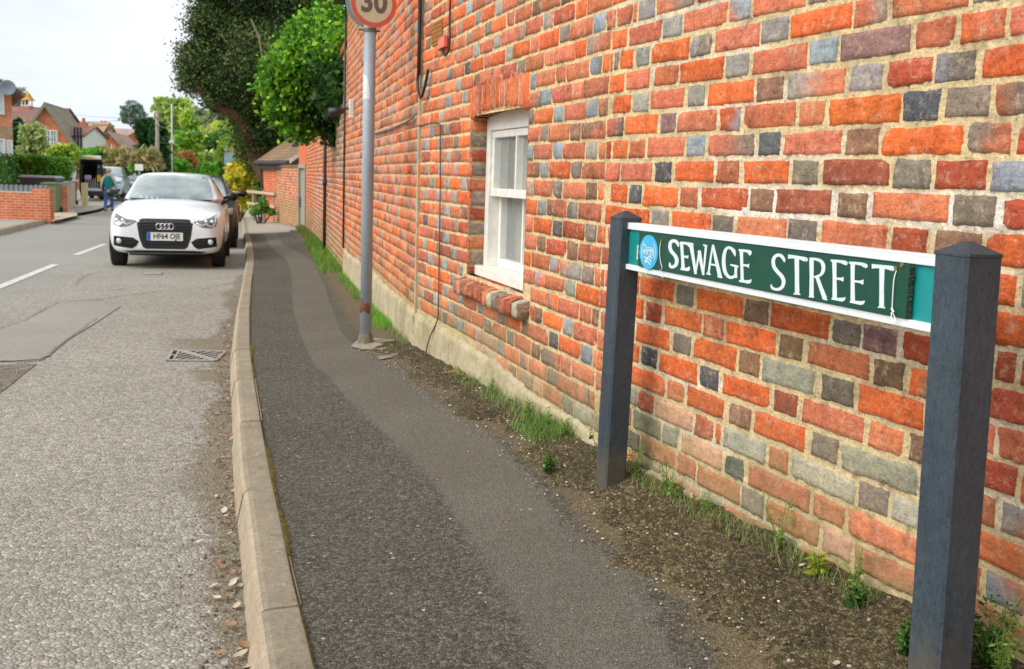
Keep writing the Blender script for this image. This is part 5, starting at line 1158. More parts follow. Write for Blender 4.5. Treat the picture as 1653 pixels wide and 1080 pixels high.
def car(name, loc, rz, paint, label, cat='car', group=None, Lc=3.95, Wc=1.76, Hc=1.42, detail=2, plate=None, style='hatch', dark_mirror=True):
    c = empty(name, loc, rz, label, cat, group); W2_ = Wc/2; hz = Hc/1.42; fy = -Lc/2
    def sec(w_, zb, zs, zt, crown=.03, bulge=1.): return [(0, zb), (w_*.80, zb), (w_*.93, zb+.04), (w_*.99, zb+.16), (w_, (zb+zs)/2), (w_*.985, zs-.10), (w_*.95, zs-.02), (w_*.80, zt-.012), (w_*.45, zt+crown*.6), (0, zt+crown)]
    st = [(fy+.01, sec(W2_*.70, .30, .60, .62, .01)), (fy+.03, sec(W2_*.80, .25, .66, .69, .015)), (fy+.12, sec(W2_*.905, .22, .73, .755)), (fy+.30, sec(W2_*.965, .21, .80, .83)), (fy+.6, sec(W2_*.995, .20, .85, .90)), (fy+.95, sec(W2_, .20, .89, .955)),
          (fy+1.2, sec(W2_, .20, .91, .985)), (fy+1.6, sec(W2_*.99, .20, .92, .99)), (fy+2.6, sec(W2_*.99, .20, .94, .99)), (-fy-.7, sec(W2_, .20, .95, 1.0)), (-fy-.25, sec(W2_*.95, .24, .92, .98)), (-fy-.06, sec(W2_*.86, .28, .86, .9)), (-fy, sec(W2_*.7, .34, .74, .78))]
    st = [(y, [(x, z*hz if z > .3 else z) for x, z in s_]) for y, s_ in st]
    body = loft(st, 'body', paint, c)
    zc = .955*hz; zr = Hc; cy = fy+1.12
    def gsec(wb, wt, zt, zb=zc): return [(0, zb), (wb, zb), (wb*.985, zb+.06), (wt+(wb-wt)*.45, zb+(zt-zb)*.55), (wt+.01, zt-.06), (wt-.05, zt-.015), (wt*.5, zt+.004), (0, zt+.012)]
    gs = [(cy, gsec(.70*W2_/.87, .64*W2_/.87, zc+.06)), (cy+.12, gsec(.74*W2_/.87, .65*W2_/.87, zc+.13*hz)), (cy+.62, gsec(.79*W2_/.87, .60*W2_/.87, zr-.085)), (cy+.86, gsec(.80*W2_/.87, .59*W2_/.87, zr-.03)), (cy+1.3, gsec(.80*W2_/.87, .59*W2_/.87, zr-.008)),
          (cy+1.9, gsec(.79*W2_/.87, .57*W2_/.87, zr-.04)), (-fy-.62, gsec(.76*W2_/.87, .54*W2_/.87, zr-.13)), (-fy-.25, gsec(.70*W2_/.87, .58*W2_/.87, zc+.16))]
    cabin = loft(gs, 'cabin', paint, c)
    # glass and trim pressed onto the real surfaces
    bpy.context.view_layer.update(); dg = bpy.context.evaluated_depsgraph_get()
    def bvh(o): return BVHTree.FromObject(o, dg)
    bB, bG = bvh(body), bvh(cabin)
    def stamp(poly, name, mat, tree, off=.004, parent=None, th=.004, axis='y', cuts=.045, sgn_=-1, both=False):
        bm = bmesh.new(); P2 = [(p[0], p[1]) for p in poly]
        vs = [bm.verts.new((p[0], 0, p[1])) for p in P2]; f = bm.faces.new(vs); bmesh.ops.triangulate(bm, faces=[f])
        for _ in range(4):
            ed = [e for e in bm.edges if e.calc_length() > cuts*1.6]
            if not ed: break
            bmesh.ops.subdivide_edges(bm, edges=ed, cuts=1); bmesh.ops.triangulate(bm, faces=bm.faces[:])
        dirn = Vector((0, 1, 0)) if axis == 'y' else Vector((-sgn_, 0, 0))
        last = None; bad = []
        for v_ in bm.verts:
            o_ = Vector((v_.co.x, -6, v_.co.z)) if axis == 'y' else Vector((sgn_*6, v_.co.x, v_.co.z))
            h = tree.ray_cast(o_, dirn)
            if h[0] is None: bad.append((v_, o_)); continue
            v_.co = h[0]-dirn*off; last = v_.co.copy()
        for v_, o_ in bad:
            n_ = tree.find_nearest(Vector((o_.x, fy if axis == 'y' else o_.y, o_.z)) if axis == 'y' else Vector((sgn_*W2_, o_.y, o_.z))); v_.co = n_[0]-dirn*off
        r_ = bmesh.ops.extrude_face_region(bm, geom=bm.faces[:]); ex = [g_ for g_ in r_['geom'] if isinstance(g_, bmesh.types.BMVert)]
        for v_ in ex: v_.co += dirn*(th+off*.8)
        bmesh.ops.recalc_face_normals(bm, faces=bm.faces[:])
        me = bpy.data.meshes.new(name); bm.to_mesh(me); bm.free(); me.materials.append(mat); me.polygons.foreach_set('use_smooth', np.zeros(len(me.polygons), bool))
        o = bpy.data.objects.new(name, me); COL.objects.link(o); o.parent = parent or c; return o
    s_ = W2_/.87; Z = lambda z: z*hz
    ws = stamp([(-.665*s_, zc+.045), (0, zc+.03), (.665*s_, zc+.045), (.60*s_, zr-.20), (.535*s_, zr-.068), (0, zr-.055), (-.535*s_, zr-.068), (-.60*s_, zr-.20)], 'windscreen', wscr_m, bG, .018, cuts=.03)
    if detail >= 2:
        stamp([(-.68*s_, zc+.012), (0, zc+.0), (.68*s_, zc+.012), (.66*s_, zc+.044), (0, zc+.028), (-.66*s_, zc+.044)], 'scuttle', grille_m, bG, .021, cuts=.03)
    for sg in (-1, 1):
        stamp([(cy+.34, zc+.045), (cy+.78, zr-.13), (cy+1.35, zr-.10), (cy+1.35, zc+.03)], 'side_window', wscr_m, bG, .003, axis='x', sgn_=sg, cuts=.1)
        stamp([(cy+1.42, zc+.03), (cy+1.42, zr-.10), (cy+2.0, zr-.14), (-fy-.62, zc+.10)], 'side_window', wscr_m, bG, .003, axis='x', sgn_=sg, cuts=.1)
    if style == 'hatch':
        gp = [(-.395, .66), (-.36, .705), (-.31, .72), (.31, .72), (.36, .705), (.395, .66), (.36, .45), (.315, .33), (.27, .305), (-.27, .305), (-.315, .33), (-.36, .45)]
    else: gp = [(-.52, .64), (-.50, .80), (.50, .80), (.52, .64), (.40, .52), (-.40, .52)]
    gp = [(x*s_, Z(z)) for x, z in gp]
    g_o = stamp(gp, 'grille', grille_m, bB, .006, cuts=.05)
    if style == 'hatch' and detail >= 2:
        stamp([(x*1.035, (z-Z(.515))*1.035+Z(.515)) for x, z in gp], 'grille_surround', blackp_m, bB, .003, cuts=.05)
    def front(x, z):
        h = bB.ray_cast(Vector((x, -6, z)), Vector((0, 1, 0))); return h[0] if h[0] is not None else Vector((x, fy, z))
    if detail >= 2:
        for k_ in range(9):
            z = Z(.665)-k_*.042*hz
            if z < Z(.33): break
            wv = .37-.10*max(0, (.66-z/hz))/.35
            mb = MB(); mb.tube([front(x, z)+Vector((0, -.012, 0)) for x in np.linspace(-wv*s_, wv*s_, 14)], .006, 6); o = mb.build('grille_slat', blackp_m); o.parent = g_o
    for sg in (-1, 1):
        if style == 'hatch':
            hp = [(.40, .680), (.52, .615), (.63, .60), (.725, .63), (.745, .71), (.725, .795), (.66, .765), (.55, .715), (.41, .695)]
            fp = [(.37, .40), (.43, .44), (.46, .455), (.735, .475), (.745, .335), (.47, .30), (.41, .335)]
        else:
            hp = [(.53, .68), (.80, .68), (.80, .80), (.53, .78)]; fp = [(.45, .32), (.72, .34), (.74, .44), (.48, .43)]
        hl = stamp([(sg*x*s_*1.03, Z(z)) for x, z in hp], 'headlight', lamp_m, bB, .006, cuts=.03)
        if detail >= 2:
            mb = MB(); pts = [(.44, .675), (.53, .635), (.585, .665), (.63, .625), (.69, .635), (.72, .70), (.715, .765)]
            mb.tube([front(sg*x*s_*1.03, Z(z))+Vector((0, -.011, 0)) for x, z in pts], .011, 6); o = mb.build('light_strip', lens_m, smooth=True); o.parent = hl
            for xx, zz_, r_ in ((.59, .69, .030), (.675, .685, .036)):
                q = front(sg*xx*s_*1.03, Z(zz_)); mb = MB(); mb.tube([q+Vector((0, .01, 0)), q+Vector((0, -.009, 0)), q+Vector((0, -.013, 0))], [r_, r_, r_*.5], 16); o = mb.build('projector', chrome_m, smooth=True); o.parent = hl
        fi = stamp([(sg*x*s_*1.02, Z(z)) for x, z in fp], 'lower_intake', blackp_m, bB, .005, cuts=.03)
        if detail >= 2:
            q = front(sg*.665*s_, Z(.405)); mb = MB(); mb.tube([q+Vector((0, .02, 0)), q+Vector((0, -.016, 0)), q+Vector((0, -.022, 0))], [.038, .038, .02], 18); o = mb.build('fog_lamp', lens_m, smooth=True); o.parent = fi
            mb = MB()
            for dz in (-.02, .02): mb.tube([front(sg*x*s_, Z(.40)+dz)+Vector((0, -.012, 0)) for x in (.45, .52, .60)], .005, 6)
            o = mb.build('intake_slat', grille_m); o.parent = fi
        # mirror
        mb = MB(); mx_ = sg*(W2_+.085); my = cy+.42; mz = zc+.10*hz
        bm = bmesh.new(); bmesh.ops.create_icosphere(bm, subdivisions=3, radius=1)
        for v_ in bm.verts:
            x, y, z = v_.co; v_.co = Vector((mx_+x*.105*(1-.12*sg*x*0), my+y*.062-(.01 if y > 0 else 0), mz+z*.068*(1+.18*sg*x)))
        mb.add([v_.co for v_ in bm.verts], [[v_.index for v_ in f_.verts] for f_ in bm.faces]); bm.free()
        mb.tube([(sg*(W2_*.90), my+.03, zc-.02), (sg*(W2_+.0), my+.01, zc+.035), (mx_-sg*.05, my, mz-.04)], [.03, .024, .02], 8)
        mb.build('mirror', blackp_m if dark_mirror else paint, c, smooth=True)
        for wy in (fy+.74, -fy-.70):
            wr = .315*hz if style == 'hatch' else .345
            mb = MB(); cx_ = sg*(W2_-.115)
            prof_ = [(wr*.68, -.10), (wr*.93, -.105), (wr*.99, -.085), (wr, -.05), (wr, .05), (wr*.99, .085), (wr*.93, .105), (wr*.68, .10)]
            vs = []; n = 28
            for r_, ax_ in prof_:
                for j in range(n): a = 2*math.pi*j/n; vs.append((cx_+ax_, wy+r_*math.cos(a), wr+r_*math.sin(a)))
            mb.add(vs, [[i*n+j, i*n+(j+1) % n, (i+1)*n+(j+1) % n, (i+1)*n+j] for i in range(len(prof_)-1) for j in range(n)])
            wh = empty('wheel', (0, 0, 0)); wh.parent = c
            mb.build('tyre', tyre_m, wh, smooth=True)
            mb = MB(); xo = cx_+sg*.075
            mb.tube([(cx_-sg*.09, wy, wr), (xo-sg*.045, wy, wr)], wr*.69, 24)
            rm = mb.build('rim', grille_m, wh)
            mb = MB()
            for k_ in range(5):
                a = 2*math.pi*k_/5+.3; d_ = Vector((0, math.cos(a), math.sin(a))); t_ = Vector((0, -math.sin(a), math.cos(a))); o_ = Vector((xo-sg*.04, wy, wr))
                mb.prism([o_+t_*.03, o_+d_*wr*.69+t_*.045, o_+d_*wr*.69-t_*.045, o_-t_*.03], (0, 0, 0), (sg*.03, 0, 0))
            mb.tube([(xo-sg*.045, wy, wr), (xo, wy, wr)], .05, 16); mb.build('spokes', rim_m, rm)
            # dark wheel arch
            mb = MB(); n = 20; vs = []
            for j in range(n+1):
                a = math.pi*(j/n); a = -.25+a*(1+.5/math.pi)
                for r_, xx in ((wr*1.10, W2_*.985), (wr*1.03, W2_*.90), (wr*1.03, W2_-.24)): vs.append((sg*xx, wy+r_*math.cos(a), wr+r_*math.sin(a)))
            mb.add(vs, [[i*3+j, i*3+j+1, (i+1)*3+j+1, (i+1)*3+j] for i in range(n) for j in range(2)]); mb.build('wheel_arch', grille_m, c, smooth=True)
    if plate:
        q = front(0, Z(.476)); yq = q.y-.022
        mb = MB(); mb.box((-.263, yq, Z(.476)-.058), (.263, yq+.02, Z(.476)+.058)); po = mb.build('number_plate', plate_m, c)
        mb = MB(); mb.box((-.261, yq-.002, Z(.476)-.056), (-.212, yq+.001, Z(.476)+.056)); o = mb.build('plate_blue_band', eu_m); o.parent = po
        M = Matrix(((1, 0, 0, .028), (0, 0, 1, yq-.0015), (0, 1, 0, Z(.476)-.003), (0, 0, 0, 1))); M = Matrix(((1, 0, 0, .026), (0, 0, -1, yq-.001), (0, 1, 0, Z(.476)), (0, 0, 0, 1)))
        text('plate_characters', plate, .108, platey_m, M, po, .0026, .92)
        for k_ in range(4):
            ry = q.y-.03; mb = MB(); cx_ = -.0885+.059*k_; zz_ = Z(.618); ry = front(0, zz_).y-.022+(.002 if k_ % 2 else 0)
            mb.tube([(cx_+.042*math.cos(a), ry, zz_+.042*math.sin(a)) for a in np.linspace(0, 2*math.pi, 33)], .0072, 8, cap=False); o = mb.build('emblem_ring', chrome_m, smooth=True); o.parent = g_o
    # sill / bumper lip and seats seen through the glass
    if detail >= 2:
        stamp([(-.60*s_, .262), (-.40*s_, .275), (.40*s_, .275), (.60*s_, .262), (.52*s_, .236), (-.52*s_, .236)], 'bumper_lip', blackp_m, bB, .012, cuts=.06)
        for sg in (-1, 1):
            mb = MB(); mb.tube([front(sg*x*s_, Z(z))+Vector((0, -.001, 0)) for x, z in ((.40, .73), (.48, .71), (.60, .755), (.74, .79))], .003, 5); mb.build('bonnet_gap', grille_m, c)
    mb = MB(); mb.box((-W2_+.22, fy+1.1, .14), (W2_-.22, -fy-.3, .24)); mb.build('underbody', grille_m, c)
    return c
white_p = paintmat('white_car_paint', (.86, .88, .90), .3); dark_p = paintmat('very_dark_paint', (.007, .007, .009), .45, 0., .15)
yawc = R_(14.5)
Pf = GP(268, 438, 0); Yc = 13.75; Xc = float((268-826.5)/F*Yc*1.0); Pf = P(266, 430, Yc)
ctr = np.array([Pf[0]-math.sin(yawc)*1.975, Yc+math.cos(yawc)*1.975]); 
zc0 = float(prof(ctr[1])); slope = -.017
wc = car('parked_car', (ctr[0], ctr[1], zc0-.01), yawc, white_p, 'white small hatchback with black grille and four ring badge parked facing the camera', plate='HF64 OJE', group=None)
wc.rotation_euler = (-.017, 0, yawc); wc.scale = (.90, .95, .98)
Y2 = 19.6; edge = P(383, 330, Y2); yaw2 = R_(15.)
hx = .93
fr2 = np.array([edge[0]-hx*math.cos(yaw2)+.20, Y2-hx*math.sin(yaw2)-.7]); c2_ = fr2+np.array([-math.sin(yaw2), math.cos(yaw2)])*2.15
dc2 = car('parked_car', (c2_[0], c2_[1], float(prof(c2_[1]))), yaw2, dark_p, 'very dark estate car parked close behind the white hatchback', Lc=4.3, Wc=1.84, Hc=1.42, detail=1, style='suv')

# ------------------------------------------------------------------ foliage
def leafmat(name, transl=.35, rough=.6):
    m, nt, nd, lk, b = newmat(name); at = attr(nt); b.inputs['Roughness'].default_value = rough; lk.new(at.outputs['Color'], b.inputs['Base Color']); b.inputs['Specular IOR Level'].default_value = .35
    tr = nd.new('ShaderNodeBsdfTranslucent'); lk.new(at.outputs['Color'], tr.inputs['Color']); mxs = nd.new('ShaderNodeMixShader'); mxs.inputs[0].default_value = transl
    lk.new(b.outputs[0], mxs.inputs[1]); lk.new(tr.outputs[0], mxs.inputs[2]); lk.new(mxs.outputs[0], nd['Material Output'].inputs['Surface']); return m
leaf_m = leafmat('leaf'); bark_m = simple('bark', s2l(96, 78, 62), .95, var=.35, scale=12, bmp=.8, bdist=.03, bscale=25); redbark_m = simple('red_brown_bark', s2l(112, 74, 56), .95, var=.35, scale=6, bmp=.8, bdist=.03, bscale=15)
def leaf_cloud(blobs, size, cols, clump=.22, per=26, elong=1.6, flat=0., keep=None):
    """blobs: (centre, radii, n leaves, [colour shift]); leaves sit in clumps spread through each blob, thicker near its skin"""
    Cs, Cc = [], []
    for bl in blobs:
        c_, r_, n = bl[:3]; sh = bl[3] if len(bl) > 3 else 1.
        c_ = np.array(c_, float); r_ = np.array(r_ if hasattr(r_, '__len__') else (r_,)*3, float)
        k = max(3, n//per); d = rng.normal(0, 1, (k, 3)); d /= np.linalg.norm(d, axis=1)[:, None]
        rad = rng.uniform(.25, 1., k)**.45*(1+rng.normal(0, .07, k)); cc = c_+d*rad[:, None]*r_
        cl_col = np.array(cols)[rng.integers(0, len(cols), k)]*rng.uniform(.75, 1.25, k)[:, None]*sh
        idx = rng.integers(0, k, n); cr_ = clump*np.mean(r_)**.5
        pos = cc[idx]+rng.normal(0, 1, (n, 3))*cr_*np.array([1, 1, .75]); Cs.append(pos); Cc.append(cl_col[idx]*rng.uniform(.75, 1.25, n)[:, None])
    pos = np.concatenate(Cs); col = np.clip(np.concatenate(Cc), .004, .9)
    if keep is not None: m_ = keep(pos); pos, col = pos[m_], col[m_]
    n = len(pos); a = rng.normal(0, 1, (n, 3)); a[:, 2] *= (1-flat); a /= np.linalg.norm(a, axis=1)[:, None]; b_ = rng.normal(0, 1, (n, 3)); b_ -= (b_*a).sum(1)[:, None]*a; b_ /= np.linalg.norm(b_, axis=1)[:, None]
    s_ = size*rng.uniform(.6, 1.35, n)[:, None]; L_ = a*s_*elong*.5; W_ = b_*s_*.5; nrm = np.cross(a, b_)*s_*.12
    V = np.stack([pos-L_, pos+W_+nrm-L_*.1, pos+L_, pos-W_+nrm-L_*.1], 1).reshape(-1, 3); Fq = np.arange(n*4).reshape(n, 4)
    return V, Fq, np.repeat(col, 4, 0)
def foliage(name, blobs, size, cols, parent=None, mat=None, **kw):
    V, Fq, c = leaf_cloud(blobs, size, cols, **kw); return np_obj(name, V, Fq, mat or leaf_m, parent, c)
def limbs(mb, base, tips, r0, r1, wig=.12, n=7, m=7):
    for t in tips:
        base_ = np.array(base, float); t = np.array(t, float); pts = [base_+(t-base_)*k/n+rng.normal(0, wig, 3)*(k/n)*(1 if k < n else 0)*np.linalg.norm(t-base_)*.3 for k in range(n+1)]
        mb.tube(smooth(pts, 3), list(np.linspace(r0, r1, len(smooth(pts, 3)))), m)
    return mb
def G8(*a): return s2l(*a)
# big dark evergreen
yb = P(415, 262, 33); Yy = 33.; gy = -.55
yew = empty('evergreen_tree', (yb[0]+.6, Yy, gy), 0, 'huge dark evergreen tree towering behind the outbuilding, filling the top of the picture', 'tree')
px = lambda x, y, Y: P(x, y, Y)
mb = MB(); tb_ = np.array([yb[0]+.9, Yy, gy]); j1 = px(408, 235, Yy); j2 = px(402, 190, Yy-.3)
mb.tube(smooth([tb_, (tb_+j1)/2+[.1, 0, .1], j1, j2, px(415, 120, Yy), px(430, 20, Yy), px(440, -120, Yy)], 5), list(np.linspace(.42, .12, 31)), 12)
mb.tube(smooth([j1+[0, 0, -.1], px(398, 205, Yy-.5), px(380, 185, Yy-.8), px(352, 172, Yy-1), px(325, 150, Yy-1.2), px(312, 120, Yy-1.2)], 5), list(np.linspace(.26, .05, 26)), 10)
limbs(mb, j2, [px(360, 60, Yy-1.5), px(480, 60, Yy-1.5), px(350, -60, Yy), px(500, -80, Yy), px(440, 60, Yy-2.6), px(330, 60, Yy-.5)], .16, .03); into(mb.build('trunk', redbark_m, smooth=True), yew)
mpx = 33/F
bl = []
for x, y, r_, n, dy in ((345, 40, 34, 4200, 0), (330, 100, 34, 3600, -.5), (318, 125, 26, 1800, -.8), (350, 130, 30, 2500, 0), (385, 60, 48, 6000, .3), (380, 130, 45, 5200, -.5), (415, 170, 48, 5600, .2), (430, 100, 52, 6500, -.8), (440, 30, 46, 4200, .5), (470, 150, 55, 6500, .3),
                        (490, 80, 50, 5500, .3), (500, 20, 40, 2600, .4), (425, 215, 42, 4300, .4), (455, 225, 46, 4500, .8), (410, 245, 26, 1500, .6), (540, 100, 50, 3500, .8), (540, 30, 40, 1600, .9), (350, -30, 45, 3800, 0), (420, -50, 60, 5200, 0), (500, -60, 60, 4200, 0), (380, -140, 70, 3500, 0), (470, -150, 70, 3500, 0), (430, -240, 60, 2500, 0), (345, 165, 14, 450, -1), (560, 170, 50, 2500, 1.), (520, 230, 50, 2500, 1.5)):
    q = px(x, y, Yy+dy); bl.append((q, (r_*mpx, r_*mpx*1.5, r_*mpx*.95), int(n*2.3)))
into(foliage('crown', bl, .05, [G8(78, 102, 44), G8(62, 90, 42), G8(96, 116, 52), G8(50, 74, 38), G8(112, 120, 62), G8(42, 64, 36)], clump=.22, per=70, elong=2.0, mat=leafmat('yew_leaf', .12)), yew)
mb = MB()
for a_, b2 in (((430, 130), (418, 60)), ((430, 130), (450, 70)), ((418, 60), (405, 30)), ((450, 130), (440, 85)), ((452, 90), (470, 75))): mb.tube([px(*a_, Yy-3.1), px(*b2, Yy-3.3)], [.035, .02], 6)
into(mb.build('bare_branches', simple('grey_twig', s2l(150, 142, 112), .9)), yew)
# bright climber over the garden wall
clb = empty('climbing_shrub', (float(XW(14.4))+.45, 14.4, -.1), 0, 'bright green leafy shrub spilling over the garden wall beside the house corner', 'shrub')
bl = []; shade_leaves = []; mp2 = 14/F
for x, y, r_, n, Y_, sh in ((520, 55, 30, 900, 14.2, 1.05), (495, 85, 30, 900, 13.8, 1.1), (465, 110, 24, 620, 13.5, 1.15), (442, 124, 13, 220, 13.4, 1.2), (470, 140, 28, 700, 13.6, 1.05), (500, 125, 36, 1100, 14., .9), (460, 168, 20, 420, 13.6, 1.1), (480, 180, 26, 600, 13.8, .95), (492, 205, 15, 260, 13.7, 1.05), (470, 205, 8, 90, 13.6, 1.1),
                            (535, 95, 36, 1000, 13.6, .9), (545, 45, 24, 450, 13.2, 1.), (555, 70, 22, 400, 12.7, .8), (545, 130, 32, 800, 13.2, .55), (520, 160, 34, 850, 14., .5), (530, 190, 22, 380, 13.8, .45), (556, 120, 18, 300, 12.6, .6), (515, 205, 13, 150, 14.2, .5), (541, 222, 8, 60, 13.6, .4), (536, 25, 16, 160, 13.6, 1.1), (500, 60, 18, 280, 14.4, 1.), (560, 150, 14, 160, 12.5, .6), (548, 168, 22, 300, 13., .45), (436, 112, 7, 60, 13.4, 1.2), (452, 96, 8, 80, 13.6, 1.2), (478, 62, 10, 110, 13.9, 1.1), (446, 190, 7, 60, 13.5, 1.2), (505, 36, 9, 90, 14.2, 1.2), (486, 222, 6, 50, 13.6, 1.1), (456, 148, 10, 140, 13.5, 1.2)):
    q = px(x, y, Y_); (bl if sh >= .7 else shade_leaves).append((q, (r_*mp2, r_*mp2*1.6, r_*mp2), int(n*2.4), 1.))
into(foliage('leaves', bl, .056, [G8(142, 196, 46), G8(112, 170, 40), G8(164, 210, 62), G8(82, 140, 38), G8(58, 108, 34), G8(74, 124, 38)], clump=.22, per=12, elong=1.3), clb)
shade_root = empty('shade_leaves', (float(XW(13.4)), 13.4, -.1), 0, 'darker leaves of the bright shrub, shade coloured into its lower right inner part', 'shade_leaves')
into(foliage('leaves', shade_leaves, .06, [G8(48, 82, 34), G8(36, 66, 30), G8(62, 98, 40), G8(76, 116, 44)], clump=.17, per=16, elong=1.2), shade_root)  # climber's inner leaves, their shade put into a darker leaf palette
mb = MB(); limbs(mb, (float(XW(13.4)), 13.4, 2.4), [px(545, 150, 13.2), px(520, 175, 14.), px(530, 200, 13.8)], .03, .008); into(mb.build('stems', bark_m, smooth=True), shade_root)
mb = MB(); wb_ = np.array([float(XW(14.6))+.05, 14.6, 2.45]); limbs(mb, wb_, [px(520, 60, 14.4), px(490, 110, 14.2), px(500, 160, 14.), px(545, 80, 13.6), px(540, 150, 13.6)], .07, .012); into(mb.build('stems', bark_m, smooth=True), clb)

# golden and green shrubs by the fence
def shrub(name, blobs, size, cols, label, cat='shrub', group=None, stem=True, **kw):
    c0 = np.array(blobs[0][0], float); e = empty(name, (c0[0], c0[1], float(prof(c0[1]))), 0, label, cat, group)
    into(foliage('leaves', blobs, size, cols, **kw), e)
    if stem:
        mb = MB(); limbs(mb, (c0[0], c0[1], float(prof(c0[1]))-.05), [b_[0] for b_ in blobs[:6]], .05, .01, n=4, m=5); into(mb.build('stems', bark_m), e)
    return e
def pb_(L_, Y, ky=1.2):
    return [(px(x, y, Y+(q[0] if q else 0)), (r_*Y/F, r_*Y/F*ky, r_*Y/F), n) for x, y, r_, n, *q in L_]
shrub('golden_shrub', pb_([(385, 285, 18, 1700), (372, 300, 10, 600), (388, 305, 14, 900), (405, 280, 14, 900), (420, 290, 13, 700, .6), (380, 322, 10, 300), (398, 325, 12, 350)], 34.5), .13, [G8(252, 226, 64), G8(246, 206, 70), G8(238, 222, 84), G8(206, 206, 66)], 'golden yellow shrub in bloom behind the post and rail fence', clump=.13)
shrub('laurel_shrub', pb_([(428, 300, 16, 1000), (440, 285, 14, 700, .5), (437, 322, 14, 700), (418, 312, 10, 400)], 33), .12, [G8(120, 140, 48), G8(150, 160, 60), G8(92, 112, 44)], 'mottled green shrub growing against the outbuilding wall', clump=.13)
shrub('low_green_shrub', pb_([(418, 338, 8, 900), (411, 341, 6, 500), (426, 336, 7, 700), (424, 326, 6, 400), (438, 343, 5, 300)], 29.), .04, [G8(104, 156, 62), G8(84, 136, 56), G8(128, 168, 84)], 'low soft green bush at the edge of the pavement below the fence', clump=.09, elong=3.)
if 0: shrub('low_green_shrub', pb_([(390, 332, 7, 250), (398, 343, 7, 250), (383, 325, 6, 150)], 33.), .08, [G8(110, 150, 60), G8(84, 124, 50)], 'small pale green bush left of the low soft bush, beside the dark car', clump=.11)
# ------------------------------------------------------------------ left side of the street
def wallbox(mb, a, b_, z0, z1, th):
    a = np.array(a[:2], float); b_ = np.array(b_[:2], float); d = (b_-a)/np.linalg.norm(b_-a); n = np.array([-d[1], d[0]])*th
    q = [a, b_, b_+n, a+n]; mb.add([(p[0], p[1], z0) for p in q]+[(p[0], p[1], z1) for p in q], [[0, 3, 2, 1], [4, 5, 6, 7], [0, 1, 5, 4], [1, 2, 6, 5], [2, 3, 7, 6], [3, 0, 4, 7]])
def brickmat(name, c1, c2, mo, kx=1., ky=0.):
    m, nt, nd, lk, b = newmat(name)
    tb = nd.new('ShaderNodeTexBrick'); tb.inputs['Scale'].default_value = 1; tb.inputs['Brick Width'].default_value = .225; tb.inputs['Row Height'].default_value = .075; tb.inputs['Mortar Size'].default_value = .007
    for k_, c_ in (('Color1', c1), ('Color2', c2), ('Mortar', mo)): tb.inputs[k_].default_value = tuple(c_)+(1,)
    v = geopos(nt); s_ = nd.new('ShaderNodeSeparateXYZ'); lk.new(v, s_.inputs[0]); cb = nd.new('ShaderNodeCombineXYZ')
    lk.new(vmath(nt, 'ADD', vmath(nt, 'MULTIPLY', s_.outputs['X'], kx), vmath(nt, 'MULTIPLY', s_.outputs['Y'], ky)), cb.inputs['X']); lk.new(s_.outputs['Z'], cb.inputs['Y']); lk.new(cb.outputs[0], tb.inputs['Vector'])
    lk.new(mixc(nt, 1., tb.outputs['Color'], ramp(nt, nnoise(nt, 2.2, 6, .7, v), [(.3, (.78, .76, .74)), (.7, (1.15, 1.22, 1.3))]), 'MULTIPLY'), b.inputs['Base Color']); b.inputs['Roughness'].default_value = .9
    return m
bw_m = brickmat('garden_brick', s2l(214, 116, 74), s2l(190, 96, 66), s2l(206, 176, 140)); bw2_m = brickmat('pale_garden_brick', s2l(196, 160, 132), s2l(180, 146, 122), s2l(200, 184, 160), .3, 1.)
cornr = GP(82, 357, .08); left_ = np.array([-24., 26.6, 0]); 
if True:
    pA = cornr; pA2 = pA+(left_-pA)/np.linalg.norm((left_-pA)[:2])*.48
    gw = empty('front_garden_wall', pA, 0, 'low orange brick garden wall with grey zigzag edging at the far left kerb', 'wall')
    zb = float(prof(pA[1]))-.05
    z1 = P(82, 305, pA[1])[2]; z2 = z1-.13
    mb = MB(); wallbox(mb, left_, pA2, zb, z2, .24); wallbox(mb, pA2, pA, zb, z1, .26); into(mb.build('brickwork', bw_m, bevel=.01), gw)
    mb = MB(); d_ = (pA2-left_); n_ = 60; L_ = np.linalg.norm(d_[:2]); u = d_/L_; nv = np.array([-u[1], u[0], 0])
    mb2 = MB(); wallbox(mb2, left_, pA2, z2, z2+.035, .28); into(mb2.build('stone_ledge', simple('pale_stone', s2l(200, 186, 158), .85)), gw)
    k_ = 0
    while k_*.13 < L_+.35:
        q = left_+u*(k_*.13); q[2] = z2+.035; z_ = z2+.035 if k_*.13 < L_ else z1
        q[2] = z_; hgt = .19 if k_*.13 < L_ else .10
        mb.prism([q+nv*.08, q+nv*.08+u*.1, q+nv*.08+u*.1+np.array([0, 0, hgt*.8]), q+nv*.08+u*.05+np.array([0, 0, hgt]), q+nv*.08+np.array([0, 0, hgt*.8])], (0, 0, 0), tuple(nv*.06)); k_ += 1
    into(mb.build('zigzag_edging', simple('blue_grey_edging', s2l(122, 130, 138), .7, var=.2, scale=6)), gw)
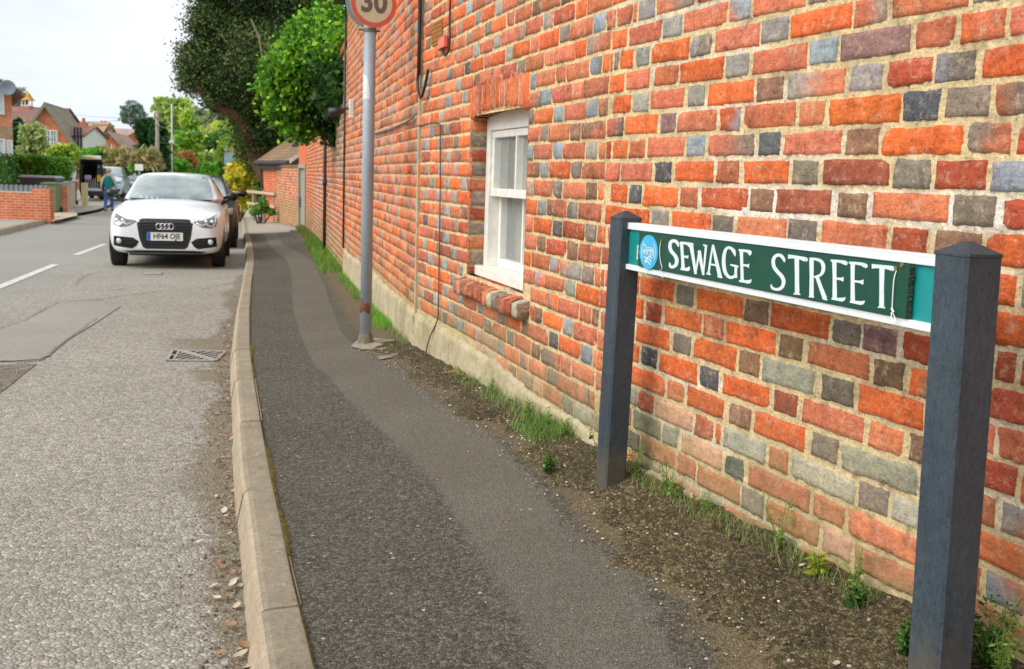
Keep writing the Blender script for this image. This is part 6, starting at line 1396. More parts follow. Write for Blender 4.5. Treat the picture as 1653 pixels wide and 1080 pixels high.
# second low wall
qA = GP(89, 341, .1); qB = GP(97, 343, .1); qC = P(122, 335, 43.)
sw = empty('low_brick_wall', qB, 0, 'low pale brick wall end running away beside the driveway and wheelie bins', 'wall')
z1 = P(97, 300, qB[1])[2]; zb = float(prof(40))-.1
mb = MB(); wallbox(mb, qA-np.array([.35, 0, 0]), qB, zb, z1, .25); into(mb.build('end_face', bw_m), sw)
mb = MB(); wallbox(mb, qB, qC, zb, z1, .24); into(mb.build('long_face', bw2_m), sw)
mb = MB(); wallbox(mb, qB+np.array([.03, 0, 0]), qC, z1, z1+.06, .32); into(mb.build('coping', simple('grey_coping', s2l(150, 148, 142), .9)), sw)
V_ = [GP(83, 358, .1), GP(105, 353, .1), GP(126, 348, .1), GP(118, 338, .1), GP(82, 338, .1)]
mb = MB(); mb.add([v+np.array([0, 0, .012]) for v in V_], [[0, 1, 2, 3, 4]]); tag(mb.build('driveway', drive_m), kind='structure')
# wheelie bins
def bin_(loc, w_, d_, h, mat, lid, label, rz=.2, open_=False):
    e = empty('wheelie_bin', loc, rz, label, 'bin', 'wheelie bins by the low brick walls')
    mb = MB(); k = .86
    vs = [(-w_/2*k, -d_/2*k, .06), (w_/2*k, -d_/2*k, .06), (w_/2*k, d_/2*k, .06), (-w_/2*k, d_/2*k, .06), (-w_/2, -d_/2, h*.93), (w_/2, -d_/2, h*.93), (w_/2, d_/2, h*.93), (-w_/2, d_/2, h*.93)]
    mb.add(vs, [[0, 3, 2, 1], [4, 5, 6, 7], [0, 1, 5, 4], [1, 2, 6, 5], [2, 3, 7, 6], [3, 0, 4, 7]]); mb.build('body', mat, e, bevel=.02)
    mb = MB(); mb.box((-w_/2-.02, -d_/2-.04, h*.935), (w_/2+.02, d_/2+.02, h*.97), bev=.01); mb.box((-w_/2+.04, -d_/2+.04, h*.97), (w_/2-.04, d_/2-.04, h), bev=.01); mb.build('lid', lid, e)
    for s_ in (-1, 1): mb = MB(); mb.tube([(s_*w_/2*.9-.03, d_/2*.8, .1), (s_*w_/2*.9+.03, d_/2*.8, .1)], .1, 14); mb.build('wheel', tyre_m, e)
    mb = MB(); mb.tube([(-w_/2*.8, d_/2+.04, h*.93), (w_/2*.8, d_/2+.04, h*.93)], .018, 8); mb.build('handle', lid, e)
    return e
grn_m = simple('olive_bin', s2l(112, 128, 84), .5); gry_m = simple('grey_bin', s2l(74, 80, 84), .5); lidg = simple('pale_bin_lid', s2l(192, 196, 200), .35); dkg = simple('dark_bin', s2l(58, 74, 88), .5)
GB = lambda x, y, Y: np.array([P(x, y, Y)[0], Y, float(prof(Y))+.09])
bin_(GB(84, 330, 34.5), .5, .55, 1.05, grn_m, grn_m, 'olive green wheelie bin between the two brick walls', .1)
bin_(GB(68, 320, 37.5), 1.3, .9, 1.28, gry_m, lidg, 'wide grey bin with pale domed lid behind the orange garden wall', .1)
bin_(GB(111, 325, 44.5), .58, .7, 1.12, gry_m, lidg, 'dark grey wheelie bin with pale lid behind the pale wall', .1)
bin_(GB(103, 300, 49), .6, .7, 1.2, dkg, dkg, 'blue grey bin with dark lid beside the black van door mirror', 0)
yel_m = simple('pale_timber_post', s2l(196, 186, 140), .85, var=.15, scale=5)
for x, lb in ((134.5, 'left of two pale timber posts by the bins'), (139, 'right of two pale timber posts by the bins')):
    q = GB(x, 320, 43.5); mb = MB(); mb.box((q[0]-.06, q[1]-.06, q[2]-.1), (q[0]+.06, q[1]+.06, q[2]+1.0), bev=.01); o = mb.build('timber_post', yel_m); tag(o, lb, 'post', 'pale timber posts by the bins')

def house_(name, cen, W_, D_, zg_, ze, zr, rz, wallm, label, roofm=tile_m, cat='house', over=.35, hip=False, ridge='x'):
    """gable house: ridge along local x (ridge='x') or y; parts wall and roof; returns root"""
    e = empty(name, (cen[0], cen[1], zg_), rz, label, cat); h1 = ze-zg_; h2 = zr-zg_; a, b_ = W_/2, D_/2
    mb = MB()
    if ridge == 'x':
        vs = [(-a, -b_, 0), (a, -b_, 0), (a, b_, 0), (-a, b_, 0), (-a, -b_, h1), (a, -b_, h1), (a, b_, h1), (-a, b_, h1), (-a, 0, h2-.1), (a, 0, h2-.1)]
        fs = [[0, 1, 5, 4], [2, 3, 7, 6], [1, 2, 6, 9, 5], [3, 0, 4, 8, 7]]
        rq = [((-a-over, -b_-over, h1-over*(h2-h1)/b_), (a+over, -b_-over, h1-over*(h2-h1)/b_), (a+over, 0, h2), (-a-over, 0, h2)), ((a+over, b_+over, h1-over*(h2-h1)/b_), (-a-over, b_+over, h1-over*(h2-h1)/b_), (-a-over, 0, h2), (a+over, 0, h2))]
    else:
        vs = [(-a, -b_, 0), (a, -b_, 0), (a, b_, 0), (-a, b_, 0), (-a, -b_, h1), (a, -b_, h1), (a, b_, h1), (-a, b_, h1), (0, -b_, h2-.1), (0, b_, h2-.1)]
        fs = [[0, 1, 5, 8, 4], [2, 3, 7, 9, 6], [1, 2, 6, 5], [3, 0, 4, 7]]
        k = over*(h2-h1)/a
        rq = [((a+over, -b_-over, h1-k), (a+over, b_+over, h1-k), (0, b_+over, h2), (0, -b_-over, h2)), ((-a-over, b_+over, h1-k), (-a-over, -b_-over, h1-k), (0, -b_-over, h2), (0, b_+over, h2))]
    mb.add(vs, fs); mb.build('wall', wallm, e); r_ = tileobj('roof', rq, e, roofm, .10); return e, r_
def window_(e, x, z, w_, h, y, panes=2, mat=None, rows=3, glass=None):
    mb = MB(); t = .06
    mb.box((x-w_/2, y-.06, z-h/2), (x-w_/2+t, y+.02, z+h/2)); mb.box((x+w_/2-t, y-.06, z-h/2), (x+w_/2, y+.02, z+h/2))
    for k_ in range(1, panes): xx = x-w_/2+w_*k_/panes; mb.box((xx-t/2, y-.055, z-h/2+t), (xx+t/2, y+.02, z+h/2-t))
    mb.box((x-w_/2+t, y-.06, z-h/2), (x+w_/2-t, y+.02, z-h/2+t)); mb.box((x-w_/2+t, y-.06, z+h/2-t), (x+w_/2-t, y+.02, z+h/2))
    for k_ in range(1, rows): zz = z-h/2+h*k_/rows; mb.box((x-w_/2+t, y-.05, zz-.02), (x+w_/2-t, y+.02, zz+.02))
    o = mb.build('window', mat or white_m, e); mb = MB(); mb.box((x-w_/2+t*.5, y-.03, z-h/2+t*.5), (x+w_/2-t*.5, y-.01, z+h/2-t*.5)); p_ = mb.build('pane', glass or pane_m); p_.parent = o; return o
pane_m = simple('far_window_pane', s2l(110, 128, 146), .15, var=.15, scale=3)
ob_m = brickmat('orange_house_brick', s2l(226, 118, 74), s2l(208, 100, 64), s2l(220, 180, 146)); ob2_m = brickmat('pale_orange_brick', s2l(224, 140, 98), s2l(212, 124, 88), s2l(226, 190, 160))
def tilecopy(name, c1, c2, mo):
    m = tile_m.copy(); m.name = name
    for n in m.node_tree.nodes:
        if n.type == 'TEX_BRICK':
            for k_, c_ in (('Color1', c1), ('Color2', c2), ('Mortar', mo)): n.inputs[k_].default_value = c_+(1,)
    return m
t_maroon = tilecopy('maroon_tiles', s2l(146, 106, 94), s2l(130, 94, 84), s2l(98, 70, 62)); t_grey = tilecopy('grey_brown_tiles', s2l(156, 140, 120), s2l(142, 126, 110), s2l(108, 94, 82)); t_brown2 = tilecopy('red_brown_tiles', s2l(184, 156, 138), s2l(170, 142, 126), s2l(120, 96, 84))
# nearest house at the left edge (only its right-hand corner is in the picture)
Yh = 35.; xr = P(20, 200, Yh)[0]; zg_ = float(prof(Yh)); ze = P(20, 140, Yh)[2]
nh, _ = house_('brick_house', (xr-4.5*math.cos(R_(30))-3.5*math.sin(R_(30)), Yh-4.5*math.sin(R_(30))+3.5*math.cos(R_(30))), 9, 7, zg_, ze, ze+2.5, R_(30), ob2_m, 'orange brick house with white window panels and satellite dish at the left edge', t_grey, over=.45, ridge='y')
for (x0, x1, y0, y1) in ((-8, 6, 128, 185), (-3, 9, 224, 252), (12, 20, 226, 252), (-3, 9, 258, 300), (12, 20, 258, 300)):
    a, b_ = P(x0, y1, Yh), P(x1, y0, Yh); window_(nh, 4.5+((a[0]+b_[0])/2-xr)*.95, (a[2]+b_[2])/2-zg_, b_[0]-a[0], b_[2]-a[2], -3.5, 1, rows=1, glass=simple('white_panel', s2l(214, 222, 230), .4))
mb = MB(); c_ = P(2, 142, Yh-.4); c_ = np.array([4.5+(c_[0]-xr), -3.95, c_[2]-zg_]); mb.lathe([(.01, 0), (.15, .03), (.25, .08), (.26, .09), (.245, .09), (.15, .045), (.01, .015)], 24)
for i, v in enumerate(mb.v): v = Vector(v); v = Matrix.Rotation(R_(82), 4, 'X') @ v; mb.v[i] = (v.x+c_[0], v.y+c_[1], v.z+c_[2])
ds = mb.build('satellite_dish', simple('grey_dish', s2l(140, 148, 158), .5), nh, smooth=True)
mb = MB(); zs = P(20, 215, Yh)[2]-zg_; mb.box((-4.5, -3.53, P(0, 222, Yh)[2]-zg_), (4.5, -3.5, P(0, 204, Yh)[2]-zg_)); mb.build('lead_band', simple('weathered_band', s2l(178, 150, 120), .9, var=.25, scale=4), nh)
# gabled house with bell cupola
Yk = 72.; k_ = lambda x, y, Y=Yk: P(x, y, Y)
A = k_(89, 250); ap = k_(73, 165); lf = k_(30, 255); zg_ = -.7
gx = ap[0]; hw = (k_(122, 238)[0]-gx); zr_ = ap[2]; ze_ = k_(122, 238)[2]
gh, _ = house_('gabled_house', (gx-.24*4, Yk+3.9), hw*2*.96, 8, zg_, ze_, zr_, R_(14), ob_m, 'large orange brick gabled house with steep tiled roof and white window bay', t_grey, over=.3, ridge='y')
M_ = k_(77, 228); 
for xx in (66.5, 76.5, 86.): q = k_(xx, 228); window_(gh, q[0]-gx, k_(77, 224)[2]-zg_, .40*1.0, 1.25, -4.10, 2, rows=3)
mb = MB(); a, b_ = k_(60, 248), k_(92, 210); mb.box((a[0]-gx, -4.08, a[2]-zg_), (b_[0]-gx, -3.98, b_[2]-zg_)); mb.build('white_bay', white_m, gh)
mb = MB()
for sg in (-1, 1):
    x1 = sg*(hw*.96+.35); z1 = ze_-zg_-.3*(zr_-ze_)/(hw*.96)
    mb.prism([(0, -4.34, zr_-zg_+.02), (x1, -4.34, z1+.02), (x1, -4.34, z1-.3), (0, -4.34, zr_-zg_-.34)], (0, 0, 0), (0, .05, 0))
mb.build('bargeboard', simple('grey_green_board', s2l(128, 134, 120), .7), gh)
YL_ = 82.; kl = lambda x, y: P(x, y, YL_); zw = kl(30, 172)[2]; LX = kl(33, 200)[0]-2; lh, _ = house_('school_hall', (LX, YL_), 11.5, 9, zg_, kl(33, 222)[2], zw, 0, ob_m, 'long maroon roofed hall with a small bell cupola, left behind the gabled house', t_maroon, cat='hall')
cx_ = kl(43.5, 170)[0]-LX; zb_ = zw-zg_
mb = MB(); mb.box((cx_-.38, -.38, zb_-.9), (cx_+.38, .38, zb_+.05)); cb_ = mb.build('cupola_base', simple('rosy_brick', s2l(182, 124, 108), .9), lh)
mb = MB(); 
for sx in (-1, 0, 1):
    for sy in (-1, 1): mb.box((cx_+sx*.28-.04, sy*.28-.04, zb_+.05), (cx_+sx*.28+.04, sy*.28+.04, zb_+.52))
mb.box((cx_-.34, -.34, zb_+.05), (cx_+.34, .34, zb_+.12)); o = mb.build('cupola_posts', white_m); o.parent = cb_
mb = MB(); mb.tube([(cx_, 0, zb_+.5), (cx_, 0, zb_+.2)], [.08, .2], 12); o = mb.build('bell', steel_m); o.parent = cb_
zt_ = kl(43.5, 147)[2]-zg_; mb = MB(); h_ = max(.8, zt_-(zb_+.52)); r4 = [(-.50, -.50), (.50, -.50), (.50, .50), (-.50, .50)]
vs = [(cx_+x, y, zb_+.52) for x, y in r4]+[(cx_+x*.68, y*.68, zb_+.52+h_*.25) for x, y in r4]+[(cx_+x*.42, y*.42, zb_+.52+h_*.6) for x, y in r4]+[(cx_, 0, zb_+.52+h_)]
mb.add(vs, [[3, 2, 1, 0]]+[[i*4+j, i*4+(j+1) % 4, (i+1)*4+(j+1) % 4, (i+1)*4+j] for i in range(2) for j in range(4)]+[[8+j, 8+(j+1) % 4, 12] for j in range(4)])
o = mb.build('cupola_roof', simple('lichen_gold_roof', s2l(204, 154, 62), .85, var=.35, scale=3)); o.parent = cb_
mb = MB(); a = k_(36, 182); mb.box((cx_-.9, -2.2, zb_-1.35), (cx_+.9, -2.0, zb_-1.15)); mb.build('roof_ledge', simple('pale_lead', s2l(196, 178, 162), .7), lh)
# wing with white panels and chimney
kw = lambda x, y: P(x, y, 73.7); WX = kw(119, 215)[0]; wg, _ = house_('house_wing', (WX, 75.8), 1.3, 4.2, zg_, k_(117, 216)[2], k_(117, 199)[2], R_(0), white_m, 'small tiled dormer wing with white panels on the right side of the gabled house', t_maroon, cat='house wing', over=.2)
mb = MB()
for xx in (122, 127, 132): q = kw(xx, 225)[0]-WX; mb.box((q-.05, -2.3, k_(0, 242)[2]-zg_), (q+.05, -2.15, k_(0, 200)[2]-zg_))
mb.build('timber_frame', simple('black_timber', s2l(52, 52, 58), .8), wg)
mb = MB(); a = kw(122, 243)[0]-WX; b2 = kw(132, 243)[0]-WX; mb.box((a, -2.18, .4), (b2, -1.0, k_(0, 212)[2]-zg_)); mb.build('white_panel', white_m, wg)
def chimney(e, x, y, w_, z0, z1, mat, pots=1):
    mb = MB(); mb.box((x-w_/2, y-w_/2, z0), (x+w_/2, y+w_/2, z1-.35)); mb.box((x-w_*.6, y-w_*.6, z1-.55), (x+w_*.6, y+w_*.6, z1-.25), bev=.03); o = mb.build('chimney', mat, e)
    mb = MB()
    for i in range(pots): xx = x+(i-(pots-1)/2)*.35; mb.tube([(xx, y, z1-.25), (xx, y, z1+.1)], [.13, .1], 10)
    p_ = mb.build('chimney_pot', simple('clay_pot', s2l(196, 112, 74), .8)); p_.parent = o
chimney(wg, P(135.5, 215, 76.3)[0]-WX, .5, .42, .5, P(0, 188, 76.3)[2]-zg_, ob_m, 1)
# houses behind
Yb = 100.
bh, _ = house_('tiled_house', (P(146, 230, Yb)[0], Yb), P(172, 200, Yb)[0]-P(118, 200, Yb)[0], 9, -.7, P(0, 236, Yb)[2], P(145, 196, Yb)[2], 0, ob_m, 'long house with pinkish brown roof and a squat chimney between the two orange gables', t_brown2)
chimney(bh, P(167, 200, Yb)[0]-P(146, 230, Yb)[0], 0, 1.3, P(0, 225, Yb)[2]+.7, P(0, 191, Yb)[2]+.7, simple('drab_brick', s2l(168, 140, 104), .9), 2)
Yc_ = 84.
gx2 = P(173, 206, Yc_)[0]
rh, _ = house_('low_gabled_house', (gx2-1.04, Yc_+4.9), (P(205, 240, Yc_)[0]-gx2)*1.96, 10, -.7, P(0, 240, Yc_)[2], P(0, 206, Yc_)[2], R_(12), ob_m, 'broad low orange brick gable behind the beige shrubs, right of the chimney', t_brown2, over=.15, ridge='y')
hh, _ = house_('hipped_house', (P(203, 215, 112)[0], 112), P(219, 200, 110)[0]-P(187, 200, 110)[0], 8, -.7, P(0, 216, 110)[2], P(0, 200, 110)[2], 0, ob_m, 'pale roofed house half hidden by the dark clipped yew', t_brown2)

# ------------------------------------------------------------------ trees, hedges and shrubs in the distance
def tree(name, Y, x, blobs, size, cols, label, trunk_px=None, tr=.15, group=None, cat='tree', barkm=bark_m, mat=None, **kw):
    base = P(x, 300, Y); z = float(prof(Y)); e = empty(name, (base[0], Y, z), 0, label, cat, group)
    bl = [(P(b_[0], b_[1], Y+(b_[4] if len(b_) > 4 else 0)), (b_[2]*Y/F, b_[2]*Y/F*1.1, (b_[5] if len(b_) > 5 else b_[2])*Y/F), b_[3]) for b_ in blobs]
    into(foliage('crown', bl, size, cols, mat=mat, **kw), e)
    mb = MB(); bz = np.array([base[0], Y, z-.1]); tp = bl[0][0]; mid = bz*.45+np.array(tp)*.55
    mb.tube(smooth([bz, bz*.7+np.array(tp)*.3+rng.normal(0, .1, 3), mid, tp], 4), list(np.linspace(tr, tr*.25, 13)), 8); limbs(mb, mid, [b_[0] for b_ in bl[:7]], tr*.45, tr*.1, n=5, m=5)
    into(mb.build('trunk', barkm, smooth=True), e); return e
DG = [G8(48, 88, 42), G8(60, 104, 48), G8(38, 74, 38)]; MG = [G8(128, 170, 68), G8(104, 152, 56), G8(150, 186, 82)]; LGc = [G8(178, 202, 116), G8(196, 214, 138), G8(158, 186, 98)]; YG = [G8(178, 204, 76), G8(204, 216, 100), G8(150, 182, 62)]
BE = [G8(188, 172, 118), G8(168, 160, 98), G8(204, 190, 140), G8(140, 146, 80)]; BG = [G8(108, 178, 46), G8(130, 196, 60), G8(88, 152, 42)]; GRY = [G8(160, 164, 140), G8(176, 176, 158), G8(142, 150, 124)]
tree('clipped_yew', 66, 236, [(236, 215, 13, 2600, 0, 20), (236, 250, 15, 3000, 0, 26), (232, 203, 10, 900, 0, 9), (240, 202, 11, 900, 0, 9)], .20, DG, 'left column of the dark clipped yew pair behind the telegraph pole', clump=.12, group='dark clipped yews')
tree('clipped_yew', 64, 257, [(256, 222, 11, 2200, 0, 22), (258, 255, 11, 2400, 0, 26), (254, 207, 8, 700, 0, 9)], .20, DG, 'right column of the dark clipped yew pair, touching the telegraph pole', clump=.12, group='dark clipped yews')
tree('conifer', 58, 28, [(28, 225, 9, 1500, 0, 24), (30, 205, 6, 500, 0, 12), (26, 255, 11, 1400, 0, 20)], .2, [G8(24, 78, 30), G8(34, 96, 38)], 'narrow deep green conifer between the left house and the maroon roof', clump=.12)
tree('willow_shrub', 52, 58, [(52, 222, 15, 1500, 0, 20), (66, 240, 11, 900), (48, 245, 13, 1000), (56, 208, 8, 400)], .16, [G8(176, 190, 120), G8(194, 204, 146), G8(154, 174, 96)], 'pale sage green young tree in front of the gabled house', clump=.2, tr=.08)
tree('bare_tree', 120, 215, [(215, 180, 12, 500), (210, 190, 10, 260), (222, 190, 10, 260), (216, 172, 6, 120)], .42, [G8(150, 170, 160), G8(168, 184, 176), G8(132, 156, 140)], 'small thin grey green tree on the skyline above the far roofs', clump=.3, tr=.2)
tree('bare_tree', 110, 31, [(31, 160, 6, 200, 0, 16), (27, 152, 5, 90, 0, 14), (36, 165, 5, 90, 0, 12)], .4, [G8(150, 170, 160), G8(170, 186, 180)], 'wispy bare tree beside the eave of the left house', clump=.3, tr=.16)
tree('leafy_tree', 88, 285, [(275, 185, 20, 1100, 0, 20), (292, 195, 20, 1200), (262, 175, 7, 400, 0, 16), (275, 215, 18, 900), (300, 185, 12, 400), (262, 200, 10, 400), (283, 235, 18, 800), (268, 240, 12, 500), (296, 168, 9, 130), (286, 170, 9, 150)], .33, LGc+YG[:1], 'tall pale spring tree with open crown behind the thin white pole', clump=.26, tr=.3, per=18)
tree('conical_tree', 78, 305, [(305, 230, 13, 2200, 0, 34), (303, 205, 8, 700, 0, 22), (308, 255, 14, 1500, 0, 20)], .28, BG+YG, 'upright bright green conical tree in front of the pale spring tree', clump=.2, tr=.2)
tree('copper_shrub', 70, 302, [(300, 255, 10, 700, 0, 14), (308, 262, 8, 500), (295, 268, 10, 500)], .22, [G8(176, 122, 66), G8(150, 112, 56), G8(190, 150, 84)], 'copper brown bush at the foot of the conical green tree', cat='shrub', clump=.2, tr=.08)
tree('round_bush', 68, 285, [(284, 268, 16, 1800, 0, 10), (272, 274, 10, 700)], .2, BG, 'bright green mounded bush low behind the white car roof', cat='shrub', clump=.14, tr=.08)
for i, (x, y, r_, n, Y_, c_, lb) in enumerate(((335, 200, 24, 500, 150, GRY, 'pale grey bare wood edge, left part'), (358, 190, 22, 480, 150, GRY, 'pale grey bare wood edge, right part'), (330, 228, 20, 1300, 120, LGc+YG, 'yellow green trees on the slope below the bare wood'), (362, 222, 20, 1300, 118, YG, 'light green round tree left of the dark evergreen limb'),
                                       (352, 235, 16, 1500, 96, [G8(70, 110, 50), G8(88, 128, 60)], 'dark green scrub bank in the middle distance'), (378, 240, 17, 1500, 80, MG+YG, 'fresh green tree just left of the evergreen trunk'), (335, 258, 12, 800, 84, LGc, 'pale rounded shrub above the far hedge'), (395, 250, 14, 1000, 60, [G8(190, 186, 50), G8(160, 170, 50)], 'yellow green bush beside the blue sign'),
                                       (318, 190, 14, 350, 140, GRY+LGc[:1], 'thin pale tree behind the conical tree'), (410, 238, 22, 1400, 95, MG, 'green trees glimpsed behind the evergreen trunk'))):
    tree('distant_tree', Y_, x, [(x, y, r_, n), (x-r_*.5, y+r_*.5, r_*.8, n//2), (x+r_*.5, y+r_*.6, r_*.8, n//2), (x, y+r_*.9, r_, n//2)], .30 if Y_ < 100 else .5, c_, lb, tr=.2, clump=.3, group='trees in the far distance')
def hedge(name, x0, x1, y0, y1, Y, cols, label, depth=1.2, n=3000, size=.12, rz=0.):
    a, b_ = P(x0, y1, Y), P(x1, y0, Y); W_ = b_[0]-a[0]; z0 = float(prof(Y))-.05; z1 = b_[2]; e = empty(name, (a[0]+W_/2, Y+depth/2, z0), rz, label, 'hedge')
    mb = MB(); mb.box((-W_/2+.08, -depth/2+.08, 0), (W_/2-.08, depth/2-.08, z1-z0-.08)); mb.build('inner_core', simple(name+'_core', tuple(np.array(cols[0])*.5), .95), e)  # solid inner box in a darkened leaf colour
    u = rng.uniform(-1, 1, (n, 3)); f_ = rng.integers(0, 5, n)
    u[f_ == 0, 1] = -1; u[f_ == 1, 1] = -1; u[f_ == 2, 2] = 1; u[f_ == 3, 0] = 1; u[f_ == 4, 0] = -1
    pos = u*np.array([W_/2, depth/2, (z1-z0)/2])+np.array([0, 0, (z1-z0)/2])+rng.normal(0, .045, (n, 3))
    V = []; a_ = rng.normal(0, 1, (n, 3)); a_ /= np.linalg.norm(a_, axis=1)[:, None]; b2 = rng.normal(0, 1, (n, 3)); b2 -= (b2*a_).sum(1)[:, None]*a_; b2 /= np.linalg.norm(b2, axis=1)[:, None]; s_ = size*rng.uniform(.6, 1.3, n)[:, None]
    V = np.stack([pos-a_*s_*.6, pos+b2*s_*.5, pos+a_*s_*.6, pos-b2*s_*.5], 1).reshape(-1, 3); c = np.array(cols)[rng.integers(0, len(cols), n)]*rng.uniform(.75, 1.3, n)[:, None]
    np_obj('leaves', V, np.arange(n*4).reshape(n, 4), leaf_m, e, np.repeat(c, 4, 0)); return e
hedge('clipped_hedge', 27, 76, 256, 300, 40.5, [G8(60, 112, 34), G8(78, 136, 38), G8(104, 160, 46), G8(136, 184, 56)], 'dense clipped dark green hedge behind the left brick garden wall', 2.2, 9000, .09)
tree('garden_bush', 50, 102, [(100, 245, 14, 1300, 0, 9), (115, 248, 12, 900), (88, 250, 10, 700)], .16, YG+BG[:1], 'yellow green bush left of the black van', cat='shrub', clump=.16, tr=.06)
tree('garden_bush', 47, 92, [(92, 268, 12, 800, 0, 10), (105, 270, 12, 800)], .14, BE[:2]+MG[:1], 'dull beige green bush behind the wheelie bins', cat='shrub', clump=.16, tr=.06)
tree('garden_bush', 60, 122, [(122, 262, 9, 700, 0, 12), (128, 275, 8, 600, 0, 10), (116, 272, 8, 500)], .15, BE[:2]+MG[:1], 'tall beige green bush between the gabled house corner and the van', cat='shrub', clump=.15, tr=.05)
tree('garden_bush', 53, 84, [(72, 252, 8, 500), (80, 246, 7, 300)], .14, YG, 'small yellowish bush below the white window bay', cat='shrub', clump=.15, tr=.05)
for x, y, r_, n, lb, Y_ in ((200, 258, 15, 1500, 'beige feathery shrubs, middle clump', 62), (238, 258, 14, 1300, 'beige feathery shrubs, right clump under the clipped yew', 58), (165, 252, 16, 1200, 'beige feathery shrubs, left clump above the van', 64)):
    tree('feathery_shrub', Y_, x, [(x, y, r_, n, 0, 12), (x-8, y+4, r_*.8, n//2, 0, 10), (x+8, y+5, r_*.8, n//2, 0, 10)], .2, BE, lb, cat='shrub', clump=.14, tr=.06, elong=4., group='beige feathery shrubs')
for x, lb, Y_ in ((190, 'low green bush behind the parked silver car', 62), (225, 'low green bush behind the small white sign', 58), (140, 'dark green bush behind the van roof', 60)):
    tree('low_bush', Y_, x, [(x, 272 if x > 150 else 250, 13, 1200, 0, 7), (x+14, 274 if x > 150 else 248, 10, 700, 0, 6)], .16, BG+[G8(60, 100, 40)], lb, cat='shrub', clump=.14, tr=.05)
hedge('far_hedge', 305, 350, 265, 285, 74, BG, 'bright green far hedge right of the mounded bush', 1.5, 2600, .16)
hedge('far_hedge', 352, 372, 262, 285, 62, [G8(76, 120, 42), G8(96, 140, 50)], 'short green hedge below the blue road sign', 1.5, 1800, .14)
hedge('kerbside_hedge', -60, 14, 250, 300, 34.4, [G8(70, 120, 44), G8(96, 140, 60)], 'loose green shrubbery in front of the left house', .7, 700, .1)
# rose-like climber and weeds at left pillar
# ------------------------------------------------------------------ poles, wires, far signs
wood_m = simple('grey_pole_wood', s2l(150, 142, 124), .9, var=.15, scale=3)
Yp_ = 58.; tp = P(253.5, 178, Yp_); tpz = tp[2]; bs = np.array([tp[0]-.02, Yp_, float(prof(Yp_))])
tpole = empty('telegraph_pole', bs, 0, 'wooden telegraph pole with wires in front of the dark clipped yews', 'pole')
mb = MB(); mb.tube([bs-[0, 0, .3], tp], [.13, .10], 12); into(mb.build('pole', wood_m, smooth=True), tpole)
mb = MB(); mb.tube([P(250, 188, Yp_-.1), P(257, 190, Yp_-.1)], .05, 8); mb.tube([P(250, 200, Yp_-.15), P(257, 203, Yp_-.15)], .05, 8); into(mb.build('crossarm', wood_m), tpole)
mb = MB()
for a_, b2, sag in (((250, 188, Yp_), (-400, 150, 30), .6), ((253, 190, Yp_), (0, 160, 90), .5), ((255, 216, Yp_), (277, 228, 66), .1), ((255, 228, Yp_), (277, 229, 66), .1), ((257, 203, Yp_), (560, 120, 25), .8)):
    A_0 = P(*a_); B_0 = P(*b2); mb.tube([A_0*(1-t)+B_0*t-np.array([0, 0, sag*4*t*(1-t)]) for t in np.linspace(0, 1, 24)], .010, 5)
into(mb.build('wire', simple('wire_grey', s2l(120, 122, 124), .6)), tpole)
tp = P(277, 168, 66); bs = np.array([tp[0]-.02, 66, float(prof(66))]); wp = empty('white_pole', bs, 0, 'thin pale metal pole with a white ball, right of the telegraph pole', 'pole')
mb = MB(); mb.tube([bs, tp], [.06, .04], 10); into(mb.build('pole', simple('pale_grey_metal', s2l(206, 202, 192), .5), smooth=True), wp)
mb = MB(); q = P(277, 230, 65.9); mb.lathe([(.01, -.17), (.13, -.1), (.18, 0), (.13, .1), (.01, .17)], 14, q); into(mb.build('white_ball', white_m, smooth=True), wp)
def fsign(name, x0, x1, y0, y1, Y, mat, label, posts, topext=0.):
    a, b_ = P(x0, y1, Y), P(x1, y0, Y); z = float(prof(Y)); e = empty(name, ((a[0]+b_[0])/2, Y, z), 0, label, 'sign')
    mb = MB(); mb.box((a[0], Y-.02, a[2]), (b_[0], Y+.0, b_[2]), bev=.0); into(mb.build('panel', mat), e)
    for px_ in posts: q = P(px_, y0, Y); mb = MB(); mb.tube([(q[0], Y+.04, z), (q[0], Y+.04, b_[2]+topext)], .04, 8); into(mb.build('post', gal_m), e)
    return e
fsign('road_sign_back', 362, 379.5, 248, 266, 44, simple('blue_grey_sign_back', s2l(132, 158, 172), .5), 'grey blue back of a rectangular road sign on two posts above the golden shrub', (364.5, 376), .3)
fsign('small_white_sign', 218, 231, 265, 275, 50, white_m, 'small plain white sign on one post behind the white car', (224.5,))

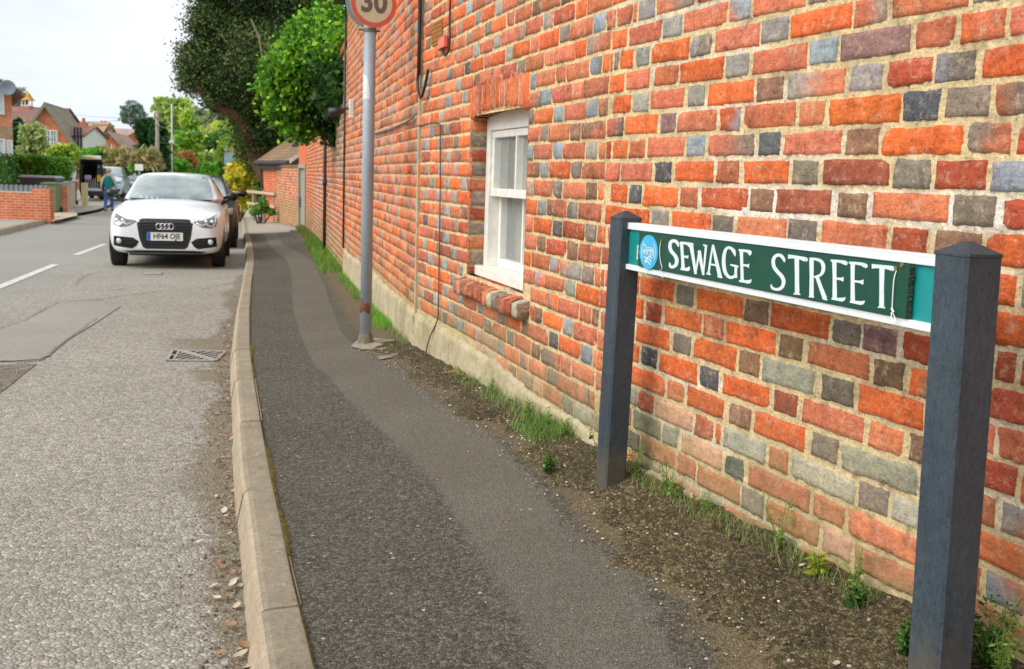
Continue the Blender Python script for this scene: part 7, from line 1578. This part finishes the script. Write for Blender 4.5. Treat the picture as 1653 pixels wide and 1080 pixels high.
# ------------------------------------------------------------------ van, far cars
def van():
    Y = 50.; a = P(131, 322, Y); b_ = P(167, 262, Y); zg_ = P(140, 323, Y)[2]; x0, x1 = a[0], b_[0]-.05; W_ = x1-x0; zt_ = b_[2]; Hh = zt_-zg_
    e = empty('van', ((x0+x1)/2, Y, zg_), R_(0), 'dark van with its back wide open showing tools, white load on its roof rack', 'van')
    silver = paintmat('silver_van_paint', s2l(196, 204, 208)); h = W_/2; e.rotation_euler = (0, 0, R_(22))
    mb = MB(); t = .10                                   # shell: open at the back
    outer = [(-h, .35), (-h, Hh*.55), (-h*.88, Hh-.08), (-h*.7, Hh), (h*.7, Hh), (h*.88, Hh-.08), (h, Hh*.55), (h, .35)]
    inner = [(-h+t, .47), (-h+t, Hh*.55), (-h*.88+t, Hh-.16), (-h*.66, Hh-.12), (h*.66, Hh-.12), (h*.88-t, Hh-.16), (h-t, Hh*.55), (h-t, .47)]
    n = 8; vs = [(x, 0, z) for x, z in outer]+[(x, 0, z) for x, z in inner]+[(x, 3.6, z) for x, z in outer]+[(x, 2.4, z) for x, z in inner]
    fs = [[j, (j+1) % n, n+(j+1) % n, n+j] for j in range(n)]+[[j, 2*n+j, 2*n+(j+1) % n, (j+1) % n] for j in range(n)]+[[n+j, n+(j+1) % n, 3*n+(j+1) % n, 3*n+j] for j in range(n)]+[[3*n+j for j in range(n)], [2*n+j for j in range(n)][::-1]]
    mb.add(vs, fs); mb.build('body', silver, e, bevel=.02)
    mb = MB(); mb.add([(x*1.03, -.03, z*1.01) for x, z in outer]+[(x, -.03, z) for x, z in inner]+[(x*1.03, .08, z*1.01) for x, z in outer]+[(x, .25, z) for x, z in inner], [[j, (j+1) % n, n+(j+1) % n, n+j] for j in range(n)]+[[j, 2*n+j, 2*n+(j+1) % n, (j+1) % n] for j in range(n)]+[[n+j, n+(j+1) % n, 3*n+(j+1) % n, 3*n+j] for j in range(n)]); mb.build('rear_frame', blackp_m, e)
    mb = MB(); mb.box((-h+.1, 2.2, .6), (h-.1, 2.3, Hh-.15)); mb.build('bulkhead', dark_m, e)
    mb = MB(); mb.box((-h+.02, 3.6, .35), (h-.02, 4.5, Hh*.55)); mb.build('bonnet', silver, e)
    mb = MB(); mb.prism([(-h*.98, -.02, Hh*.93), (h*.98, -.02, Hh*.93), (h*.9, -.75, Hh*1.04), (-h*.9, -.75, Hh*1.04)], (0, 0, 0), (0, 0, .06)); mb.build('tailgate', blackp_m, e, bevel=.02)
    mb = MB(); mb.box((-h+.02, -.12, .22), (h-.02, .02, .46), bev=.03); mb.build('bumper', grille_m, e)
    mb = MB(); mb.box((-h+.12, -.04, .47), (h-.12, .9, .60)); mb.build('load_floor', simple('pale_floor', s2l(190, 194, 206), .6), e)
    for sg in (-1, 1):
        mb = MB(); mb.tube([(sg*(h-.12)-.1, .85, .33), (sg*(h-.12)+.1, .85, .33)], .33, 20); mb.build('wheel', tyre_m, e, smooth=False)
        mb = MB(); mb.tube([(sg*(h+.20), .28, Hh*.66), (sg*(h+.20), .34, Hh*.66)], .19, 16); 
    mb = MB(); mb.box((-h*.8, .3, Hh), (-h*.74, 3.2, Hh+.09)); mb.box((h*.74, .3, Hh), (h*.8, 3.2, Hh+.09)); mb.box((-h*.85, .5, Hh+.09), (h*.85, .56, Hh+.13)); mb.box((-h*.85, 2.4, Hh+.09), (h*.85, 2.46, Hh+.13)); mb.build('roof_rack', silver, e)
    mb = MB(); mb.box((-h-.42, -.35, Hh*.42), (-h-.34, .02, Hh*.93), bev=.03); dr = mb.build('open_door_frame', blackp_m, e)
    bm_ = MB(); vs = []; c_ = (-h-.30, -.36, Hh*.70)
    bm_.prism([(c_[0]+.17*math.cos(a), c_[1]-.02, c_[2]+.40*math.sin(a)) for a in np.linspace(0, 2*math.pi, 24, endpoint=False)], (0, 0, 0), (0, .03, 0)); o = bm_.build('door_glass', simple('pale_glass', s2l(206, 216, 222), .2)); o.parent = dr
    bm_ = MB(); bm_.prism([(c_[0]+.22*math.cos(a), c_[1]+.015, c_[2]+.46*math.sin(a)) for a in np.linspace(0, 2*math.pi, 24, endpoint=False)], (0, 0, 0), (0, .03, 0)); o = bm_.build('door_surround', blackp_m); o.parent = dr
    base = np.array([(x0+x1)/2, Y, zg_])
    def item(nm, lb, cat, lo, hi, mat, bev=.02):
        m_ = MB(); m_.box(np.array(lo), np.array(hi), bev=bev); o = m_.build(nm, mat); o.location = base; o.rotation_euler = (0, 0, R_(22)); tag(o, lb, cat); return o
    item('yellow_case', 'yellow tool case hanging high inside the open van', 'case', (.25, .1, .95), (.68, .35, 1.28), simple('yellow_plastic', s2l(236, 190, 30), .4))
    item('blue_grey_box', 'dark blue grey box above the yellow case inside the van', 'box', (.25, .2, 1.30), (.70, .5, 1.62), simple('blue_grey_plastic', s2l(70, 92, 108), .5))
    item('white_carton', 'small white carton on top of the blue grey box in the van', 'carton', (.28, .2, 1.625), (.58, .4, 1.76), white_m)
    item('lilac_bag', 'lilac bag in the middle of the open van', 'bag', (-.34, .1, 1.02), (-.02, .35, 1.25), simple('lilac_cloth', s2l(178, 160, 212), .8), .06)
    m_ = MB()
    for i in range(6): x = -.3+i*.11; m_.tube([[x, .2, .6], [x+.03, .25, 1.05+.06*(i % 3)]], .022, 8)
    o_ = m_.build('tool_handles', simple('pale_tool_handles', s2l(196, 188, 176), .6)); o_.location = base; o_.rotation_euler = (0, 0, R_(22)); tag(o_, 'bundle of pale tool handles standing in the open van', 'tools')
    m_ = MB(); m_.box(np.array([-.45, .6, Hh+.13]), np.array([.45, 2.2, Hh+.32]), bev=.05)
    o_ = m_.build('roof_load', simple('white_roof_load', s2l(222, 228, 220), .5)); o_.location = base; o_.rotation_euler = (0, 0, R_(22)); tag(o_, 'white bundle strapped on the roof rack of the dark van', 'roof load')
    m_ = MB(); q = base+np.array([-.08, .62, Hh+.13]); m_.box(np.array([-.28, .40, Hh+.132]), np.array([.12, .58, Hh+.27]), bev=.02); o_ = m_.build('small_crate', simple('tan_crate', s2l(214, 178, 110), .7)); o_.location = base; o_.rotation_euler = (0, 0, R_(22)); tag(o_, 'small tan crate at the rear edge of the van roof rack', 'crate')
van()
car('parked_car', tuple(P(178, 300, 56)[:2])+(-.6,), R_(14), paintmat('pale_blue_grey_paint', s2l(196, 206, 212)), 'pale grey car with raised roof just right of the dark van, partly behind the walker', Hc=1.75, Wc=1.8, detail=1, style='suv')
car('parked_car', tuple(P(201, 305, 66)[:2])+(float(prof(66)),), R_(20), paintmat('silver_paint', s2l(176, 186, 196)), 'silver car with dark lower front parked far down the street', Wc=1.75, detail=1, style='suv')
car('parked_car', tuple(P(216, 303, 73)[:2])+(float(prof(73)),), R_(20), paintmat('dull_red_paint', s2l(176, 118, 118)), 'dull red car half hidden behind the silver car down the street', Wc=1.75, detail=1, style='hatch')
# ------------------------------------------------------------------ the walking man (seen from behind)
fe = P(176, 345, 41.); zgm = float(prof(41)); hm = 1.74
man = empty('person', (fe[0], 41., zgm), R_(10), 'grey haired person walking away in teal waistcoat, pale sleeves and blue jeans', 'person')
def skinbody(name, chains, mat, parent, sub=2):
    """chains: list of [(x,y,z,r),...]; the first point of a later chain may be an index (chain,i) of an earlier point"""
    vs, ed, rr, idx = [], [], [], []
    for ch in chains:
        ids = []
        for p in ch:
            if len(p) == 2: ids.append(idx[p[0]][p[1]])
            else: vs.append(p[:3]); rr.append(p[3] if hasattr(p[3], '__len__') else (p[3], p[3])); ids.append(len(vs)-1)
        ed += list(zip(ids[:-1], ids[1:])); idx.append(ids)
    me = bpy.data.meshes.new(name); me.from_pydata(vs, ed, []); o = bpy.data.objects.new(name, me); COL.objects.link(o)
    bm = bmesh.new(); bm.from_mesh(me); ly = bm.verts.layers.skin.verify()
    for v_, r_ in zip(bm.verts, rr): v_[ly].radius = r_
    bm.verts.ensure_lookup_table(); bm.verts[0][ly].use_root = True; bm.to_mesh(me); bm.free()
    sk = o.modifiers.new('skin', 'SKIN'); sk.use_smooth_shade = True; sb = o.modifiers.new('sub', 'SUBSURF'); sb.levels = sub; sb.render_levels = sub
    bpy.context.view_layer.update(); dg = bpy.context.evaluated_depsgraph_get(); m2 = bpy.data.meshes.new_from_object(o.evaluated_get(dg)); bpy.data.objects.remove(o)
    m2.materials.clear(); m2.materials.append(mat); o = bpy.data.objects.new(name, m2); COL.objects.link(o); o.parent = parent; return o
skin_m = simple('skin', s2l(214, 158, 132), .6, var=.05); grey_s = simple('pale_sleeves', s2l(196, 200, 200), .9, var=.08); teal_v = simple('teal_waistcoat', s2l(20, 132, 118), .85, var=.1, scale=10); jean_m = simple('blue_denim', s2l(62, 104, 168), .9, var=.15, scale=14); shoe_m = simple('brown_shoes', s2l(84, 62, 54), .7); hair_m = simple('grey_hair', s2l(178, 172, 168), .9, var=.15, scale=60)
# one continuous body: pelvis root, spine, neck, head, arms with hands, legs with feet (away from the camera is +y)
body = skinbody('body', [
    [(0, 0, .93, (.12, .085)), (0, .01, 1.12, (.11, .08)), (0, .02, 1.30, (.13, .09)), (0, .03, 1.43, (.10, .07)), (0, .06, 1.50, (.055, .055)), (0, .09, 1.57, (.068, .078)), (0, .105, 1.66, (.078, .095)), (0, .10, 1.73, (.05, .06))],
    [(0, 2), (-.17, .02, 1.40, (.06, .06)), (-.235, -.02, 1.22, (.048, .048)), (-.27, -.05, 1.08, (.040, .040)), (-.28, 0, .93, (.033, .033)), (-.275, .04, .83, (.024, .024))],
    [(0, 2), (.17, .02, 1.40, (.06, .06)), (.235, .03, 1.22, (.048, .048)), (.265, .07, 1.08, (.040, .040)), (.26, .16, .95, (.033, .033)), (.25, .20, .86, (.024, .024))],
    [(0, 0), (-.095, -.0, .86, (.098, .10)), (-.10, -.05, .50, (.062, .062)), (-.10, -.20, .12, (.042, .042)), (-.10, -.17, .06, (.038, .045)), (-.10, -.06, .035, (.036, .028))],
    [(0, 0), (.095, .02, .86, (.098, .10)), (.09, .14, .50, (.062, .062)), (.085, .18, .12, (.042, .042)), (.085, .20, .055, (.038, .045)), (.09, .32, .03, (.036, .026))]], skin_m, man)
skinbody('waistcoat', [[(0, 0, .82, (.172, .135)), (0, .01, 1.12, (.172, .13)), (0, .02, 1.30, (.198, .14)), (0, .03, 1.41, (.17, .115)), (0, .045, 1.46, (.10, .08))]], teal_v, man)
for sg, ch in ((-1, [(-.15, .02, 1.40, (.095, .085)), (-.215, .0, 1.30, (.072, .07)), (-.245, -.03, 1.18, (.062, .06)), (-.275, -.05, 1.07, (.054, .052)), (-.283, -.01, .95, (.044, .044))]), (1, [(.15, .02, 1.40, (.095, .085)), (.215, .03, 1.30, (.072, .07)), (.245, .04, 1.18, (.062, .06)), (.27, .07, 1.07, (.054, .052)), (.265, .145, .97, (.044, .044))])):
    skinbody('sleeve', [ch], grey_s, man)
skinbody('jeans', [[(0, 0, 1.0, (.15, .12)), (0, 0, .87, (.165, .13))], [(0, 1), (-.095, -.01, .80, (.108, .11)), (-.10, -.05, .50, (.080, .08)), (-.10, -.12, .30, (.070, .07)), (-.10, -.19, .12, (.064, .066))], [(0, 1), (.095, .03, .80, (.108, .11)), (.09, .14, .50, (.080, .08)), (.088, .165, .30, (.070, .07)), (.085, .185, .12, (.064, .066))]], jean_m, man)
for x, y in ((-.10, -.2), (.087, .17)):
    skinbody('shoe', [[(x, y-.03, .06, (.05, .05)), (x, y+.08, .045, (.052, .042)), (x, y+.20, .03, (.042, .03))]], shoe_m, man, 2)
for sg, x, y, z in ((-1, -.277, .03, .845), (1, .252, .19, .875)):
    for k_ in range(4):
        dy = -.03+.02*k_; skinbody('finger', [[(x, y+dy, z, .010), (x-sg*.004, y+dy+.008, z-.04-.006*(k_ in (1, 2)), .009), (x-sg*.016, y+dy+.014, z-.075-.01*(k_ in (1, 2)), .007)]], skin_m, man, 1)
    skinbody('thumb', [[(x-sg*.02, y+.035, z+.02, .012), (x-sg*.03, y+.05, z-.03, .009)]], skin_m, man, 1)
bm = bmesh.new(); bmesh.ops.create_icosphere(bm, subdivisions=3, radius=1); mb = MB(); vs = []
for v_ in bm.verts:
    x, y, z = v_.co; f_ = 1+.03*math.sin(x*17+z*13); vs.append((x*.092*f_, .10+y*.108*f_-.006-(.0 if y < .3 else (y-.3)*.05), 1.655+(z*.118*f_ if z > -.5 else -.059)))
mb.add(vs, [[v_.index for v_ in f_.verts] for f_ in bm.faces]); bm.free(); mb.build('hair', hair_m, man, smooth=True)
for sg in (-1, 1): mb = MB(); mb.tube([(sg*.086, .11, 1.60), (sg*.100, .10, 1.635), (sg*.088, .11, 1.665)], [.012, .018, .012], 8); mb.build('ear', skin_m, man, smooth=True)

# ------------------------------------------------------------------ weeds, grass, pebbles, litter
def blades(name, base, n, h, cols, spread, label=None, wdt=.0028, kind=None, cat=None, lean=.45, seg=3):
    V, Fq, C_ = [], [], []
    for _ in range(n):
        b_ = base(); hh = h*random.uniform(.4, 1.25); a = random.uniform(0, 2*math.pi); ln = random.uniform(.1, lean)*hh; w_ = wdt*random.uniform(.7, 1.6); aw = random.uniform(0, math.pi); wx, wy = math.cos(aw)*w_, math.sin(aw)*w_
        c_ = np.array(random.choice(cols))*random.uniform(.7, 1.3); k = len(V)
        for s_ in range(seg+1):
            t = s_/seg; x = b_[0]+math.cos(a)*ln*t*t; y = b_[1]+math.sin(a)*ln*t*t; z = b_[2]+hh*(t-.18*t*t); q = 1-t*.92
            V += [(x-wx*q, y-wy*q, z), (x+wx*q, y+wy*q, z)]; C_ += [c_, c_]
        for s_ in range(seg): Fq.append([k+2*s_, k+2*s_+1, k+2*s_+3, k+2*s_+2])
    o = np_obj(name, V, np.array(Fq), leaf_m, None, np.array(C_)); return tag(o, label, cat, kind=kind)
def wallfoot(fr, s0, s1, d0=.03, d1=.10, bias=1.):
    def f():
        s_ = random.uniform(s0, s1); d_ = d0+(d1-d0)*random.random()**1.8; p = fpt(fr, s_, 0, d_); p[2] = float(pav(p[0], p[1]))+.006; return p
    return f
GC = [s2l(118, 152, 72), s2l(142, 172, 92), s2l(98, 132, 60), s2l(164, 180, 112), s2l(176, 170, 118)]
sW = lambda x, y: onplane(x, y, m1, w2)[0]; sM = lambda x, y: onplane(x, y, n1, m1)[0]; sN = lambda x, y: onplane(x, y, n0, n1)[0]
s_ = sM(830, 650); 
blades('grass_tuft', wallfoot(frM, sM(945, 700), sM(800, 640), .02, .12), 700, .07, GC, 1, 'pale grass growing along the foot of the wall left of the sign', kind='stuff', cat='grass', wdt=.0016)
blades('grass_tuft', wallfoot(frM, sM(930, 700), sM(880, 680), .03, .16), 800, .045, [s2l(98, 142, 60), s2l(122, 164, 78), s2l(150, 164, 96)], 1, 'bright green grass tuft by the wall between window and sign post', kind='stuff', cat='grass', wdt=.0018)
blades('grass_tuft', wallfoot(frM, sM(790, 625), sM(745, 600), .03, .11), 260, .045, GC, 1, 'small grass tuft by the wall below the window', kind='stuff', cat='grass', wdt=.0018)
blades('grass_tuft', wallfoot(frW, sW(640, 540), sW(606, 515), .03, .13), 800, .08, [s2l(122, 182, 56), s2l(150, 204, 78), s2l(104, 160, 48)], 1, 'bright grass tuft at the wall foot behind the grey pole', kind='stuff', cat='grass', wdt=.0025)
blades('grass_tuft', wallfoot(frW, sW(668, 558), sW(640, 545), .02, .08), 260, .05, GC, 1, 'sparse weeds at the wall foot right of the grey pole', kind='stuff', cat='grass', wdt=.002)
blades('grass_tuft', wallfoot(frW, sW(595, 510), LW-.1, .03, .12), 700, .07, [s2l(110, 150, 60), s2l(140, 170, 80)], 1, 'thin grass along the rendered wall foot beyond the pole', kind='stuff', cat='grass', wdt=.003)
blades('grass_tuft', wallfoot(frG, .1, 6.5, .02, .28), 1900, .10, [s2l(114, 158, 60), s2l(138, 178, 80), s2l(96, 140, 52)], 1, 'bright grass strip along the foot of the garden wall', kind='stuff', cat='grass', wdt=.005)
blades('grass_tuft', wallfoot(frG, 6.5, LG+1.2, .02, .22), 1600, .09, [s2l(110, 130, 60), s2l(136, 150, 76)], 1, 'dull grass at the foot of the garden wall near the gate', kind='stuff', cat='grass', wdt=.006)
blades('grass_tuft', wallfoot(frN, sN(1440, 980), sN(1020, 755), .02, .10), 1300, .045, GC+[s2l(150, 140, 90)], 1, 'short sparse grass on the dirt at the wall foot between the sign posts', kind='stuff', cat='grass', wdt=.0012)
# feathery weeds: thin stems with tiny leaves
def weed(base, h, n, cols, label, leafs=26, sz=.006, spread=.35, group='wispy weeds by the sign posts'):
    e = empty('weed', base, 0, label, 'weed', group); V, Fq, C_ = [], [], []; mb = MB()
    for i in range(n):
        a = random.uniform(0, 2*math.pi); hh = h*random.uniform(.5, 1.); sp = spread*hh*random.random(); pts = []
        for k in range(7):
            t = k/6; pts.append(np.array([math.cos(a)*sp*t**1.5+random.gauss(0, .0012), math.sin(a)*sp*t**1.5+random.gauss(0, .0012), hh*t]))
        mb.tube(pts, [.0011]*3+[.0008]*2+[.0006, .0004], 4)
        for j in range(leafs):
            t = random.uniform(.12, 1.); k = min(5, int(t*6)); f_ = t*6-k; p = pts[k]*(1-f_)+pts[k+1]*f_; d = np.array([random.gauss(0, 1), random.gauss(0, 1), random.gauss(.3, .6)]); d /= np.linalg.norm(d)
            s_ = sz*random.uniform(.6, 1.6)*(1.25-t*.6); u = np.cross(d, [random.gauss(0, 1), random.gauss(0, 1), 1.]); u /= np.linalg.norm(u); p2 = p+d*s_*1.4; k0 = len(V)
            V += [p+d*s_*.2, p2+u*s_*.45, p2+d*s_*1.1, p2-u*s_*.45]; Fq.append([k0, k0+1, k0+2, k0+3]); c_ = np.array(random.choice(cols))*random.uniform(.75, 1.3); C_ += [c_]*4
    sm = mb.build('stems', simple('weed_stem', s2l(118, 138, 66), .8), e); np_obj('leaves', V, np.array(Fq), leaf_m, e, np.array(C_)); return e
def WF(x, y, fr=frN, a=n0, b_=n1, d=.05):
    s_ = onplane(x, y, a, b_)[0]; p = fpt(fr, s_, 0, d); p[2] = float(pav(p[0], p[1]))+.004; return p
WC = [s2l(128, 166, 72), s2l(150, 182, 92), s2l(104, 144, 58)]; DC = [s2l(66, 110, 44), s2l(86, 134, 52), s2l(50, 88, 38)]
for x, y, d, h, n, c_, lb, lf, sz in ((1022, 752, .10, .16, 9, WC, 'wispy weed growing right behind the left sign post', 30, .007), (1050, 765, .05, .15, 8, WC, 'thin tall weed a little right of the left sign post', 24, .006), (1098, 792, .05, .15, 6, WC, 'single fine weed between the sign posts, nearer the left one', 22, .006), (1115, 800, .07, .09, 5, WC, 'short weed between the sign posts', 22, .006),
                                    (985, 745, .24, .10, 8, DC, 'dark leafy weed at the foot of the left sign post', 30, .008), (1160, 826, .04, .08, 5, WC, 'low weed against the wall under the letters STREET', 20, .006), (1275, 898, .04, .17, 5, WC, 'fine tall weed against the wall right of the cracked pale bricks', 24, .006),
                                    (1345, 940, .05, .07, 5, [s2l(170, 176, 60), s2l(140, 160, 60)], 'small yellow green plant by the wall foot near the right post', 24, .011), (1400, 960, .03, .12, 5, WC, 'fine weed just left of the right sign post', 24, .006), (1425, 975, .08, .06, 6, DC, 'low dark green weed left of the right sign post', 26, .009),
                                    (1590, 1050, .10, .20, 14, DC, 'bushy dark green weed behind the right sign post', 60, .009), (1625, 1075, .06, .18, 10, DC, 'dark green weed at the right edge of the picture', 50, .008), (1650, 1085, .06, .16, 8, WC, 'light wispy weed at the bottom right corner', 34, .007), (1545, 1040, .14, .10, 8, DC, 'small dark weed touching the right sign post', 30, .008)):
    weed(WF(x, y, d=d), h, n+2, c_, lb, int(lf*.8), sz*.8, .6)
for x, y, h, lb in ((930, 690, .10, 'taller weed in the bright grass left of the sign'), (905, 675, .10, 'thin weed standing in the pale grass'), (870, 660, .09, 'fine weed against the render below the brick sill'), (810, 632, .10, 'dark stalked weed below the window')):
    weed(WF(x, y, frM, n1, m1, .05), h, 6, WC, lb, 22, .006, group='fine weeds in the grass along the wall')
for x, y, lb in ((1375, 1035, 'small flat green weed on the dirt near the bottom edge'), (1440, 1052, 'flat green weed on the dirt beside the right post')):
    weed(GP(x, y, .24), .025, 10, [s2l(92, 140, 58), s2l(120, 160, 76)], lb, 30, .007, 1.6, 'flat weeds on the dirt')
# little pebbles and crumbs
def pebbles(name, pts, sizes, cols, label, kind='stuff', cat='pebbles'):
    ico = bmesh.new(); bmesh.ops.create_icosphere(ico, subdivisions=1, radius=1); iv = np.array([v.co[:] for v in ico.verts]); ff = np.array([[v.index for v in f.verts] for f in ico.faces]); ico.free()
    V, Fq, C_ = [], [], []
    for i, (p, s_) in enumerate(zip(pts, sizes)):
        sc = s_*np.array([random.uniform(.7, 1.4), random.uniform(.7, 1.4), random.uniform(.35, .7)]); q = iv*sc*(1+rng.normal(0, .12, iv.shape)); V.append(q+p+[0, 0, sc[2]*.35]); Fq.append(ff+i*len(iv)); C_.append(np.tile(np.array(random.choice(cols))*random.uniform(.8, 1.2), (len(iv), 1)))
    m, nt, nd, lk, b = newmat(name+'_mat'); at = attr(nt); lk.new(at.outputs['Color'], b.inputs['Base Color']); b.inputs['Roughness'].default_value = .85
    return tag(np_obj(name, np.concatenate(V), np.concatenate(Fq), m, None, np.concatenate(C_)), label, cat, kind=kind)
PC = [s2l(150, 134, 104), s2l(110, 96, 74), s2l(190, 176, 150), s2l(84, 76, 62), s2l(132, 108, 80), s2l(214, 204, 184)]
pts, szs = [], []
DAy = A_[:, 1]
for _ in range(5200):
    y = 1.15+5.2*random.random()**1.5; a_ = float(lin([(q[1], q[0]) for q in A_], y)); b_ = float(XW(y))-.02; t = random.random()**.8; x = a_-.06+(b_-a_+.06)*t
    pts.append((x, y, float(pav(x, y))+.006)); szs.append(.0012+.0045*random.random()**4)
pebbles('gravel_crumbs', pts, szs, PC, 'grit and little stones scattered over the dirt strip along the wall')
pts, szs = [], []
for _ in range(500):
    y = 1.3+7*random.random()**1.4; x = random.uniform(float(XK(y))+.05, float(XW(y))-.1); pts.append((x, y, float(pav(x, y))+.005)); szs.append(.001+.0022*random.random()**2)
pebbles('pavement_grit', pts, szs, PC[:3]+[PC[5]], 'loose grit scattered on the pavement')
pts, szs = [], []
for _ in range(4200):
    y = 1.7+9*random.random()**1.5; wd = .10+.10*abs(math.sin(y*1.7))+.05*math.sin(y*5); x = float(XK(y))-.13-abs(random.gauss(0, wd*.6)); pts.append((x, y, float(prof(y))+.004)); szs.append(.0012+.0045*random.random()**3.5)
pebbles('gutter_grit', pts, szs, [s2l(120, 104, 78), s2l(90, 78, 58), s2l(150, 134, 108), s2l(74, 68, 54), s2l(178, 160, 130)], 'dark grit gathered along the gutter')
# fallen leaves: curled quads
def litter(name, pts, sizes, cols, label):
    V, Fq, C_ = [], [], []
    for p, s_ in zip(pts, sizes):
        a = random.uniform(0, 2*math.pi); u = np.array([math.cos(a), math.sin(a), random.uniform(-.25, .25)]); w_ = np.array([-math.sin(a), math.cos(a), random.uniform(-.3, .3)])*.5; c_ = np.array(random.choice(cols))*random.uniform(.8, 1.2); k = len(V); cu = random.uniform(.1, .5)
        for t in np.linspace(-1, 1, 5):
            wd = (1-t*t)**.6*.95+.05
            for v_ in (-1, 0, 1): V.append(np.array(p)+u*t*s_+w_*v_*wd*s_+np.array([0, 0, .004+s_*cu*(t*t*.6+v_*v_*.5*wd)])); C_.append(c_)
        Fq += [[k+i*3+j, k+i*3+j+1, k+(i+1)*3+j+1, k+(i+1)*3+j] for i in range(4) for j in range(2)]
    return tag(np_obj(name, V, np.array(Fq), leafmat(name+'_mat', .15), None, np.array(C_)), label, 'leaves', kind='stuff')
LC = [s2l(160, 124, 90), s2l(184, 164, 128), s2l(128, 102, 74), s2l(206, 194, 166), s2l(104, 82, 60), s2l(168, 112, 74), s2l(142, 118, 88)]
pts, szs = [], []
for _ in range(420):
    y = 1.8+7*random.random()**1.6; x = float(XK(y))-.13-abs(random.gauss(0, .06)); pts.append((x, y, float(prof(y))+.006)); szs.append(.005+.013*random.random()**2)
for x, y in ((362, 545), (368, 562), (355, 655), (369, 668), (363, 708), (366, 770), (362, 829), (356, 893), (385, 880), (382, 985), (375, 950), (388, 1065), (396, 1050)):
    p = GP(x, y, 0); pts.append((p[0], p[1], p[2]+.008)); szs.append(.022)
litter('fallen_leaves', pts, szs, LC, 'dry brown and orange leaves lying in the gutter')
pts, szs = [], []
for _ in range(120):
    y = 1.3+4.5*random.random(); b_ = float(XW(y)); x = b_-.05-abs(random.gauss(0, .14)); pts.append((x, y, float(pav(x, y))+.014)); szs.append(.003+.008*random.random()**2)
for x, y in ((1292, 940), (1350, 1075), (1375, 958), (738, 607), (1070, 795)): p = GP(x, y, .25); pts.append((p[0], p[1], float(pav(p[0], p[1]))+.014)); szs.append(.014)
litter('dry_scraps', pts, szs, LC[1:5]+[s2l(210, 200, 180)], 'dry leaf scraps and husks on the dirt along the wall')
mb = MB(); p = GP(737, 607, .24); mb.tube([p+[-.07, 0, .015], p+[0, .01, .02], p+[.06, -.005, .014]], [.006, .008, .006], 6); o = mb.build('fallen_twig', simple('twig_brown', s2l(170, 120, 80), .9)); tag(o, 'short brown stick lying by the wall foot below the window', 'twig')
mb = MB(); p = GP(753, 626, .22); p[2] = float(pav(p[0], p[1]))+.01; bm = bmesh.new(); bmesh.ops.create_icosphere(bm, subdivisions=2, radius=.018)
mb.add([np.array(v.co[:])*np.array([1.2, .9, .6])*(1+random.uniform(-.1, .1))+p for v in bm.verts], [[v.index for v in f_.verts] for f_ in bm.faces]); bm.free(); o = mb.build('dark_stone', simple('dark_stone', s2l(60, 48, 38), .9)); tag(o, 'dark brown stone lying on the dirt below the window', 'stone')
for (x0, y0, x1, y1, lb) in ((0, 670, 4, 672, 'tiny dark stone at the left edge of the road'),): pass
for o in bpy.data.objects:
    if o.type == 'MESH' and o.parent is None and 'label' not in o and o.get('kind') is None: print('UNTAGGED', o.name)
